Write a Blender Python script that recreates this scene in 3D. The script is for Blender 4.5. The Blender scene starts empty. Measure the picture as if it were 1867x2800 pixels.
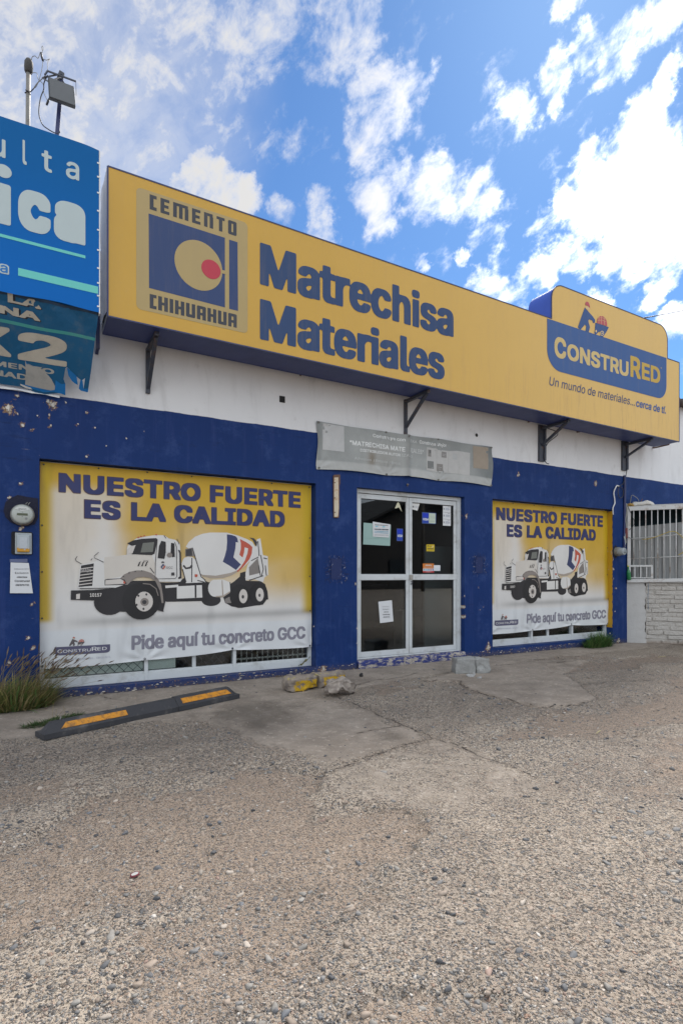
import bpy, bmesh, math, random
import numpy as np
from mathutils import Vector, Matrix
from mathutils.geometry import tessellate_polygon

S = bpy.context.scene
R = math.radians
rng = np.random.default_rng(7)
random.seed(11)

# ------------------------------------------------------------------ camera
cam = bpy.data.cameras.new('camera')
camo = bpy.data.objects.new('camera', cam)
S.collection.objects.link(camo)
camo.location = (0.0, -6.35, 1.27)
camo.rotation_euler = (R(90), 0, R(-29.336))
cam.sensor_width = 36.0
cam.lens = 19.29
cam.shift_y = 0.0613
cam.clip_start = 0.05
cam.clip_end = 2000
S.camera = camo

# ------------------------------------------------------------------ light
SUN_AZ, SUN_EL = 54.0, 47.0          # degrees, azimuth from +Y towards +X
SKY = 0.10
sun = bpy.data.lights.new('sun', 'SUN')
sun.energy = 2.7
sun.angle = R(22)
sun.color = (1.0, 0.95, 0.88)
suno = bpy.data.objects.new('sun', sun)
S.collection.objects.link(suno)
sd = Vector((math.sin(R(SUN_AZ)) * math.cos(R(SUN_EL)), math.cos(R(SUN_AZ)) * math.cos(R(SUN_EL)), math.sin(R(SUN_EL))))
suno.rotation_euler = sd.to_track_quat('Z', 'Y').to_euler()
suno.location = (20, 12, 20)

S.view_settings.view_transform = 'Standard'
S.view_settings.look = 'None'
S.view_settings.exposure = 1.32
S.view_settings.gamma = 1.0
S.cycles.use_denoising = True
S.cycles.max_bounces = 8
S.cycles.transparent_max_bounces = 12


class NT:
    """short-hand for building node trees"""
    def __init__(self, tree):
        self.t = tree
        tree.nodes.clear()

    def n(self, kind, ins=None, **props):
        nd = self.t.nodes.new(kind)
        for k, v in props.items():
            setattr(nd, k, v)
        if ins:
            for k, v in ins.items():
                self.set(nd.inputs[k], v)
        return nd

    def set(self, sock, v):
        if isinstance(v, bpy.types.NodeSocket):
            self.t.links.new(v, sock)
        else:
            if sock.type == 'RGBA' and len(v) == 3:
                v = (*v, 1)
            sock.default_value = v

    def m(self, op, a, b=0.0, c=0.0, clamp=False):
        nd = self.n('ShaderNodeMath', {0: a, 1: b, 2: c}, operation=op)
        nd.use_clamp = clamp
        return nd.outputs[0]

    def v(self, op, a, b=(0, 0, 0)):
        nd = self.n('ShaderNodeVectorMath', operation=op)
        self.set(nd.inputs[0], a)
        if op == 'SCALE':
            self.set(nd.inputs['Scale'], b)
        else:
            self.set(nd.inputs[1], b)
        return nd.outputs['Value'] if op in ('DOT_PRODUCT', 'LENGTH', 'DISTANCE') else nd.outputs[0]

    def ss(self, x, a, b, lo=0.0, hi=1.0):
        """smoothstep of x from a to b"""
        nd = self.n('ShaderNodeMapRange', {0: x, 1: a, 2: b, 3: lo, 4: hi}, interpolation_type='SMOOTHSTEP')
        return nd.outputs[0]

    def mix(self, f, a, b, mode='MIX'):
        nd = self.n('ShaderNodeMix', data_type='RGBA', blend_type=mode)
        self.set(nd.inputs[0], f)
        self.set(nd.inputs[6], a)
        self.set(nd.inputs[7], b)
        return nd.outputs[2]

    def noise(self, vec, scale, detail=4.0, rough=0.55, dist=0.0, color=False):
        nd = self.n('ShaderNodeTexNoise', {'Vector': vec, 'Scale': scale, 'Detail': detail, 'Roughness': rough, 'Distortion': dist})
        return nd.outputs['Color'] if color else nd.outputs[0]

    def voro(self, vec, scale, feature='F1', rnd=1.0):
        nd = self.n('ShaderNodeTexVoronoi', {'Vector': vec, 'Scale': scale, 'Randomness': rnd}, feature=feature)
        return nd

    def scale(self, vec, s):
        return self.v('MULTIPLY', vec, s)

    def attr(self, name):
        return self.n('ShaderNodeAttribute', attribute_name=name)

    def bump(self, h, strength=0.3, dist=0.01):
        return self.n('ShaderNodeBump', {'Height': h, 'Strength': strength, 'Distance': dist}).outputs[0]


# ------------------------------------------------------------------ sky with clouds (world shader, by direction)
W = bpy.data.worlds.new('World')
S.world = W
W.use_nodes = True
w = NT(W.node_tree)
sky = w.n('ShaderNodeTexSky', sky_type='NISHITA', sun_disc=False)
sky.sun_elevation = R(SUN_EL)
sky.sun_rotation = R(SUN_AZ)
sky.air_density = 1.0
sky.dust_density = 0.2
sky.ozone_density = 2.0
gen = w.n('ShaderNodeTexCoord').outputs['Generated']
# (azimuth from +Y towards +X, elevation, radius, weight), degrees
CLOUDS = [(-0.5,40.0,9.5,1.05),(10.3,43.4,7.5,1.0),(5.6,37.1,6.8,0.85),(14.5,40.7,5.2,0.8),(19.3,45.0,4.6,0.9),(10.7,36.7,3.0,0.75),(14.5,38.9,2.3,0.75),(28.2,44.1,2.9,0.95),(30.5,45.4,2.2,0.95),(26.4,42.8,1.7,0.7),(33.2,40.8,2.9,1.15),(31.9,38.5,2.0,0.95),(37.3,41.4,1.4,0.8),(46.8,39.0,1.7,1),(45.5,37.6,1.7,0.55),(50.4,40.4,1.4,1),(55.6,40.2,1.9,0.95),(58.9,40.9,1.7,0.95),(53.1,40.9,1.1,0.9),(52.0,43.4,1.2,0.9),(57.2,31.6,4.9,1.35),(60.2,29.6,5.0,1.4),(54.4,34.6,2.0,1.0),(51.6,32.0,1.7,1.0),(57.4,35.2,2.4,1.1),(33.7,35.2,2.8,1.1),(39.1,34.8,2.8,1.0),(43.0,34.2,2.4,0.9),(33.7,32.8,1.7,0.9),(31.9,35.4,1.5,1),(16.4,34.5,2.7,1.4),(19.3,34.1,1.7,1.3),(13.6,34.5,1.4,1.2),(26.7,33.8,1.9,0.9),(27.1,31.9,1.7,1.2),(22.8,33.0,1.5,0.8),(43.8,30.6,1.7,0.75),(46.6,26.2,2.2,1.0),(49.5,26.9,1.8,1.0),(52.4,27.7,2.0,1.0),(55.8,28.0,1.8,1.0),(43.8,26.7,1.8,1),(54.8,24.5,1.5,1.1),(58.9,24.3,1.2,1.1),(60.6,21.5,1.6,1.2),(60.3,24.8,1.0,1),(21.9,37.9,2.0,0.5),(60.0,37.5,1.2,1),(37.3,29.5,0.9,0.9),(41.7,29.2,0.8,0.9),(23.7,39.4,1.4,0.45),(49.2,30.8,1.5,0.8)]
warp = w.v('SUBTRACT', w.noise(gen, 11.0, 7.0, 0.68, color=True), (0.5, 0.5, 0.5))
dirn = w.v('NORMALIZE', w.v('ADD', gen, w.v('SCALE', warp, 0.11)))
cov = None
for az, el, rad, wt in CLOUDS:
    d = (math.sin(R(az)) * math.cos(R(el)), math.cos(R(az)) * math.cos(R(el)), math.sin(R(el)))
    dot = w.v('DOT_PRODUCT', dirn, d)
    c = w.ss(dot, math.cos(R(rad * 1.3)), 1.0, 0.0, wt)
    cov = c if cov is None else w.m('SMOOTH_MAX', cov, c, 0.12)
# the rest of the sky: broken cloud, thick behind the photographer
back = w.v('DOT_PRODUCT', gen, (-0.45, -0.86, 0.25))
cov = w.m('MAXIMUM', cov, w.ss(back, -0.30, 0.45, 0.0, 2.1))
low = w.v('DOT_PRODUCT', gen, (-0.94, 0.34, 0.0))
cov = w.m('MAXIMUM', cov, w.ss(low, 0.15, 0.7, 0.0, 0.7))
rot = w.n('ShaderNodeVectorRotate', {'Vector': gen, 'Axis': (0.5, 0.75, 0.45), 'Angle': R(38)}, rotation_type='AXIS_ANGLE').outputs[0]
stretched = w.v('MULTIPLY', rot, (1.0, 1.0, 1.7))
f1 = w.noise(stretched, 16.0, 9.0, 0.62, 0.35)
f2 = w.noise(stretched, 42.0, 6.0, 0.62, 0.3)
fb = w.m('ADD', w.m('MULTIPLY', f1, 0.68), w.m('MULTIPLY', f2, 0.32))
dens = w.m('ADD', cov, w.m('MULTIPLY', w.m('SUBTRACT', fb, 0.5), 4.2))
mask = w.m('POWER', w.ss(dens, 0.22, 1.75), 1.1)
veil = w.ss(w.v('DOT_PRODUCT', gen, (-0.007, 0.766, 0.643)), math.cos(R(19)), math.cos(R(4)), 0.0, 0.55)
mask = w.m('MAXIMUM', mask, w.m('MULTIPLY', veil, w.ss(f1, 0.30, 0.62, 0.55, 1.0)))
sunprox = w.v('DOT_PRODUCT', gen, (0.717, 0.463, 0.521))     # the bright cloud bank low on the right
glow = w.m('POWER', w.m('MAXIMUM', sunprox, 0.0), 30.0)
shadebit = w.ss(dens, 0.7, 1.8, 1.0, 0.80)
cl_b = w.m('MULTIPLY', shadebit, w.m('ADD', 3.9, w.m('MULTIPLY', glow, 9.0)))
cl_b = w.m('MULTIPLY', cl_b, w.ss(back, -0.2, 0.6, 1.0, 2.0))
cloudcol = w.mix(w.ss(back, 0.0, 0.7), (1.0, 0.99, 0.985), (0.89, 0.96, 1.05))
cloud = w.v('SCALE', cloudcol, cl_b)
skyc = w.v('MULTIPLY', sky.outputs[0], (0.285, 0.43, 0.57))
col = w.mix(mask, skyc, cloud)
bg = w.n('ShaderNodeBackground', {'Color': col, 'Strength': SKY})
w.t.links.new(bg.outputs[0], w.n('ShaderNodeOutputWorld').inputs[0])

# ------------------------------------------------------------------ helpers
ORG = {}
COL = S.collection


def lin(r, g, b):
    f = lambda c: ((c / 255 + 0.055) / 1.055) ** 2.4 if c > 10 else c / 255 / 12.92
    return (f(r), f(g), f(b))


def tag(o, label=None, cat=None, group=None, kind=None):
    if label: o['label'] = label
    if cat: o['category'] = cat
    if group: o['group'] = group
    if kind: o['kind'] = kind
    return o


def empty(name, label, cat, loc=(0, 0, 0), rz=0.0, group=None, local=False):
    o = bpy.data.objects.new(name, None)
    o.empty_display_size = 0.1
    COL.objects.link(o)
    o.location = loc
    o.rotation_euler = (0, 0, rz)
    ORG[o.name] = Vector((0, 0, 0)) if (rz or local) else Vector(loc)
    return tag(o, label, cat, group)


def mk(name, V, F, mat, parent=None, smooth=False, cols=None, attrs=None, bevel=0.0, loc=None):
    """one mesh object; vertices in world metres (or in the parent's frame when the parent is rotated)"""
    V = np.asarray(V, dtype=float).reshape(-1, 3)
    off = Vector((0, 0, 0))
    if parent is not None:
        off = ORG[parent.name]
    elif loc is not None:
        off = Vector(loc)
    me = bpy.data.meshes.new(name)
    me.from_pydata((V - np.array(off)).tolist(), [], [list(f) for f in F] if not isinstance(F, np.ndarray) else F.tolist())
    o = bpy.data.objects.new(name, me)
    COL.objects.link(o)
    if parent is not None:
        o.parent = parent
        ORG[o.name] = off
    elif loc is not None:
        o.location = loc
        ORG[o.name] = off
    else:
        ORG[o.name] = Vector((0, 0, 0))
    mats = mat if isinstance(mat, (list, tuple)) else [mat]
    for m_ in mats:
        me.materials.append(m_)
    if smooth:
        me.polygons.foreach_set('use_smooth', np.ones(len(me.polygons), dtype=bool))
    if cols is not None:
        a = me.color_attributes.new('Col', 'FLOAT_COLOR', 'POINT')
        c = np.ones((len(V), 4))
        c[:, :3] = np.asarray(cols)
        a.data.foreach_set('color', c.ravel())
    if attrs:
        for k, vals in attrs.items():
            a = me.attributes.new(k, 'FLOAT', 'POINT')
            a.data.foreach_set('value', np.asarray(vals, dtype=np.float32).ravel())
    if bevel:
        b = o.modifiers.new('bevel', 'BEVEL')
        b.width = bevel
        b.segments = 2
        b.limit_method = 'ANGLE'
    return o


def copy_tree(o, parent=None):
    c = o.copy()
    COL.objects.link(c)
    c.parent = parent
    for ch in list(o.children):
        copy_tree(ch, c)
    return c


class MB:
    def __init__(self):
        self.V = []; self.F = []; self.C = []

    def add(self, V, F, col=None):
        n = len(self.V)
        self.V += [tuple(v) for v in V]
        self.F += [tuple(i + n for i in f) for f in F]
        self.C += [col or (1, 1, 1)] * len(V)
        return self

    def box(self, x0, x1, y0, y1, z0, z1, col=None):
        V = [(x0,y0,z0),(x1,y0,z0),(x1,y1,z0),(x0,y1,z0),(x0,y0,z1),(x1,y0,z1),(x1,y1,z1),(x0,y1,z1)]
        F = [(0,3,2,1),(4,5,6,7),(0,1,5,4),(1,2,6,5),(2,3,7,6),(3,0,4,7)]
        return self.add(V, F, col)

    def bar(self, p, q, wx, wz, col=None):
        """square bar from p to q"""
        p = Vector(p); q = Vector(q); d = (q - p).normalized()
        a = d.cross(Vector((0, 0, 1)))
        if a.length < 1e-3: a = Vector((1, 0, 0))
        a.normalize(); b = a.cross(d).normalized()
        V = []
        for c in (p, q):
            for s, t in ((-1,-1),(1,-1),(1,1),(-1,1)):
                V.append(c + a * s * wx / 2 + b * t * wz / 2)
        return self.add(V, [(3,2,1,0),(4,5,6,7),(0,1,5,4),(1,2,6,5),(2,3,7,6),(3,0,4,7)], col)

    def tube(self, pts, r, n=8, col=None, smoothing=0):
        pts = [Vector(p) for p in pts]
        if smoothing:
            pts = catmull(pts, smoothing)
        V = []; F = []
        up = Vector((0.13, 0.31, 0.94))
        for i, p in enumerate(pts):
            d = (pts[min(i + 1, len(pts) - 1)] - pts[max(i - 1, 0)])
            d = d.normalized() if d.length else Vector((0, 0, 1))
            a = d.cross(up)
            if a.length < 0.05: a = d.cross(Vector((1, 0, 0)))
            a.normalize(); b = d.cross(a)
            rr = r[i] if isinstance(r, (list, tuple)) else r
            for k in range(n):
                t = 2 * math.pi * k / n
                V.append(p + a * math.cos(t) * rr + b * math.sin(t) * rr)
        for i in range(len(pts) - 1):
            for k in range(n):
                F.append((i*n+k, i*n+(k+1)%n, (i+1)*n+(k+1)%n, (i+1)*n+k))
        F.append(tuple(range(n))[::-1]); F.append(tuple((len(pts)-1)*n + k for k in range(n)))
        return self.add(V, F, col)

    def prism(self, poly, y0, y1, col=None):
        """polygon in x,z extruded along y"""
        n = len(poly)
        V = [(x, y0, z) for x, z in poly] + [(x, y1, z) for x, z in poly]
        F = [tuple(range(n)), tuple(range(2*n-1, n-1, -1))] + [(i, i+n, (i+1)%n+n, (i+1)%n) for i in range(n)]
        return self.add(V, F, col)

    def disc_y(self, x, z, prof, n=28, col=None):
        """lathe about an axis along y through (x,z): prof = [(radius, y)]"""
        V = []; F = []
        for r_, y in prof:
            for k in range(n):
                t = 2 * math.pi * k / n
                V.append((x + r_ * math.cos(t), y, z + r_ * math.sin(t)))
        for i in range(len(prof) - 1):
            for k in range(n):
                F.append((i*n+k, i*n+(k+1)%n, (i+1)*n+(k+1)%n, (i+1)*n+k))
        F.append(tuple((len(prof)-1)*n + k for k in range(n)))
        return self.add(V, F, col)

    def build(self, name, mat, parent=None, smooth=False, bevel=0.0, loc=None, cols=False):
        return mk(name, self.V, self.F, mat, parent, smooth, self.C if cols else None, None, bevel, loc)


def catmull(P, k=6):
    out = []
    n = len(P)
    for i in range(n - 1):
        p0, p1, p2, p3 = P[max(i-1, 0)], P[i], P[i+1], P[min(i+2, n-1)]
        for j in range(k):
            t = j / k
            out.append(0.5 * ((2*p1) + (p2-p0)*t + (2*p0-5*p1+4*p2-p3)*t*t + (3*p1-p0-3*p2+p3)*t**3))
    out.append(P[-1])
    return out


# flat printing: text and polygons in x,z with a colour per piece, laid on a surface y(x,z)
_tc = {}


def grotesque():
    """Blender's own bundled Inter if it is there, else its default font"""
    import os
    try:
        p = os.path.join(bpy.utils.system_resource('DATAFILES'), 'fonts', 'Inter.woff2')
        return bpy.data.fonts.load(p)
    except Exception:
        return None


FONT = grotesque()


def text_edges(body, shear, space):
    """the outlines of a line of text as directed segments"""
    cu = bpy.data.curves.new('lettering', 'FONT')
    cu.body = body
    cu.size = 1.0
    cu.shear = shear
    cu.resolution_u = 5
    cu.space_character = space
    cu.fill_mode = 'NONE'
    if FONT:
        cu.font = FONT
    o = bpy.data.objects.new('lettering', cu)
    COL.objects.link(o)
    dg = bpy.context.evaluated_depsgraph_get()
    me = bpy.data.meshes.new_from_object(o.evaluated_get(dg))
    V = np.array([v.co[:2] for v in me.vertices]).reshape(-1, 2)
    E = np.array([e.vertices[:] for e in me.edges])
    bpy.data.objects.remove(o)
    bpy.data.curves.remove(cu)
    bpy.data.meshes.remove(me)
    # walk every loop so that all its segments point the same way round
    nb = {}
    for p, q in E:
        nb.setdefault(p, []).append(q); nb.setdefault(q, []).append(p)
    seen = set(); D = []
    for s0 in range(len(V)):
        if s0 in seen or s0 not in nb: continue
        loop = [s0]; seen.add(s0)
        cur = s0 + 1 if (s0 + 1) in nb[s0] else nb[s0][0]
        while cur not in seen:
            loop.append(cur); seen.add(cur)
            nx = [q for q in nb[cur] if q not in seen]
            if not nx: break
            cur = nx[0]
        D += [(loop[i], loop[(i+1) % len(loop)]) for i in range(len(loop))]
    return V, np.array(D)


def text2d(body, shear=0.0, space=1.0, bx=0.0, bz=0.0, res=90):
    """lettering as one clean outline: glyphs are rastered, thickened, smoothed and traced again"""
    key = (body, shear, space, bx, bz, res)
    if key in _tc:
        return _tc[key]
    V, D = text_edges(body, shear, space)
    m = 5 + int(max(bx, bz)*res)
    lo = V.min(0)
    SS = 3
    P = ((V - lo) * res + m) * SS
    w_, h_ = (np.ceil(P.max(0) / SS).astype(int) + m + 1)
    Wd = np.zeros((w_*SS + 1, h_*SS), np.int32)
    for i, k in D:
        (ax_, az_), (bx_, bz_) = P[i], P[k]
        if az_ == bz_: continue
        sg = 1 if bz_ > az_ else -1
        z0, z1 = min(az_, bz_), max(az_, bz_)
        js = np.arange(math.ceil(z0 - 0.5), math.ceil(z1 - 0.5))
        if not len(js): continue
        xs_ = ax_ + (js + 0.5 - az_) / (bz_ - az_) * (bx_ - ax_)
        np.add.at(Wd, (np.ceil(xs_ - 0.5).astype(int), js), sg)
    G = (np.cumsum(Wd, 0)[:-1] != 0).astype(float)
    F_ = G.reshape(w_, SS, h_, SS).mean((1, 3))
    for ax_, r_ in ((0, bx*res), (1, bz*res)):
        k = int(r_); fr = r_ - k
        base = F_.copy()
        for i in range(1, k+1):
            F_ = np.maximum(F_, np.maximum(np.roll(base, i, ax_), np.roll(base, -i, ax_)))
        if fr > 0.05:
            F_ = np.maximum(F_, fr*np.maximum(np.roll(base, k+1, ax_), np.roll(base, -k-1, ax_)))
    for ax_ in (0, 1, 0, 1):
        F_ = (np.roll(F_, 1, ax_) + 2*F_ + np.roll(F_, -1, ax_))/4
    IN = F_ >= 0.5
    OV = []; OF = []
    def add(pts):
        n = len(OV)
        OV.extend(pts); OF.append(tuple(range(n, n+len(pts))))
    full = IN[:-1, :-1] & IN[1:, :-1] & IN[:-1, 1:] & IN[1:, 1:]
    part = (IN[:-1, :-1] | IN[1:, :-1] | IN[:-1, 1:] | IN[1:, 1:]) & ~full
    for j in range(full.shape[1]):
        col = full[:, j]
        i = 0
        idx = np.flatnonzero(col)
        if len(idx):
            cuts = np.flatnonzero(np.diff(idx) > 1)
            for s0, e0 in zip(np.r_[0, cuts+1], np.r_[cuts, len(idx)-1]):
                a, b = idx[s0], idx[e0]+1
                while a < b:
                    c = min(a+10, b)
                    add([(a, j), (c, j), (c, j+1), (a, j+1)]); a = c
    for i, j in zip(*np.nonzero(part)):
        cs = [(i, j), (i+1, j), (i+1, j+1), (i, j+1)]
        pts = []
        for q in range(4):
            p, n = cs[q], cs[(q+1) % 4]
            fp, fn = F_[p], F_[n]
            if fp >= 0.5: pts.append(p)
            if (fp >= 0.5) != (fn >= 0.5):
                t_ = (0.5-fp)/(fn-fp)
                pts.append((p[0]+(n[0]-p[0])*t_, p[1]+(n[1]-p[1])*t_))
        if len(pts) > 2: add(pts)
    _tc[key] = (np.array(OV)/res, OF)
    return _tc[key]


class Print:
    def __init__(self):
        self.V = []; self.F = []; self.C = []; self.L = []; self.T = []

    def _add(self, P, F, col, layer):
        n = len(self.V)
        self.V += [tuple(p) for p in P]
        self.F += [tuple(i + n for i in f) for f in F]
        self.C += [col] * len(P)
        self.L += [layer] * len(P)

    def poly(self, pts, col, layer=1, holes=()):
        loops = [[Vector((x, z, 0)) for x, z in pts]] + [[Vector((x, z, 0)) for x, z in h] for h in holes]
        tri = tessellate_polygon(loops)
        flat = [(v.x, v.y) for l in loops for v in l]
        F = []
        for t in tri:
            a, b, c = (flat[i] for i in t)
            s = (b[0]-a[0])*(c[1]-a[1]) - (b[1]-a[1])*(c[0]-a[0])
            F.append(tuple(t) if s > 0 else tuple(t)[::-1])
        self._add(flat, F, col, layer)

    def rect(self, x0, x1, z0, z1, col, layer=1):
        self._add([(x0,z0),(x1,z0),(x1,z1),(x0,z1)], [(0,1,2,3)], col, layer)

    def text(self, body, x0, x1, z0, z1, col, bold=0.0, layer=1, shear=0.0, slope=0.0, boldx=1.0, space=1.0, res=None):
        """a line of lettering fitted to a box"""
        V, F = text2d(body, shear, space, bold*boldx, bold, res or (110 if z1 - z0 > 0.1 else 56))
        lo = V.min(0); hi = V.max(0)
        x = x0 + (V[:, 0] - lo[0]) / (hi[0] - lo[0]) * (x1 - x0)
        z = z0 + (V[:, 1] - lo[1]) / (hi[1] - lo[1]) * (z1 - z0) + slope * (x - x0)
        self.T.append((x, z, F, col, layer))

    def build(self, name, mat, parent, surf, step=0.0015, cut=0.0):
        x, l, z = (np.array(q, dtype=float) for q in ([v[0] for v in self.V], self.L, [v[1] for v in self.V]))
        C = np.array(self.C, dtype=float).reshape(-1, 3); F = list(self.F)
        if cut and len(x):
            me = bpy.data.meshes.new('tmp')
            me.from_pydata(list(zip(x, l, z)), [], F)
            a = me.color_attributes.new('Col', 'FLOAT_COLOR', 'POINT')
            c = np.ones((len(x), 4)); c[:, :3] = C
            a.data.foreach_set('color', c.ravel())
            bm = bmesh.new(); bm.from_mesh(me)
            for lo, hi, no in ((x.min(), x.max(), (1,0,0)), (z.min(), z.max(), (0,0,1))):
                k = math.ceil(lo / cut)
                while k * cut < hi:
                    bmesh.ops.bisect_plane(bm, geom=bm.verts[:] + bm.edges[:] + bm.faces[:], plane_co=(no[0]*k*cut, 0, no[2]*k*cut), plane_no=no, dist=1e-5)
                    k += 1
            bm.to_mesh(me); bm.free()
            n = len(me.vertices)
            co = np.empty(n * 3); me.vertices.foreach_get('co', co); co = co.reshape(-1, 3)
            x, l, z = co.T.copy()
            c = np.empty(n * 4); me.color_attributes['Col'].data.foreach_get('color', c)
            C = c.reshape(-1, 4)[:, :3]
            F = [tuple(p.vertices) for p in me.polygons]
            bpy.data.meshes.remove(me)
        for tx, tz, tf, tc, tl in self.T:
            n = len(x)
            x = np.concatenate([x, tx]); z = np.concatenate([z, tz]); l = np.concatenate([l, np.full(len(tx), float(tl))])
            C = np.concatenate([C, np.tile(np.array(tc, dtype=float), (len(tx), 1))])
            F += [tuple(i + n for i in f) for f in tf]
        X, Y, Z = surf(x, z)
        return mk(name, np.stack([X, Y - step * (l + 0.6), Z], 1), F, mat, parent, cols=C)


def plane_at(y):
    return lambda x, z: (x, np.full_like(x, y), z)


# value noise in numpy
def vnoise(x, y, seed=0):
    r = np.random.default_rng(seed).random((256, 256))
    xi = np.floor(x).astype(int); yi = np.floor(y).astype(int)
    fx = x - xi; fy = y - yi
    fx = fx*fx*(3-2*fx); fy = fy*fy*(3-2*fy)
    g = lambda a, b: r[a % 256, b % 256]
    return (g(xi, yi)*(1-fx) + g(xi+1, yi)*fx)*(1-fy) + (g(xi, yi+1)*(1-fx) + g(xi+1, yi+1)*fx)*fy


def fbm(x, y, oct=4, seed=0):
    s = 0; a = 0.5; t = 0
    for i in range(oct):
        s = s + a * vnoise(x * 2**i, y * 2**i, seed + i); t += a; a *= 0.55
    return s / t


def seg_dist(x, y, pts):
    """distance of every x,y to a polyline"""
    d = np.full(x.shape, 1e3)
    for (ax, ay), (bx, by) in zip(pts[:-1], pts[1:]):
        dx, dy = bx-ax, by-ay
        t = np.clip(((x-ax)*dx + (y-ay)*dy) / (dx*dx + dy*dy + 1e-12), 0, 1)
        d = np.minimum(d, np.hypot(x - ax - t*dx, y - ay - t*dy))
    return d


def inside(x, y, poly):
    r = np.zeros(x.shape, bool)
    n = len(poly)
    for i in range(n):
        (ax, ay), (bx, by) = poly[i], poly[(i+1) % n]
        c = ((ay > y) != (by > y)) & (x < (bx-ax) * (y-ay) / ((by-ay) if by != ay else 1e-9) + ax)
        r ^= c
    return r


def sdist(x, y, poly):
    """signed distance, positive inside"""
    d = seg_dist(x, y, poly + [poly[0]])
    return np.where(inside(x, y, poly), d, -d)


def lump(name, size, loc, mat, parent=None, seed=1, rough=0.12, cuts=6, rz=0.0, colf=None, scale_noise=6.0, round_=0.25, topcut=0.0):
    """broken stone: a box grid pushed about by noise"""
    bm = bmesh.new()
    bmesh.ops.create_cube(bm, size=1.0)
    bmesh.ops.subdivide_edges(bm, edges=bm.edges[:], cuts=cuts, use_grid_fill=True)
    from mathutils import noise as mn
    V = []
    for v in bm.verts:
        p = v.co.copy()
        sph = p.normalized() * 0.62
        p = p.lerp(sph, round_)
        q = Vector((p.x*size[0], p.y*size[1], p.z*size[2]))
        s = min(size)
        d = Vector((mn.noise(q*scale_noise + Vector((seed, 0, 0))), mn.noise(q*scale_noise + Vector((0, seed+9, 0))), mn.noise(q*scale_noise + Vector((0, 3, seed)))))
        d2 = Vector((mn.noise(q*scale_noise*3.5 + Vector((seed, 5, 0))), mn.noise(q*scale_noise*3.5 + Vector((1, seed+9, 0))), mn.noise(q*scale_noise*3.5 + Vector((7, 3, seed)))))
        q = q + d * s * rough + d2 * s * rough * 0.4
        v.co = q
    zmin = min(v.co.z for v in bm.verts)
    c, sn = math.cos(rz), math.sin(rz)
    V = [(loc[0] + v.co.x*c - v.co.y*sn, loc[1] + v.co.x*sn + v.co.y*c, loc[2] + v.co.z - zmin - 0.008) for v in bm.verts]
    bm.verts.index_update()
    F = [tuple(l.vert.index for l in f.loops) for f in bm.faces]
    cols = [colf(v.co, v.normal) for v in bm.verts] if colf else None
    bm.free()
    return mk(name, V, F, mat, parent, True, cols, loc=None if parent else loc)


# ------------------------------------------------------------------ materials
def newmat(name):
    m = bpy.data.materials.new(name)
    m.use_nodes = True
    t = NT(m.node_tree)
    out = t.n('ShaderNodeOutputMaterial')
    p = t.n('ShaderNodeBsdfPrincipled')
    t.t.links.new(p.outputs[0], out.inputs[0])
    t.co = t.n('ShaderNodeTexCoord').outputs['Object']
    return m, t, p, out


def simple(name, col, rough=0.6, var=0.12, scale=8.0, metal=0.0, bump=0.0, bscale=60.0, dirt=None, dirt_amt=0.0, spec=0.5):
    m, t, p, out = newmat(name)
    n = t.noise(t.co, scale, 5, 0.6)
    c = t.mix(n, tuple(k*(1-var) for k in col), tuple(min(1, k*(1+var)) for k in col))
    if dirt:
        dn = t.noise(t.co, scale*0.6, 8, 0.7)
        c = t.mix(t.m('MULTIPLY', t.ss(dn, 0.5, 0.68), dirt_amt), c, dirt)
    t.set(p.inputs['Base Color'], c)
    t.set(p.inputs['Roughness'], t.ss(n, 0.2, 0.8, max(0, rough-0.08), min(1, rough+0.08)))
    t.set(p.inputs['Metallic'], metal)
    t.set(p.inputs['Specular IOR Level'], spec)
    if bump:
        t.set(p.inputs['Normal'], t.bump(t.noise(t.co, bscale, 6, 0.6), bump, 0.01))
    return m


def attr_mat(name, rough=0.6, var=0.1, scale=10.0, bump=0.0, bscale=80.0, spec=0.4, trans=0.0, streak=0.0):
    m, t, p, out = newmat(name)
    c = t.attr('Col').outputs['Color']
    n = t.noise(t.co, scale, 6, 0.65)
    c = t.mix(1.0, c, t.mix(n, (1-var,)*3, (1+var,)*3), 'MULTIPLY')
    if streak:
        s = t.noise(t.scale(t.co, (9.0, 9.0, 0.7)), 2.0, 6, 0.7)
        c = t.mix(t.m('MULTIPLY', t.ss(s, 0.45, 0.75), streak), c, t.mix(0.5, c, (0.25, 0.19, 0.12)))
    t.set(p.inputs['Base Color'], c)
    t.set(p.inputs['Roughness'], rough)
    t.set(p.inputs['Specular IOR Level'], spec)
    if bump:
        t.set(p.inputs['Normal'], t.bump(t.noise(t.co, bscale, 5, 0.6), bump, 0.01))
    return m


M = {}
M['print'] = attr_mat('printed_vinyl', 0.55, 0.05, 6.0, 0.05, 300.0)
M['sticker'] = attr_mat('printed_paper', 0.6, 0.04, 14.0)
M['signface'] = attr_mat('sign_vinyl', 0.5, 0.05, 2.5, 0.03, 200.0, streak=0.25)
M['navy_metal'] = simple('navy_painted_metal', (0.018, 0.026, 0.10), 0.45, 0.25, 5, bump=0.05, dirt=(0.10, 0.09, 0.09), dirt_amt=0.35)
M['dark_steel'] = simple('dark_painted_steel', (0.035, 0.042, 0.06), 0.5, 0.3, 20, bump=0.1, dirt=(0.12, 0.06, 0.03), dirt_amt=0.6)
M['rust'] = simple('rusty_steel', (0.13, 0.07, 0.045), 0.8, 0.4, 30, bump=0.3)
M['alu'] = simple('white_aluminium', (0.52, 0.545, 0.555), 0.38, 0.06, 6, bump=0.02, dirt=(0.30, 0.29, 0.27), dirt_amt=0.6)
M['greyvinyl'] = simple('grey_vinyl_back', (0.42, 0.42, 0.44), 0.6, 0.15, 4, bump=0.15, bscale=12)
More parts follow.
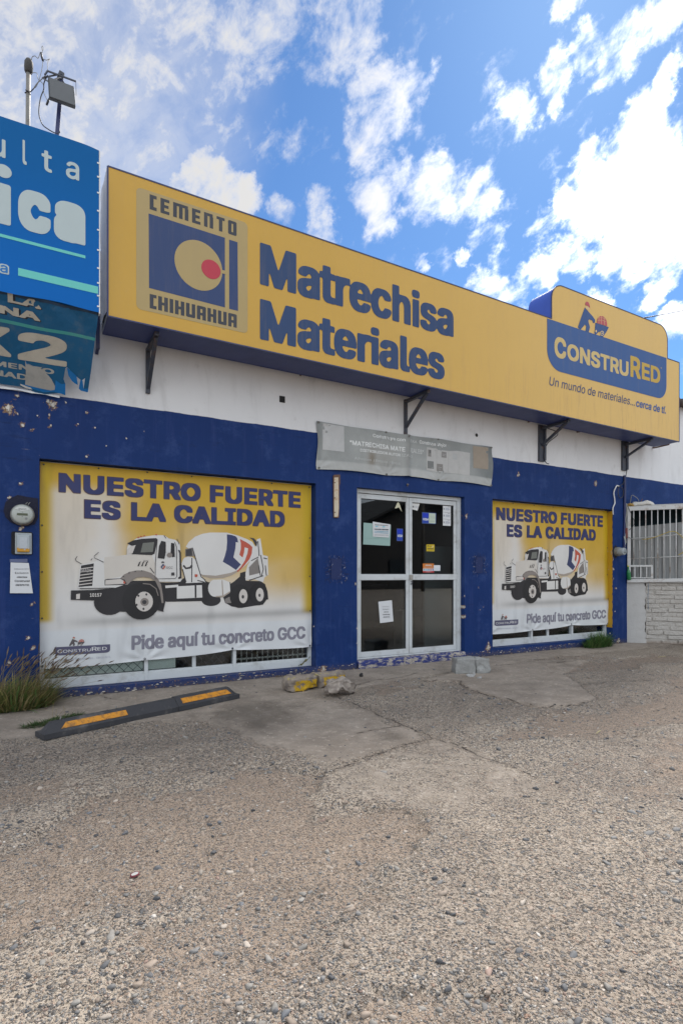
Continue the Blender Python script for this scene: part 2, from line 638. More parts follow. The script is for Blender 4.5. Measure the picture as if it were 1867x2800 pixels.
M['white_plast'] = simple('white_paint', (0.66, 0.66, 0.65), 0.6, 0.08, 6, dirt=(0.35, 0.32, 0.28), dirt_amt=0.4)
M['black'] = simple('black_rubber', (0.034, 0.034, 0.038), 0.7, 0.35, 9, bump=0.2, dirt=(0.11, 0.10, 0.093), dirt_amt=0.75)
M['cable'] = simple('black_cable', (0.03, 0.03, 0.035), 0.5, 0.2, 20)
M['greycable'] = simple('grey_cable', (0.22, 0.22, 0.21), 0.6, 0.2, 20)
M['galv'] = simple('galvanised_steel', (0.17, 0.165, 0.15), 0.6, 0.25, 12, dirt=(0.11, 0.05, 0.03), dirt_amt=1.0)
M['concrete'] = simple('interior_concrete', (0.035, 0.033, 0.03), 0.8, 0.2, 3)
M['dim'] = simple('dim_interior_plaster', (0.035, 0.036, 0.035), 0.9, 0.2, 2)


def glass_mat(name, tint=(0.75, 0.8, 0.8), extra=0.0):
    m, t, p, out = newmat(name)
    t.t.nodes.remove(p)
    tr = t.n('ShaderNodeBsdfTransparent', {'Color': tint})
    gl = t.n('ShaderNodeBsdfGlossy', {'Color': (0.95, 0.97, 1.0), 'Roughness': 0.01})
    fr = t.n('ShaderNodeFresnel', {'IOR': 1.5}).outputs[0]
    f = t.m('ADD', t.m('MULTIPLY', fr, 1.3), extra, clamp=True)
    mx = t.n('ShaderNodeMixShader', {0: f})
    t.t.links.new(tr.outputs[0], mx.inputs[1]); t.t.links.new(gl.outputs[0], mx.inputs[2])
    t.t.links.new(mx.outputs[0], out.inputs[0])
    return m


M['glass'] = glass_mat('door_glass', (0.60, 0.64, 0.65))
M['winglass'] = glass_mat('window_glass', (0.90, 0.93, 0.92), 0.02)
TRUCK = [
 ('black', [(2.063,1.146), (2.133,1.191), (2.203,1.248), (2.208,1.293), (2.275,1.312), (2.304,1.27), (2.27,1.243), (2.28,1.197), (2.469,1.191), (2.531,1.154), (2.563,1.06), (2.573,0.961), (2.538,0.957), (2.506,0.898), (2.371,0.883), (2.227,0.864), (2.098,0.886), (2.017,0.933), (1.994,1.001)]),
 ('black', [(1.964,0.968), (1.959,0.947), (1.945,0.929), (1.923,0.913), (1.895,0.903), (1.863,0.898), (1.829,0.899), (1.798,0.905), (1.77,0.917), (1.748,0.934), (1.735,0.953), (1.73,0.973), (1.735,0.994), (1.748,1.012), (1.77,1.027), (1.798,1.038), (1.829,1.043), (1.863,1.043), (1.895,1.036), (1.923,1.025), (1.945,1.008), (1.959,0.989)]),
 ('white', [(2.299,1.385), (2.383,1.524), (2.42,1.71), (2.464,1.723), (2.481,1.619), (2.499,1.515), (2.563,1.504), (2.573,1.27), (2.523,1.238), (2.506,1.177), (2.371,1.22), (2.275,1.202), (2.275,1.293)]),
 ('grey', [(2.318,1.362), (2.432,1.479), (2.469,1.294), (2.323,1.259)]),
 ('dark', [(2.35,1.438), (2.442,1.486), (2.437,1.496), (2.344,1.448)]),
 ('dark', [(2.426,1.687), (2.443,1.502), (2.455,1.503), (2.438,1.688)]),
 ('dark', [(2.463,1.513), (2.5,1.34), (2.475,1.249), (2.487,1.246), (2.512,1.341), (2.475,1.516)]),
 ('dark', [(2.505,1.474), (2.554,1.463), (2.557,1.475), (2.508,1.486)]),
 ('dark', [(2.438,1.385), (2.463,1.258), (2.475,1.26), (2.45,1.387)]),
 ('dark', [(2.525,1.386), (2.542,1.258), (2.554,1.259), (2.537,1.388)]),
 ('dark', [(2.325,1.196), (2.508,1.253), (2.504,1.264), (2.321,1.207)]),
 ('dark', [(2.323,1.73), (2.383,1.721), (2.425,1.676), (2.415,1.618), (2.396,1.64), (2.366,1.697)]),
 ('white', [(1.549,1.596), (1.582,1.651), (1.658,1.717), (1.746,1.755), (1.835,1.772), (2.04,1.779), (2.18,1.748), (2.287,1.711), (2.359,1.676), (2.4,1.617), (2.396,1.548), (2.347,1.455), (2.275,1.385), (2.175,1.307), (2.109,1.266), (1.994,1.23), (1.835,1.23), (1.746,1.259), (1.693,1.292), (1.658,1.402), (1.647,1.533)]),
 ('shade', [(1.693,1.292), (1.746,1.27), (1.902,1.259), (2.086,1.293), (2.175,1.327), (2.175,1.307), (2.109,1.266), (1.994,1.23), (1.835,1.23), (1.746,1.253)]),
 ('navy', [(2.04,1.758), (2.096,1.753), (2.146,1.74), (2.171,1.719), (2.183,1.663), (2.154,1.669), (2.148,1.588), (2.124,1.482), (2.216,1.396), (2.156,1.328), (2.066,1.385), (1.991,1.427), (2.017,1.499), (2.037,1.576), (2.043,1.662)]),
 ('red', [(2.204,1.708), (2.277,1.674), (2.328,1.643), (2.361,1.611), (2.354,1.534), (2.326,1.465), (2.266,1.391), (2.216,1.338), (2.176,1.303), (2.166,1.316), (2.216,1.367), (2.266,1.445), (2.299,1.533), (2.307,1.594), (2.264,1.608), (2.256,1.542), (2.238,1.481), (2.198,1.514), (2.216,1.58), (2.216,1.657)]),
 ('black', [(1.215,1.186), (1.338,1.181), (1.464,1.184), (1.549,1.249), (1.723,1.226), (1.812,1.182), (2.086,1.18), (2.086,1.022), (1.768,0.961), (1.338,0.961), (1.215,0.995)]),
 ('white', [(1.447,1.137), (1.735,1.149), (1.741,1.002), (1.447,0.995)]),
 ('black', [(1.649,1.148), (1.669,1.148), (1.671,1.003), (1.651,1.001)]),
 ('black', [(1.752,1.147), (1.772,1.147), (1.774,1.001), (1.754,0.999)]),
 ('black', [(1.792,1.147), (1.812,1.146), (1.815,1), (1.794,0.998)]),
 ('white', [(1.317,1.147), (1.464,1.156), (1.46,1.128), (1.322,1.117)]),
 ('white', [(1.973,1.109), (1.97,1.08), (1.96,1.053), (1.945,1.032), (1.925,1.016), (1.903,1.008), (1.879,1.009), (1.857,1.017), (1.838,1.033), (1.823,1.056), (1.813,1.082), (1.81,1.111), (1.813,1.14), (1.823,1.166), (1.838,1.188), (1.857,1.203), (1.879,1.211), (1.903,1.211), (1.925,1.203), (1.945,1.187), (1.96,1.165), (1.97,1.138)]),
 ('white', [(1.902,1.21), (1.994,1.214), (2.074,1.18), (2.081,1.067), (1.994,1.006), (1.902,1.007)]),
 ('shade', [(1.975,1.203), (1.987,1.203), (1.998,1.01), (1.982,1.01)]),
 ('shade', [(1.902,1.016), (1.994,1.023), (2.077,1.072), (2.077,1.054), (1.994,1.001), (1.902,1.003)]),
 ('grey', [(2.012,0.978), (2.121,1.028), (2.126,0.93), (2.021,0.926)]),
 ('tyre', [(2.328,1.006), (2.322,0.965), (2.307,0.928), (2.283,0.898), (2.252,0.876), (2.217,0.866), (2.181,0.867), (2.146,0.879), (2.116,0.902), (2.092,0.933), (2.077,0.971), (2.072,1.011), (2.077,1.051), (2.092,1.087), (2.116,1.118), (2.146,1.139), (2.181,1.151), (2.217,1.15), (2.252,1.138), (2.283,1.116), (2.307,1.084), (2.322,1.047)]),
 ('tyre', [(2.563,1.027), (2.558,0.988), (2.544,0.952), (2.522,0.922), (2.494,0.901), (2.461,0.891), (2.428,0.892), (2.396,0.904), (2.368,0.926), (2.346,0.956), (2.332,0.992), (2.328,1.031), (2.332,1.07), (2.346,1.106), (2.368,1.135), (2.396,1.156), (2.428,1.167), (2.461,1.167), (2.494,1.155), (2.522,1.134), (2.544,1.103), (2.558,1.067)]),
 ('rim', [(2.301,1.006), (2.299,0.982), (2.292,0.959), (2.282,0.941), (2.269,0.928), (2.254,0.921), (2.238,0.922), (2.223,0.929), (2.21,0.943), (2.2,0.961), (2.194,0.984), (2.192,1.008), (2.194,1.033), (2.2,1.055), (2.21,1.074), (2.223,1.087), (2.238,1.094), (2.254,1.093), (2.269,1.086), (2.282,1.073), (2.292,1.054), (2.299,1.031)]),
 ('dark', [(2.258,1), (2.255,0.987), (2.247,0.979), (2.236,0.979), (2.228,0.987), (2.225,1.001), (2.228,1.014), (2.236,1.022), (2.247,1.022), (2.255,1.014)]),
 ('rim', [(2.513,1.021), (2.511,0.997), (2.505,0.976), (2.496,0.958), (2.483,0.945), (2.469,0.939), (2.454,0.939), (2.44,0.946), (2.428,0.959), (2.418,0.978), (2.412,0.999), (2.41,1.023), (2.412,1.046), (2.418,1.068), (2.428,1.085), (2.44,1.098), (2.454,1.105), (2.469,1.105), (2.483,1.098), (2.496,1.085), (2.505,1.066), (2.511,1.045)]),
 ('dark', [(2.471,1.015), (2.469,1.002), (2.461,0.995), (2.452,0.995), (2.445,1.003), (2.442,1.015), (2.445,1.027), (2.452,1.035), (2.461,1.035), (2.469,1.027)]),
 ('white', [(1.498,1.4), (1.528,1.465), (1.575,1.483), (1.625,1.476), (1.658,1.445), (1.706,1.292), (1.779,1.182), (1.549,1.173), (1.517,1.292)]),
 ('grey', [(1.543,1.57), (1.625,1.587), (1.647,1.489), (1.543,1.483)]),
 ('dark', [(1.549,1.561), (1.618,1.578), (1.623,1.493), (1.549,1.487)]),
 ('white', [(1.625,1.417), (1.623,1.399), (1.616,1.383), (1.605,1.37), (1.591,1.361), (1.575,1.356), (1.558,1.356), (1.542,1.36), (1.529,1.37), (1.518,1.383), (1.511,1.398), (1.509,1.415), (1.511,1.432), (1.518,1.448), (1.529,1.461), (1.542,1.471), (1.558,1.476), (1.575,1.476), (1.591,1.472), (1.605,1.462), (1.616,1.45), (1.623,1.434)]),
 ('dark', [(1.511,1.371), (1.546,1.333), (1.602,1.342), (1.628,1.372), (1.609,1.387), (1.591,1.364), (1.553,1.355), (1.528,1.387)]),
 ('dark', [(1.62,1.585), (1.679,1.378), (1.719,1.246), (1.775,1.2), (1.782,1.208), (1.728,1.251), (1.689,1.382), (1.63,1.588)]),
 ('dark', [(1.613,1.467), (1.609,1.183), (1.62,1.183), (1.624,1.467)]),
 ('dark', [(1.506,1.334), (1.544,1.182), (1.555,1.185), (1.516,1.337)]),
 ('dark', [(1.678,1.199), (1.766,1.177), (1.769,1.187), (1.681,1.21)]),
 ('red', [(1.649,1.275), (1.675,1.277), (1.677,1.244), (1.651,1.244)]),
 ('black', [(0.88,0.965), (0.873,0.926), (0.855,0.891), (0.825,0.862), (0.788,0.842), (0.746,0.833), (0.702,0.834), (0.66,0.847), (0.624,0.869), (0.596,0.899), (0.578,0.935), (0.572,0.973), (0.578,1.011), (0.596,1.046), (0.624,1.074), (0.66,1.095), (0.702,1.105), (0.746,1.105), (0.788,1.093), (0.825,1.071), (0.855,1.041), (0.873,1.005)]),
 ('black', [(0.574,0.997), (0.787,1.147), (0.86,1.176), (0.97,1.204), (1.198,1.203), (1.305,1.172), (1.325,0.99), (1.295,0.849), (1.227,0.871), (0.915,0.862), (0.86,0.863), (0.662,0.899)]),
 ('white', [(0.44,1.375), (0.574,1.405), (0.595,1.421), (0.679,1.461), (0.787,1.472), (0.905,1.491), (0.907,1.558), (0.915,1.592), (0.956,1.637), (1.008,1.677), (1.102,1.7), (1.217,1.72), (1.305,1.719), (1.354,1.685), (1.424,1.672), (1.479,1.632), (1.489,1.52), (1.5,1.212), (1.484,1.189), (1.256,1.191), (1.208,1.213), (1.14,1.273), (1.045,1.313), (0.952,1.303), (0.878,1.254), (0.846,1.225), (0.882,1.161), (0.787,1.128), (0.582,1.128), (0.414,1.13)]),
 ('cream', [(0.679,1.461), (0.787,1.472), (0.905,1.487), (0.956,1.498), (1.169,1.492), (1.208,1.394), (1.208,1.253), (1.14,1.283), (1.045,1.318), (0.952,1.308), (0.878,1.259), (0.679,1.216), (0.67,1.408)]),
 ('black', [(0.449,1.368), (0.572,1.393), (0.556,1.151), (0.423,1.14)]),
 ('rim', [(0.444,1.337), (0.567,1.357), (0.567,1.348), (0.443,1.328)]),
 ('rim', [(0.44,1.303), (0.565,1.323), (0.564,1.313), (0.439,1.294)]),
 ('rim', [(0.436,1.27), (0.562,1.289), (0.561,1.279), (0.435,1.26)]),
 ('rim', [(0.431,1.236), (0.56,1.254), (0.559,1.245), (0.43,1.226)]),
 ('rim', [(0.427,1.202), (0.557,1.22), (0.556,1.21), (0.426,1.192)]),
 ('rim', [(0.423,1.168), (0.554,1.186), (0.554,1.176), (0.422,1.158)]),
 ('black', [(0.351,1.105), (0.574,1.107), (0.769,1.126), (0.751,1.099), (0.737,1.022), (0.644,1.01), (0.574,0.995), (0.349,1.007)]),
 ('rim', [(0.401,1.065), (0.437,1.07), (0.436,1.014), (0.4,1.012)]),
 ('greyt', [(0.834,1.227), (0.878,1.273), (0.933,1.303), (1.008,1.319), (1.083,1.318), (1.159,1.293), (1.227,1.238), (1.271,1.163), (1.29,1.051), (1.3,0.948), (1.278,0.948), (1.258,1.092), (1.208,1.198), (1.159,1.233), (1.083,1.246), (1.008,1.239), (0.956,1.205), (0.915,1.161), (0.882,1.158), (0.86,1.215)]),
 ('dark', [(0.679,1.216), (0.706,1.225), (0.841,1.231), (0.885,1.215), (0.905,1.175), (0.885,1.158), (0.679,1.156)]),
 ('rim', [(0.688,1.212), (0.841,1.225), (0.882,1.197), (0.885,1.171), (0.685,1.162)]),
 ('red', [(0.873,1.21), (0.893,1.185), (0.885,1.171), (0.869,1.176)]),
 ('tyre', [(1.258,0.971), (1.25,0.912), (1.225,0.859), (1.187,0.815), (1.138,0.785), (1.083,0.771), (1.026,0.773), (0.972,0.791), (0.925,0.825), (0.889,0.87), (0.866,0.923), (0.858,0.981), (0.866,1.038), (0.889,1.09), (0.925,1.133), (0.972,1.164), (1.026,1.18), (1.083,1.18), (1.138,1.163), (1.187,1.13), (1.225,1.085), (1.25,1.03)]),
 ('greyt', [(1.073,1.167), (1.148,1.159), (1.213,1.11), (1.237,1.031), (1.246,1.033), (1.221,1.116), (1.152,1.168), (1.074,1.177)]),
 ('rim', [(1.183,0.968), (1.18,0.936), (1.168,0.908), (1.15,0.884), (1.127,0.868), (1.101,0.859), (1.074,0.86), (1.049,0.87), (1.026,0.888), (1.009,0.912), (0.997,0.941), (0.994,0.972), (0.997,1.003), (1.009,1.032), (1.026,1.055), (1.049,1.072), (1.074,1.081), (1.101,1.08), (1.127,1.071), (1.15,1.053), (1.168,1.029), (1.18,1)]),
 ('greyt', [(1.138,0.964), (1.135,0.946), (1.125,0.932), (1.11,0.922), (1.093,0.919), (1.075,0.923), (1.06,0.934), (1.051,0.949), (1.047,0.966), (1.051,0.984), (1.06,0.998), (1.075,1.008), (1.093,1.011), (1.11,1.007), (1.125,0.997), (1.135,0.982)]),
 ('dark', [(1.115,0.963), (1.112,0.951), (1.103,0.942), (1.091,0.939), (1.078,0.943), (1.069,0.952), (1.066,0.964), (1.069,0.976), (1.078,0.984), (1.091,0.987), (1.103,0.984), (1.112,0.975)]),
 ('dark', [(1.123,1.049), (1.12,1.039), (1.112,1.035), (1.104,1.04), (1.1,1.05), (1.104,1.059), (1.112,1.063), (1.12,1.059)]),
 ('dark', [(1.038,1.036), (1.034,1.026), (1.026,1.022), (1.018,1.026), (1.015,1.036), (1.018,1.046), (1.026,1.05), (1.034,1.046)]),
 ('dark', [(1.019,0.935), (1.016,0.926), (1.008,0.922), (1,0.926), (0.996,0.936), (1,0.946), (1.008,0.949), (1.016,0.945)]),
 ('dark', [(1.093,0.887), (1.089,0.878), (1.081,0.874), (1.073,0.878), (1.07,0.888), (1.073,0.898), (1.081,0.902), (1.089,0.897)]),
 ('black', [(1.227,0.871), (1.293,0.944), (1.299,0.847)]),
 ('black', [(0.91,1.618), (0.97,1.651), (1.064,1.673), (1.217,1.685), (1.233,1.666), (1.198,1.509), (1.169,1.492), (0.956,1.498), (0.998,1.597), (0.954,1.592)]),
 ('glass', [(1.074,1.625), (1.194,1.639), (1.179,1.528), (1.05,1.519)]),
 ('rim', [(0.947,1.586), (0.998,1.601), (0.966,1.51), (0.907,1.495), (0.909,1.546)]),
 ('black', [(1.271,1.655), (1.317,1.646), (1.327,1.557), (1.305,1.451), (1.232,1.459), (1.246,1.594)]),
 ('black', [(1.379,1.636), (1.416,1.629), (1.422,1.476), (1.394,1.472), (1.372,1.518)]),
 ('white', [(1.321,1.653), (1.378,1.64), (1.374,1.526), (1.321,1.521)]),
 ('greyt', [(1.394,1.496), (1.391,1.484), (1.382,1.475), (1.369,1.469), (1.355,1.469), (1.343,1.474), (1.334,1.483), (1.331,1.494), (1.334,1.506), (1.343,1.515), (1.355,1.521), (1.369,1.521), (1.382,1.516), (1.391,1.507)]),
 ('dark', [(1.224,1.651), (1.204,1.414), (1.204,1.221), (1.429,1.223), (1.45,1.253), (1.444,1.591), (1.422,1.647), (1.416,1.645), (1.437,1.59), (1.443,1.253), (1.429,1.23), (1.208,1.226), (1.211,1.414), (1.23,1.65)]),
 ('dark', [(0.454,1.388), (0.402,1.419), (0.396,1.437), (0.414,1.464), (0.409,1.468), (0.39,1.438), (0.398,1.414), (0.451,1.382)]),
 ('dark', [(0.67,1.409), (0.577,1.455), (0.58,1.472), (0.621,1.51), (0.617,1.515), (0.576,1.476), (0.574,1.45), (0.667,1.403)]),
 ('dark', [(0.545,1.423), (0.559,1.443), (0.554,1.447), (0.54,1.428)]),
 ('dark', [(1.297,1.718), (1.32,1.682), (1.326,1.686), (1.303,1.722)]),
 ('dark', [(1.441,1.683), (1.469,1.62), (1.475,1.624), (1.447,1.686)]),
 ('dark', [(1.147,1.346), (1.19,1.286), (1.196,1.291), (1.153,1.351)]),
 ('dark', [(0.436,1.119), (0.769,1.125), (0.769,1.131), (0.435,1.126)]),
 ('black', [(1.456,1.558), (1.479,1.552), (1.491,1.525), (1.496,1.232), (1.469,1.22), (1.456,1.233), (1.478,1.253), (1.474,1.52)]),
 ('black', [(1.017,1.366), (1.035,1.41), (1.054,1.422), (1.05,1.412), (1.042,1.4), (1.033,1.367)]),
 ('black', [(1.055,1.367), (1.073,1.411), (1.092,1.423), (1.088,1.413), (1.08,1.401), (1.071,1.367)]),
 ('black', [(1.093,1.367), (1.111,1.411), (1.13,1.423), (1.126,1.413), (1.118,1.401), (1.109,1.367)]),
 ('dark', [(0.937,1.291), (0.933,1.286), (0.924,1.286), (0.92,1.291), (0.924,1.296), (0.933,1.296)]),
 ('dark', [(1.002,1.308), (0.998,1.303), (0.989,1.303), (0.985,1.308), (0.989,1.313), (0.998,1.313)]),
 ('dark', [(1.071,1.315), (1.067,1.31), (1.058,1.31), (1.054,1.315), (1.058,1.32), (1.067,1.32)]),
 ('dark', [(0.879,1.252), (0.875,1.247), (0.866,1.247), (0.862,1.252), (0.866,1.257), (0.875,1.257)]),
 ('red', [(1.037,1.686), (1.034,1.681), (1.026,1.678), (1.019,1.68), (1.016,1.686), (1.019,1.691), (1.026,1.694), (1.034,1.692)]),
 ('red', [(1.065,1.697), (1.062,1.692), (1.055,1.689), (1.047,1.691), (1.044,1.697), (1.047,1.702), (1.055,1.705), (1.062,1.703)]),
 ('red', [(1.098,1.706), (1.095,1.701), (1.088,1.698), (1.08,1.7), (1.077,1.706), (1.08,1.711), (1.088,1.714), (1.095,1.712)]),
 ('red', [(1.226,1.724), (1.223,1.718), (1.215,1.715), (1.208,1.718), (1.205,1.723), (1.208,1.729), (1.215,1.732), (1.223,1.729)]),
 ('navy', [(1.29,1.395), (1.307,1.379), (1.299,1.369), (1.291,1.375), (1.278,1.359), (1.289,1.346), (1.282,1.336), (1.264,1.359)]),
 ('red', [(1.299,1.367), (1.313,1.375), (1.317,1.36), (1.293,1.332), (1.285,1.34), (1.299,1.356), (1.293,1.36)]),
 ('dark', [(1.384,1.296), (1.416,1.298), (1.418,1.263), (1.384,1.261)]),
 ('dark', [(1.305,1.413), (1.3,1.407), (1.287,1.404), (1.275,1.406), (1.27,1.413), (1.275,1.419), (1.287,1.422), (1.3,1.419)]),
 ('red', [(1.65,1.272), (1.681,1.274), (1.681,1.249), (1.652,1.247)]),
]
WORKER = [
 ('logoblue', [(7.491,5.177), (7.519,5.237), (7.584,5.378), (7.661,5.531), (7.695,5.503), (7.733,5.494), (7.767,5.475), (7.857,5.432), (7.914,5.39), (7.908,5.342), (7.863,5.329), (7.843,5.364), (7.767,5.365), (7.745,5.342), (7.759,5.3), (7.787,5.242), (7.75,5.147), (7.675,5.16), (7.695,5.24), (7.661,5.258), (7.584,5.179), (7.557,5.155)]),
 ('logored', [(7.667,5.574), (7.672,5.607), (7.706,5.638), (7.75,5.635), (7.773,5.604), (7.789,5.56), (7.761,5.553), (7.739,5.574)]),
 ('skin', [(7.672,5.547), (7.739,5.566), (7.767,5.548), (7.761,5.519), (7.739,5.501), (7.7,5.51), (7.667,5.531)]),
 ('logoblue', [(7.919,5.345), (8.086,5.349), (8.262,5.347), (8.197,5.258), (8.109,5.156), (8.074,5.143), (8.04,5.165), (8.057,5.219), (8.092,5.235), (7.999,5.215), (7.942,5.162), (7.908,5.155), (7.891,5.183), (7.908,5.214)]),
 ('signpale', [(8.135,5.221), (8.13,5.202), (8.117,5.185), (8.097,5.173), (8.075,5.168), (8.055,5.172), (8.042,5.183), (8.037,5.199), (8.042,5.218), (8.055,5.235), (8.075,5.247), (8.097,5.252), (8.117,5.249), (8.13,5.237)]),
 ('logoblue', [(8.121,5.218), (8.116,5.202), (8.103,5.188), (8.086,5.18), (8.069,5.181), (8.056,5.189), (8.051,5.203), (8.056,5.218), (8.069,5.232), (8.086,5.24), (8.103,5.239), (8.116,5.231)]),
 ('signpale', [(8.1,5.213), (8.096,5.203), (8.086,5.197), (8.076,5.199), (8.071,5.207), (8.076,5.217), (8.086,5.223), (8.096,5.221)]),
 ('signpale', [(7.931,5.237), (7.959,5.216), (7.931,5.186), (7.914,5.206)]),
 ('logored', [(7.959,5.345), (7.959,5.382), (7.976,5.428), (8.017,5.468), (8.063,5.488), (8.127,5.492), (8.179,5.467), (8.209,5.429), (8.217,5.356), (8.086,5.349)]),
 ('signpale', [(8.062,5.488), (8.059,5.347), (8.066,5.348), (8.069,5.49)]),
 ('signpale', [(8.002,5.46), (7.996,5.344), (8.003,5.345), (8.009,5.461)]),
 ('signpale', [(8.129,5.489), (8.146,5.351), (8.154,5.353), (8.136,5.491)]),
 ('signpale', [(7.965,5.39), (8.085,5.421), (8.201,5.416), (8.204,5.42), (8.087,5.426), (7.965,5.394)]),
 ('signpale', [(7.988,5.436), (8.085,5.462), (8.178,5.457), (8.181,5.462), (8.087,5.466), (7.988,5.44)]),
]

# ------------------------------------------------------------------ ground
def ground_material():
    m, t, p, out = newmat('worn_concrete_yard')
    co = t.co
    dirt = t.attr('dirt').outputs['Fac']
    smooth = t.attr('smooth').outputs['Fac']
    stain = t.attr('stain').outputs['Fac']
    crack = t.attr('crack').outputs['Fac']
    coarse = t.attr('coarse').outputs['Fac']
    n_big = t.noise(co, 1.1, 5, 0.6)
    n_mid = t.noise(co, 7.0, 7, 0.62)
    n_fine = t.noise(co, 60.0, 6, 0.7)
    n_grit = t.noise(co, 260.0, 3, 0.7)
    # ragged masks
    n_low = t.noise(co, 2.6, 5, 0.6)
    d = t.ss(t.m('ADD', t.m('ADD', dirt, t.m('MULTIPLY', t.m('SUBTRACT', n_low, 0.56), 2.6)), t.m('MULTIPLY', t.m('SUBTRACT', n_mid, 0.5), 1.0)), -0.08, 0.16)
    s = t.ss(t.m('ADD', smooth, t.m('MULTIPLY', t.m('SUBTRACT', n_mid, 0.5), 0.55)), -0.10, 0.12)
    wv = t.v('ADD', co, t.v('SCALE', t.v('SUBTRACT', t.noise(co, 30.0, 3, 0.6, color=True), (0.5, 0.5, 0.5)), 0.018))
    V1 = t.voro(wv, 62.0)
    V2 = t.voro(wv, 34.0)
    V3 = t.voro(wv, 125.0)
    def stone(V, lo, hi, keep):
        c = t.n('ShaderNodeSeparateColor', {0: V.outputs['Color']})
        k = t.m('GREATER_THAN', c.outputs[0], keep)
        return t.m('MULTIPLY', t.ss(V.outputs['Distance'], hi, lo), k), c
    p1, c1 = stone(V1, 0.32, 0.50, 0.22)
    p2, c2 = stone(V2, 0.24, 0.40, 0.52)
    p3, c3 = stone(V3, 0.30, 0.48, 0.35)
    def pal(f):
        r = t.n('ShaderNodeValToRGB', {0: f})
        e = r.color_ramp.elements
        stops = [(0.0, (0.055, 0.06, 0.07)), (0.25, (0.10, 0.105, 0.115)), (0.45, (0.17, 0.17, 0.168)), (0.62, (0.20, 0.165, 0.135)), (0.78, (0.30, 0.255, 0.21)), (0.92, (0.27, 0.18, 0.14)), (1.0, (0.52, 0.49, 0.46))]
        while len(e) < len(stops): e.new(0.5)
        for el_, (pos, c) in zip(e, stops):
            el_.position = pos; el_.color = (*c, 1)
        return r.outputs[0]
    matrix = t.mix(n_big, (0.335, 0.296, 0.258), (0.425, 0.392, 0.352))
    matrix = t.mix(t.ss(n_fine, 0.3, 0.75), t.mix(1.0, matrix, (0.62, 0.60, 0.58), 'MULTIPLY'), matrix)
    dirtc = t.mix(n_mid, (0.275, 0.226, 0.186), (0.375, 0.314, 0.262))
    dirtc = t.mix(t.ss(n_grit, 0.35, 0.7), t.mix(1.0, dirtc, (0.6, 0.58, 0.56), 'MULTIPLY'), dirtc)
    conc = t.mix(n_mid, (0.215, 0.190, 0.166), (0.300, 0.272, 0.243))
    conc = t.mix(t.ss(t.noise(co, 2.3, 8, 0.7), 0.38, 0.62), t.mix(1.0, conc, (0.74, 0.73, 0.72), 'MULTIPLY'), conc)
    conc = t.mix(t.ss(n_grit, 0.28, 0.55), t.mix(1.0, conc, (0.72, 0.7, 0.68), 'MULTIPLY'), conc)
    # how much stone shows: all over the worn aggregate, little on dirt, least on smooth concrete
    openness = t.m('MULTIPLY', t.m('SUBTRACT', 1.0, t.m('MULTIPLY', d, 0.45)), t.m('SUBTRACT', 1.0, t.m('MULTIPLY', s, 0.93)))
    patchy = t.ss(t.noise(co, 4.2, 5, 0.65), 0.30, 0.56, 0.5, 1.0)
    openness = t.m('MULTIPLY', openness, patchy)
    q1 = t.m('MULTIPLY', p1, openness)
    q2 = t.m('MULTIPLY', t.m('MULTIPLY', p2, openness), t.ss(coarse, 0.1, 0.5, 0.45, 1.0))
    q3 = t.m('MULTIPLY', p3, t.m('MAXIMUM', t.m('MULTIPLY', openness, 0.9), t.m('MULTIPLY', d, 0.55)))
    # broad worn, dusty and grimy areas
    wear = t.noise(co, 0.75, 6, 0.62, 0.4)
    matrix = t.mix(t.ss(wear, 0.40, 0.62), t.mix(1.0, matrix, (0.88, 0.86, 0.84), 'MULTIPLY'), t.mix(1.0, matrix, (1.12, 1.11, 1.08), 'MULTIPLY'))
    base = t.mix(d, matrix, dirtc)
    base = t.mix(s, base, conc)
    base = t.mix(t.m('MULTIPLY', q3, 0.85), base, pal(c3.outputs[1]))
    base = t.mix(t.m('MULTIPLY', q1, 0.92), base, pal(c1.outputs[1]))
    base = t.mix(t.m('MULTIPLY', q2, 0.95), base, pal(c2.outputs[1]))
    # darker along the broken edges of the crust, and in dark and pale clusters
    rim = t.m('MULTIPLY', t.m('MULTIPLY', d, t.m('SUBTRACT', 1.0, d)), 4.0)
    base = t.mix(t.m('MULTIPLY', rim, 0.45), base, (0.150, 0.125, 0.105))
    base = t.mix(t.ss(t.noise(co, 15.0, 5, 0.65), 0.50, 0.68, 0.0, 0.42), base, (0.160, 0.142, 0.128))
    base = t.mix(t.ss(t.noise(co, 22.0, 4, 0.6), 0.55, 0.72, 0.0, 0.35), base, (0.47, 0.44, 0.40))
    # pits and crevices between the stones: dark soil tone painted in for their shade
    pit = t.m('MULTIPLY', t.ss(t.noise(co, 80.0, 4, 0.6), 0.545, 0.640), t.m('MAXIMUM', openness, t.m('MULTIPLY', d, 0.6)))
    pit = t.m('MULTIPLY', pit, t.m('SUBTRACT', 1.0, t.m('MULTIPLY', s, 0.85)))
    base = t.mix(t.m('MULTIPLY', pit, 0.88), base, (0.085, 0.074, 0.064))
    st = t.ss(t.m('ADD', stain, t.m('MULTIPLY', t.m('SUBTRACT', t.noise(co, 5.0, 7, 0.7), 0.5), 1.3)), 0.15, 0.85)
    base = t.mix(t.m('MULTIPLY', st, 0.68), base, (0.062, 0.055, 0.048))
    cw = t.m('ADD', crack, t.m('MULTIPLY', t.m('SUBTRACT', n_fine, 0.5), 0.018))
    ck = t.m('MULTIPLY', t.ss(cw, 0.009, 0.002), t.ss(t.noise(co, 6.0, 4), 0.35, 0.5, 0.35, 1.0))
    ckb = t.m('MULTIPLY', t.ss(cw, 0.05, 0.0), 0.35)
    base = t.mix(ckb, base, t.mix(1.0, base, (0.55, 0.52, 0.5), 'MULTIPLY'))
    base = t.mix(ck, base, (0.055, 0.048, 0.042))
    base = t.mix(1.0, base, (1.27, 1.205, 1.13), 'MULTIPLY')
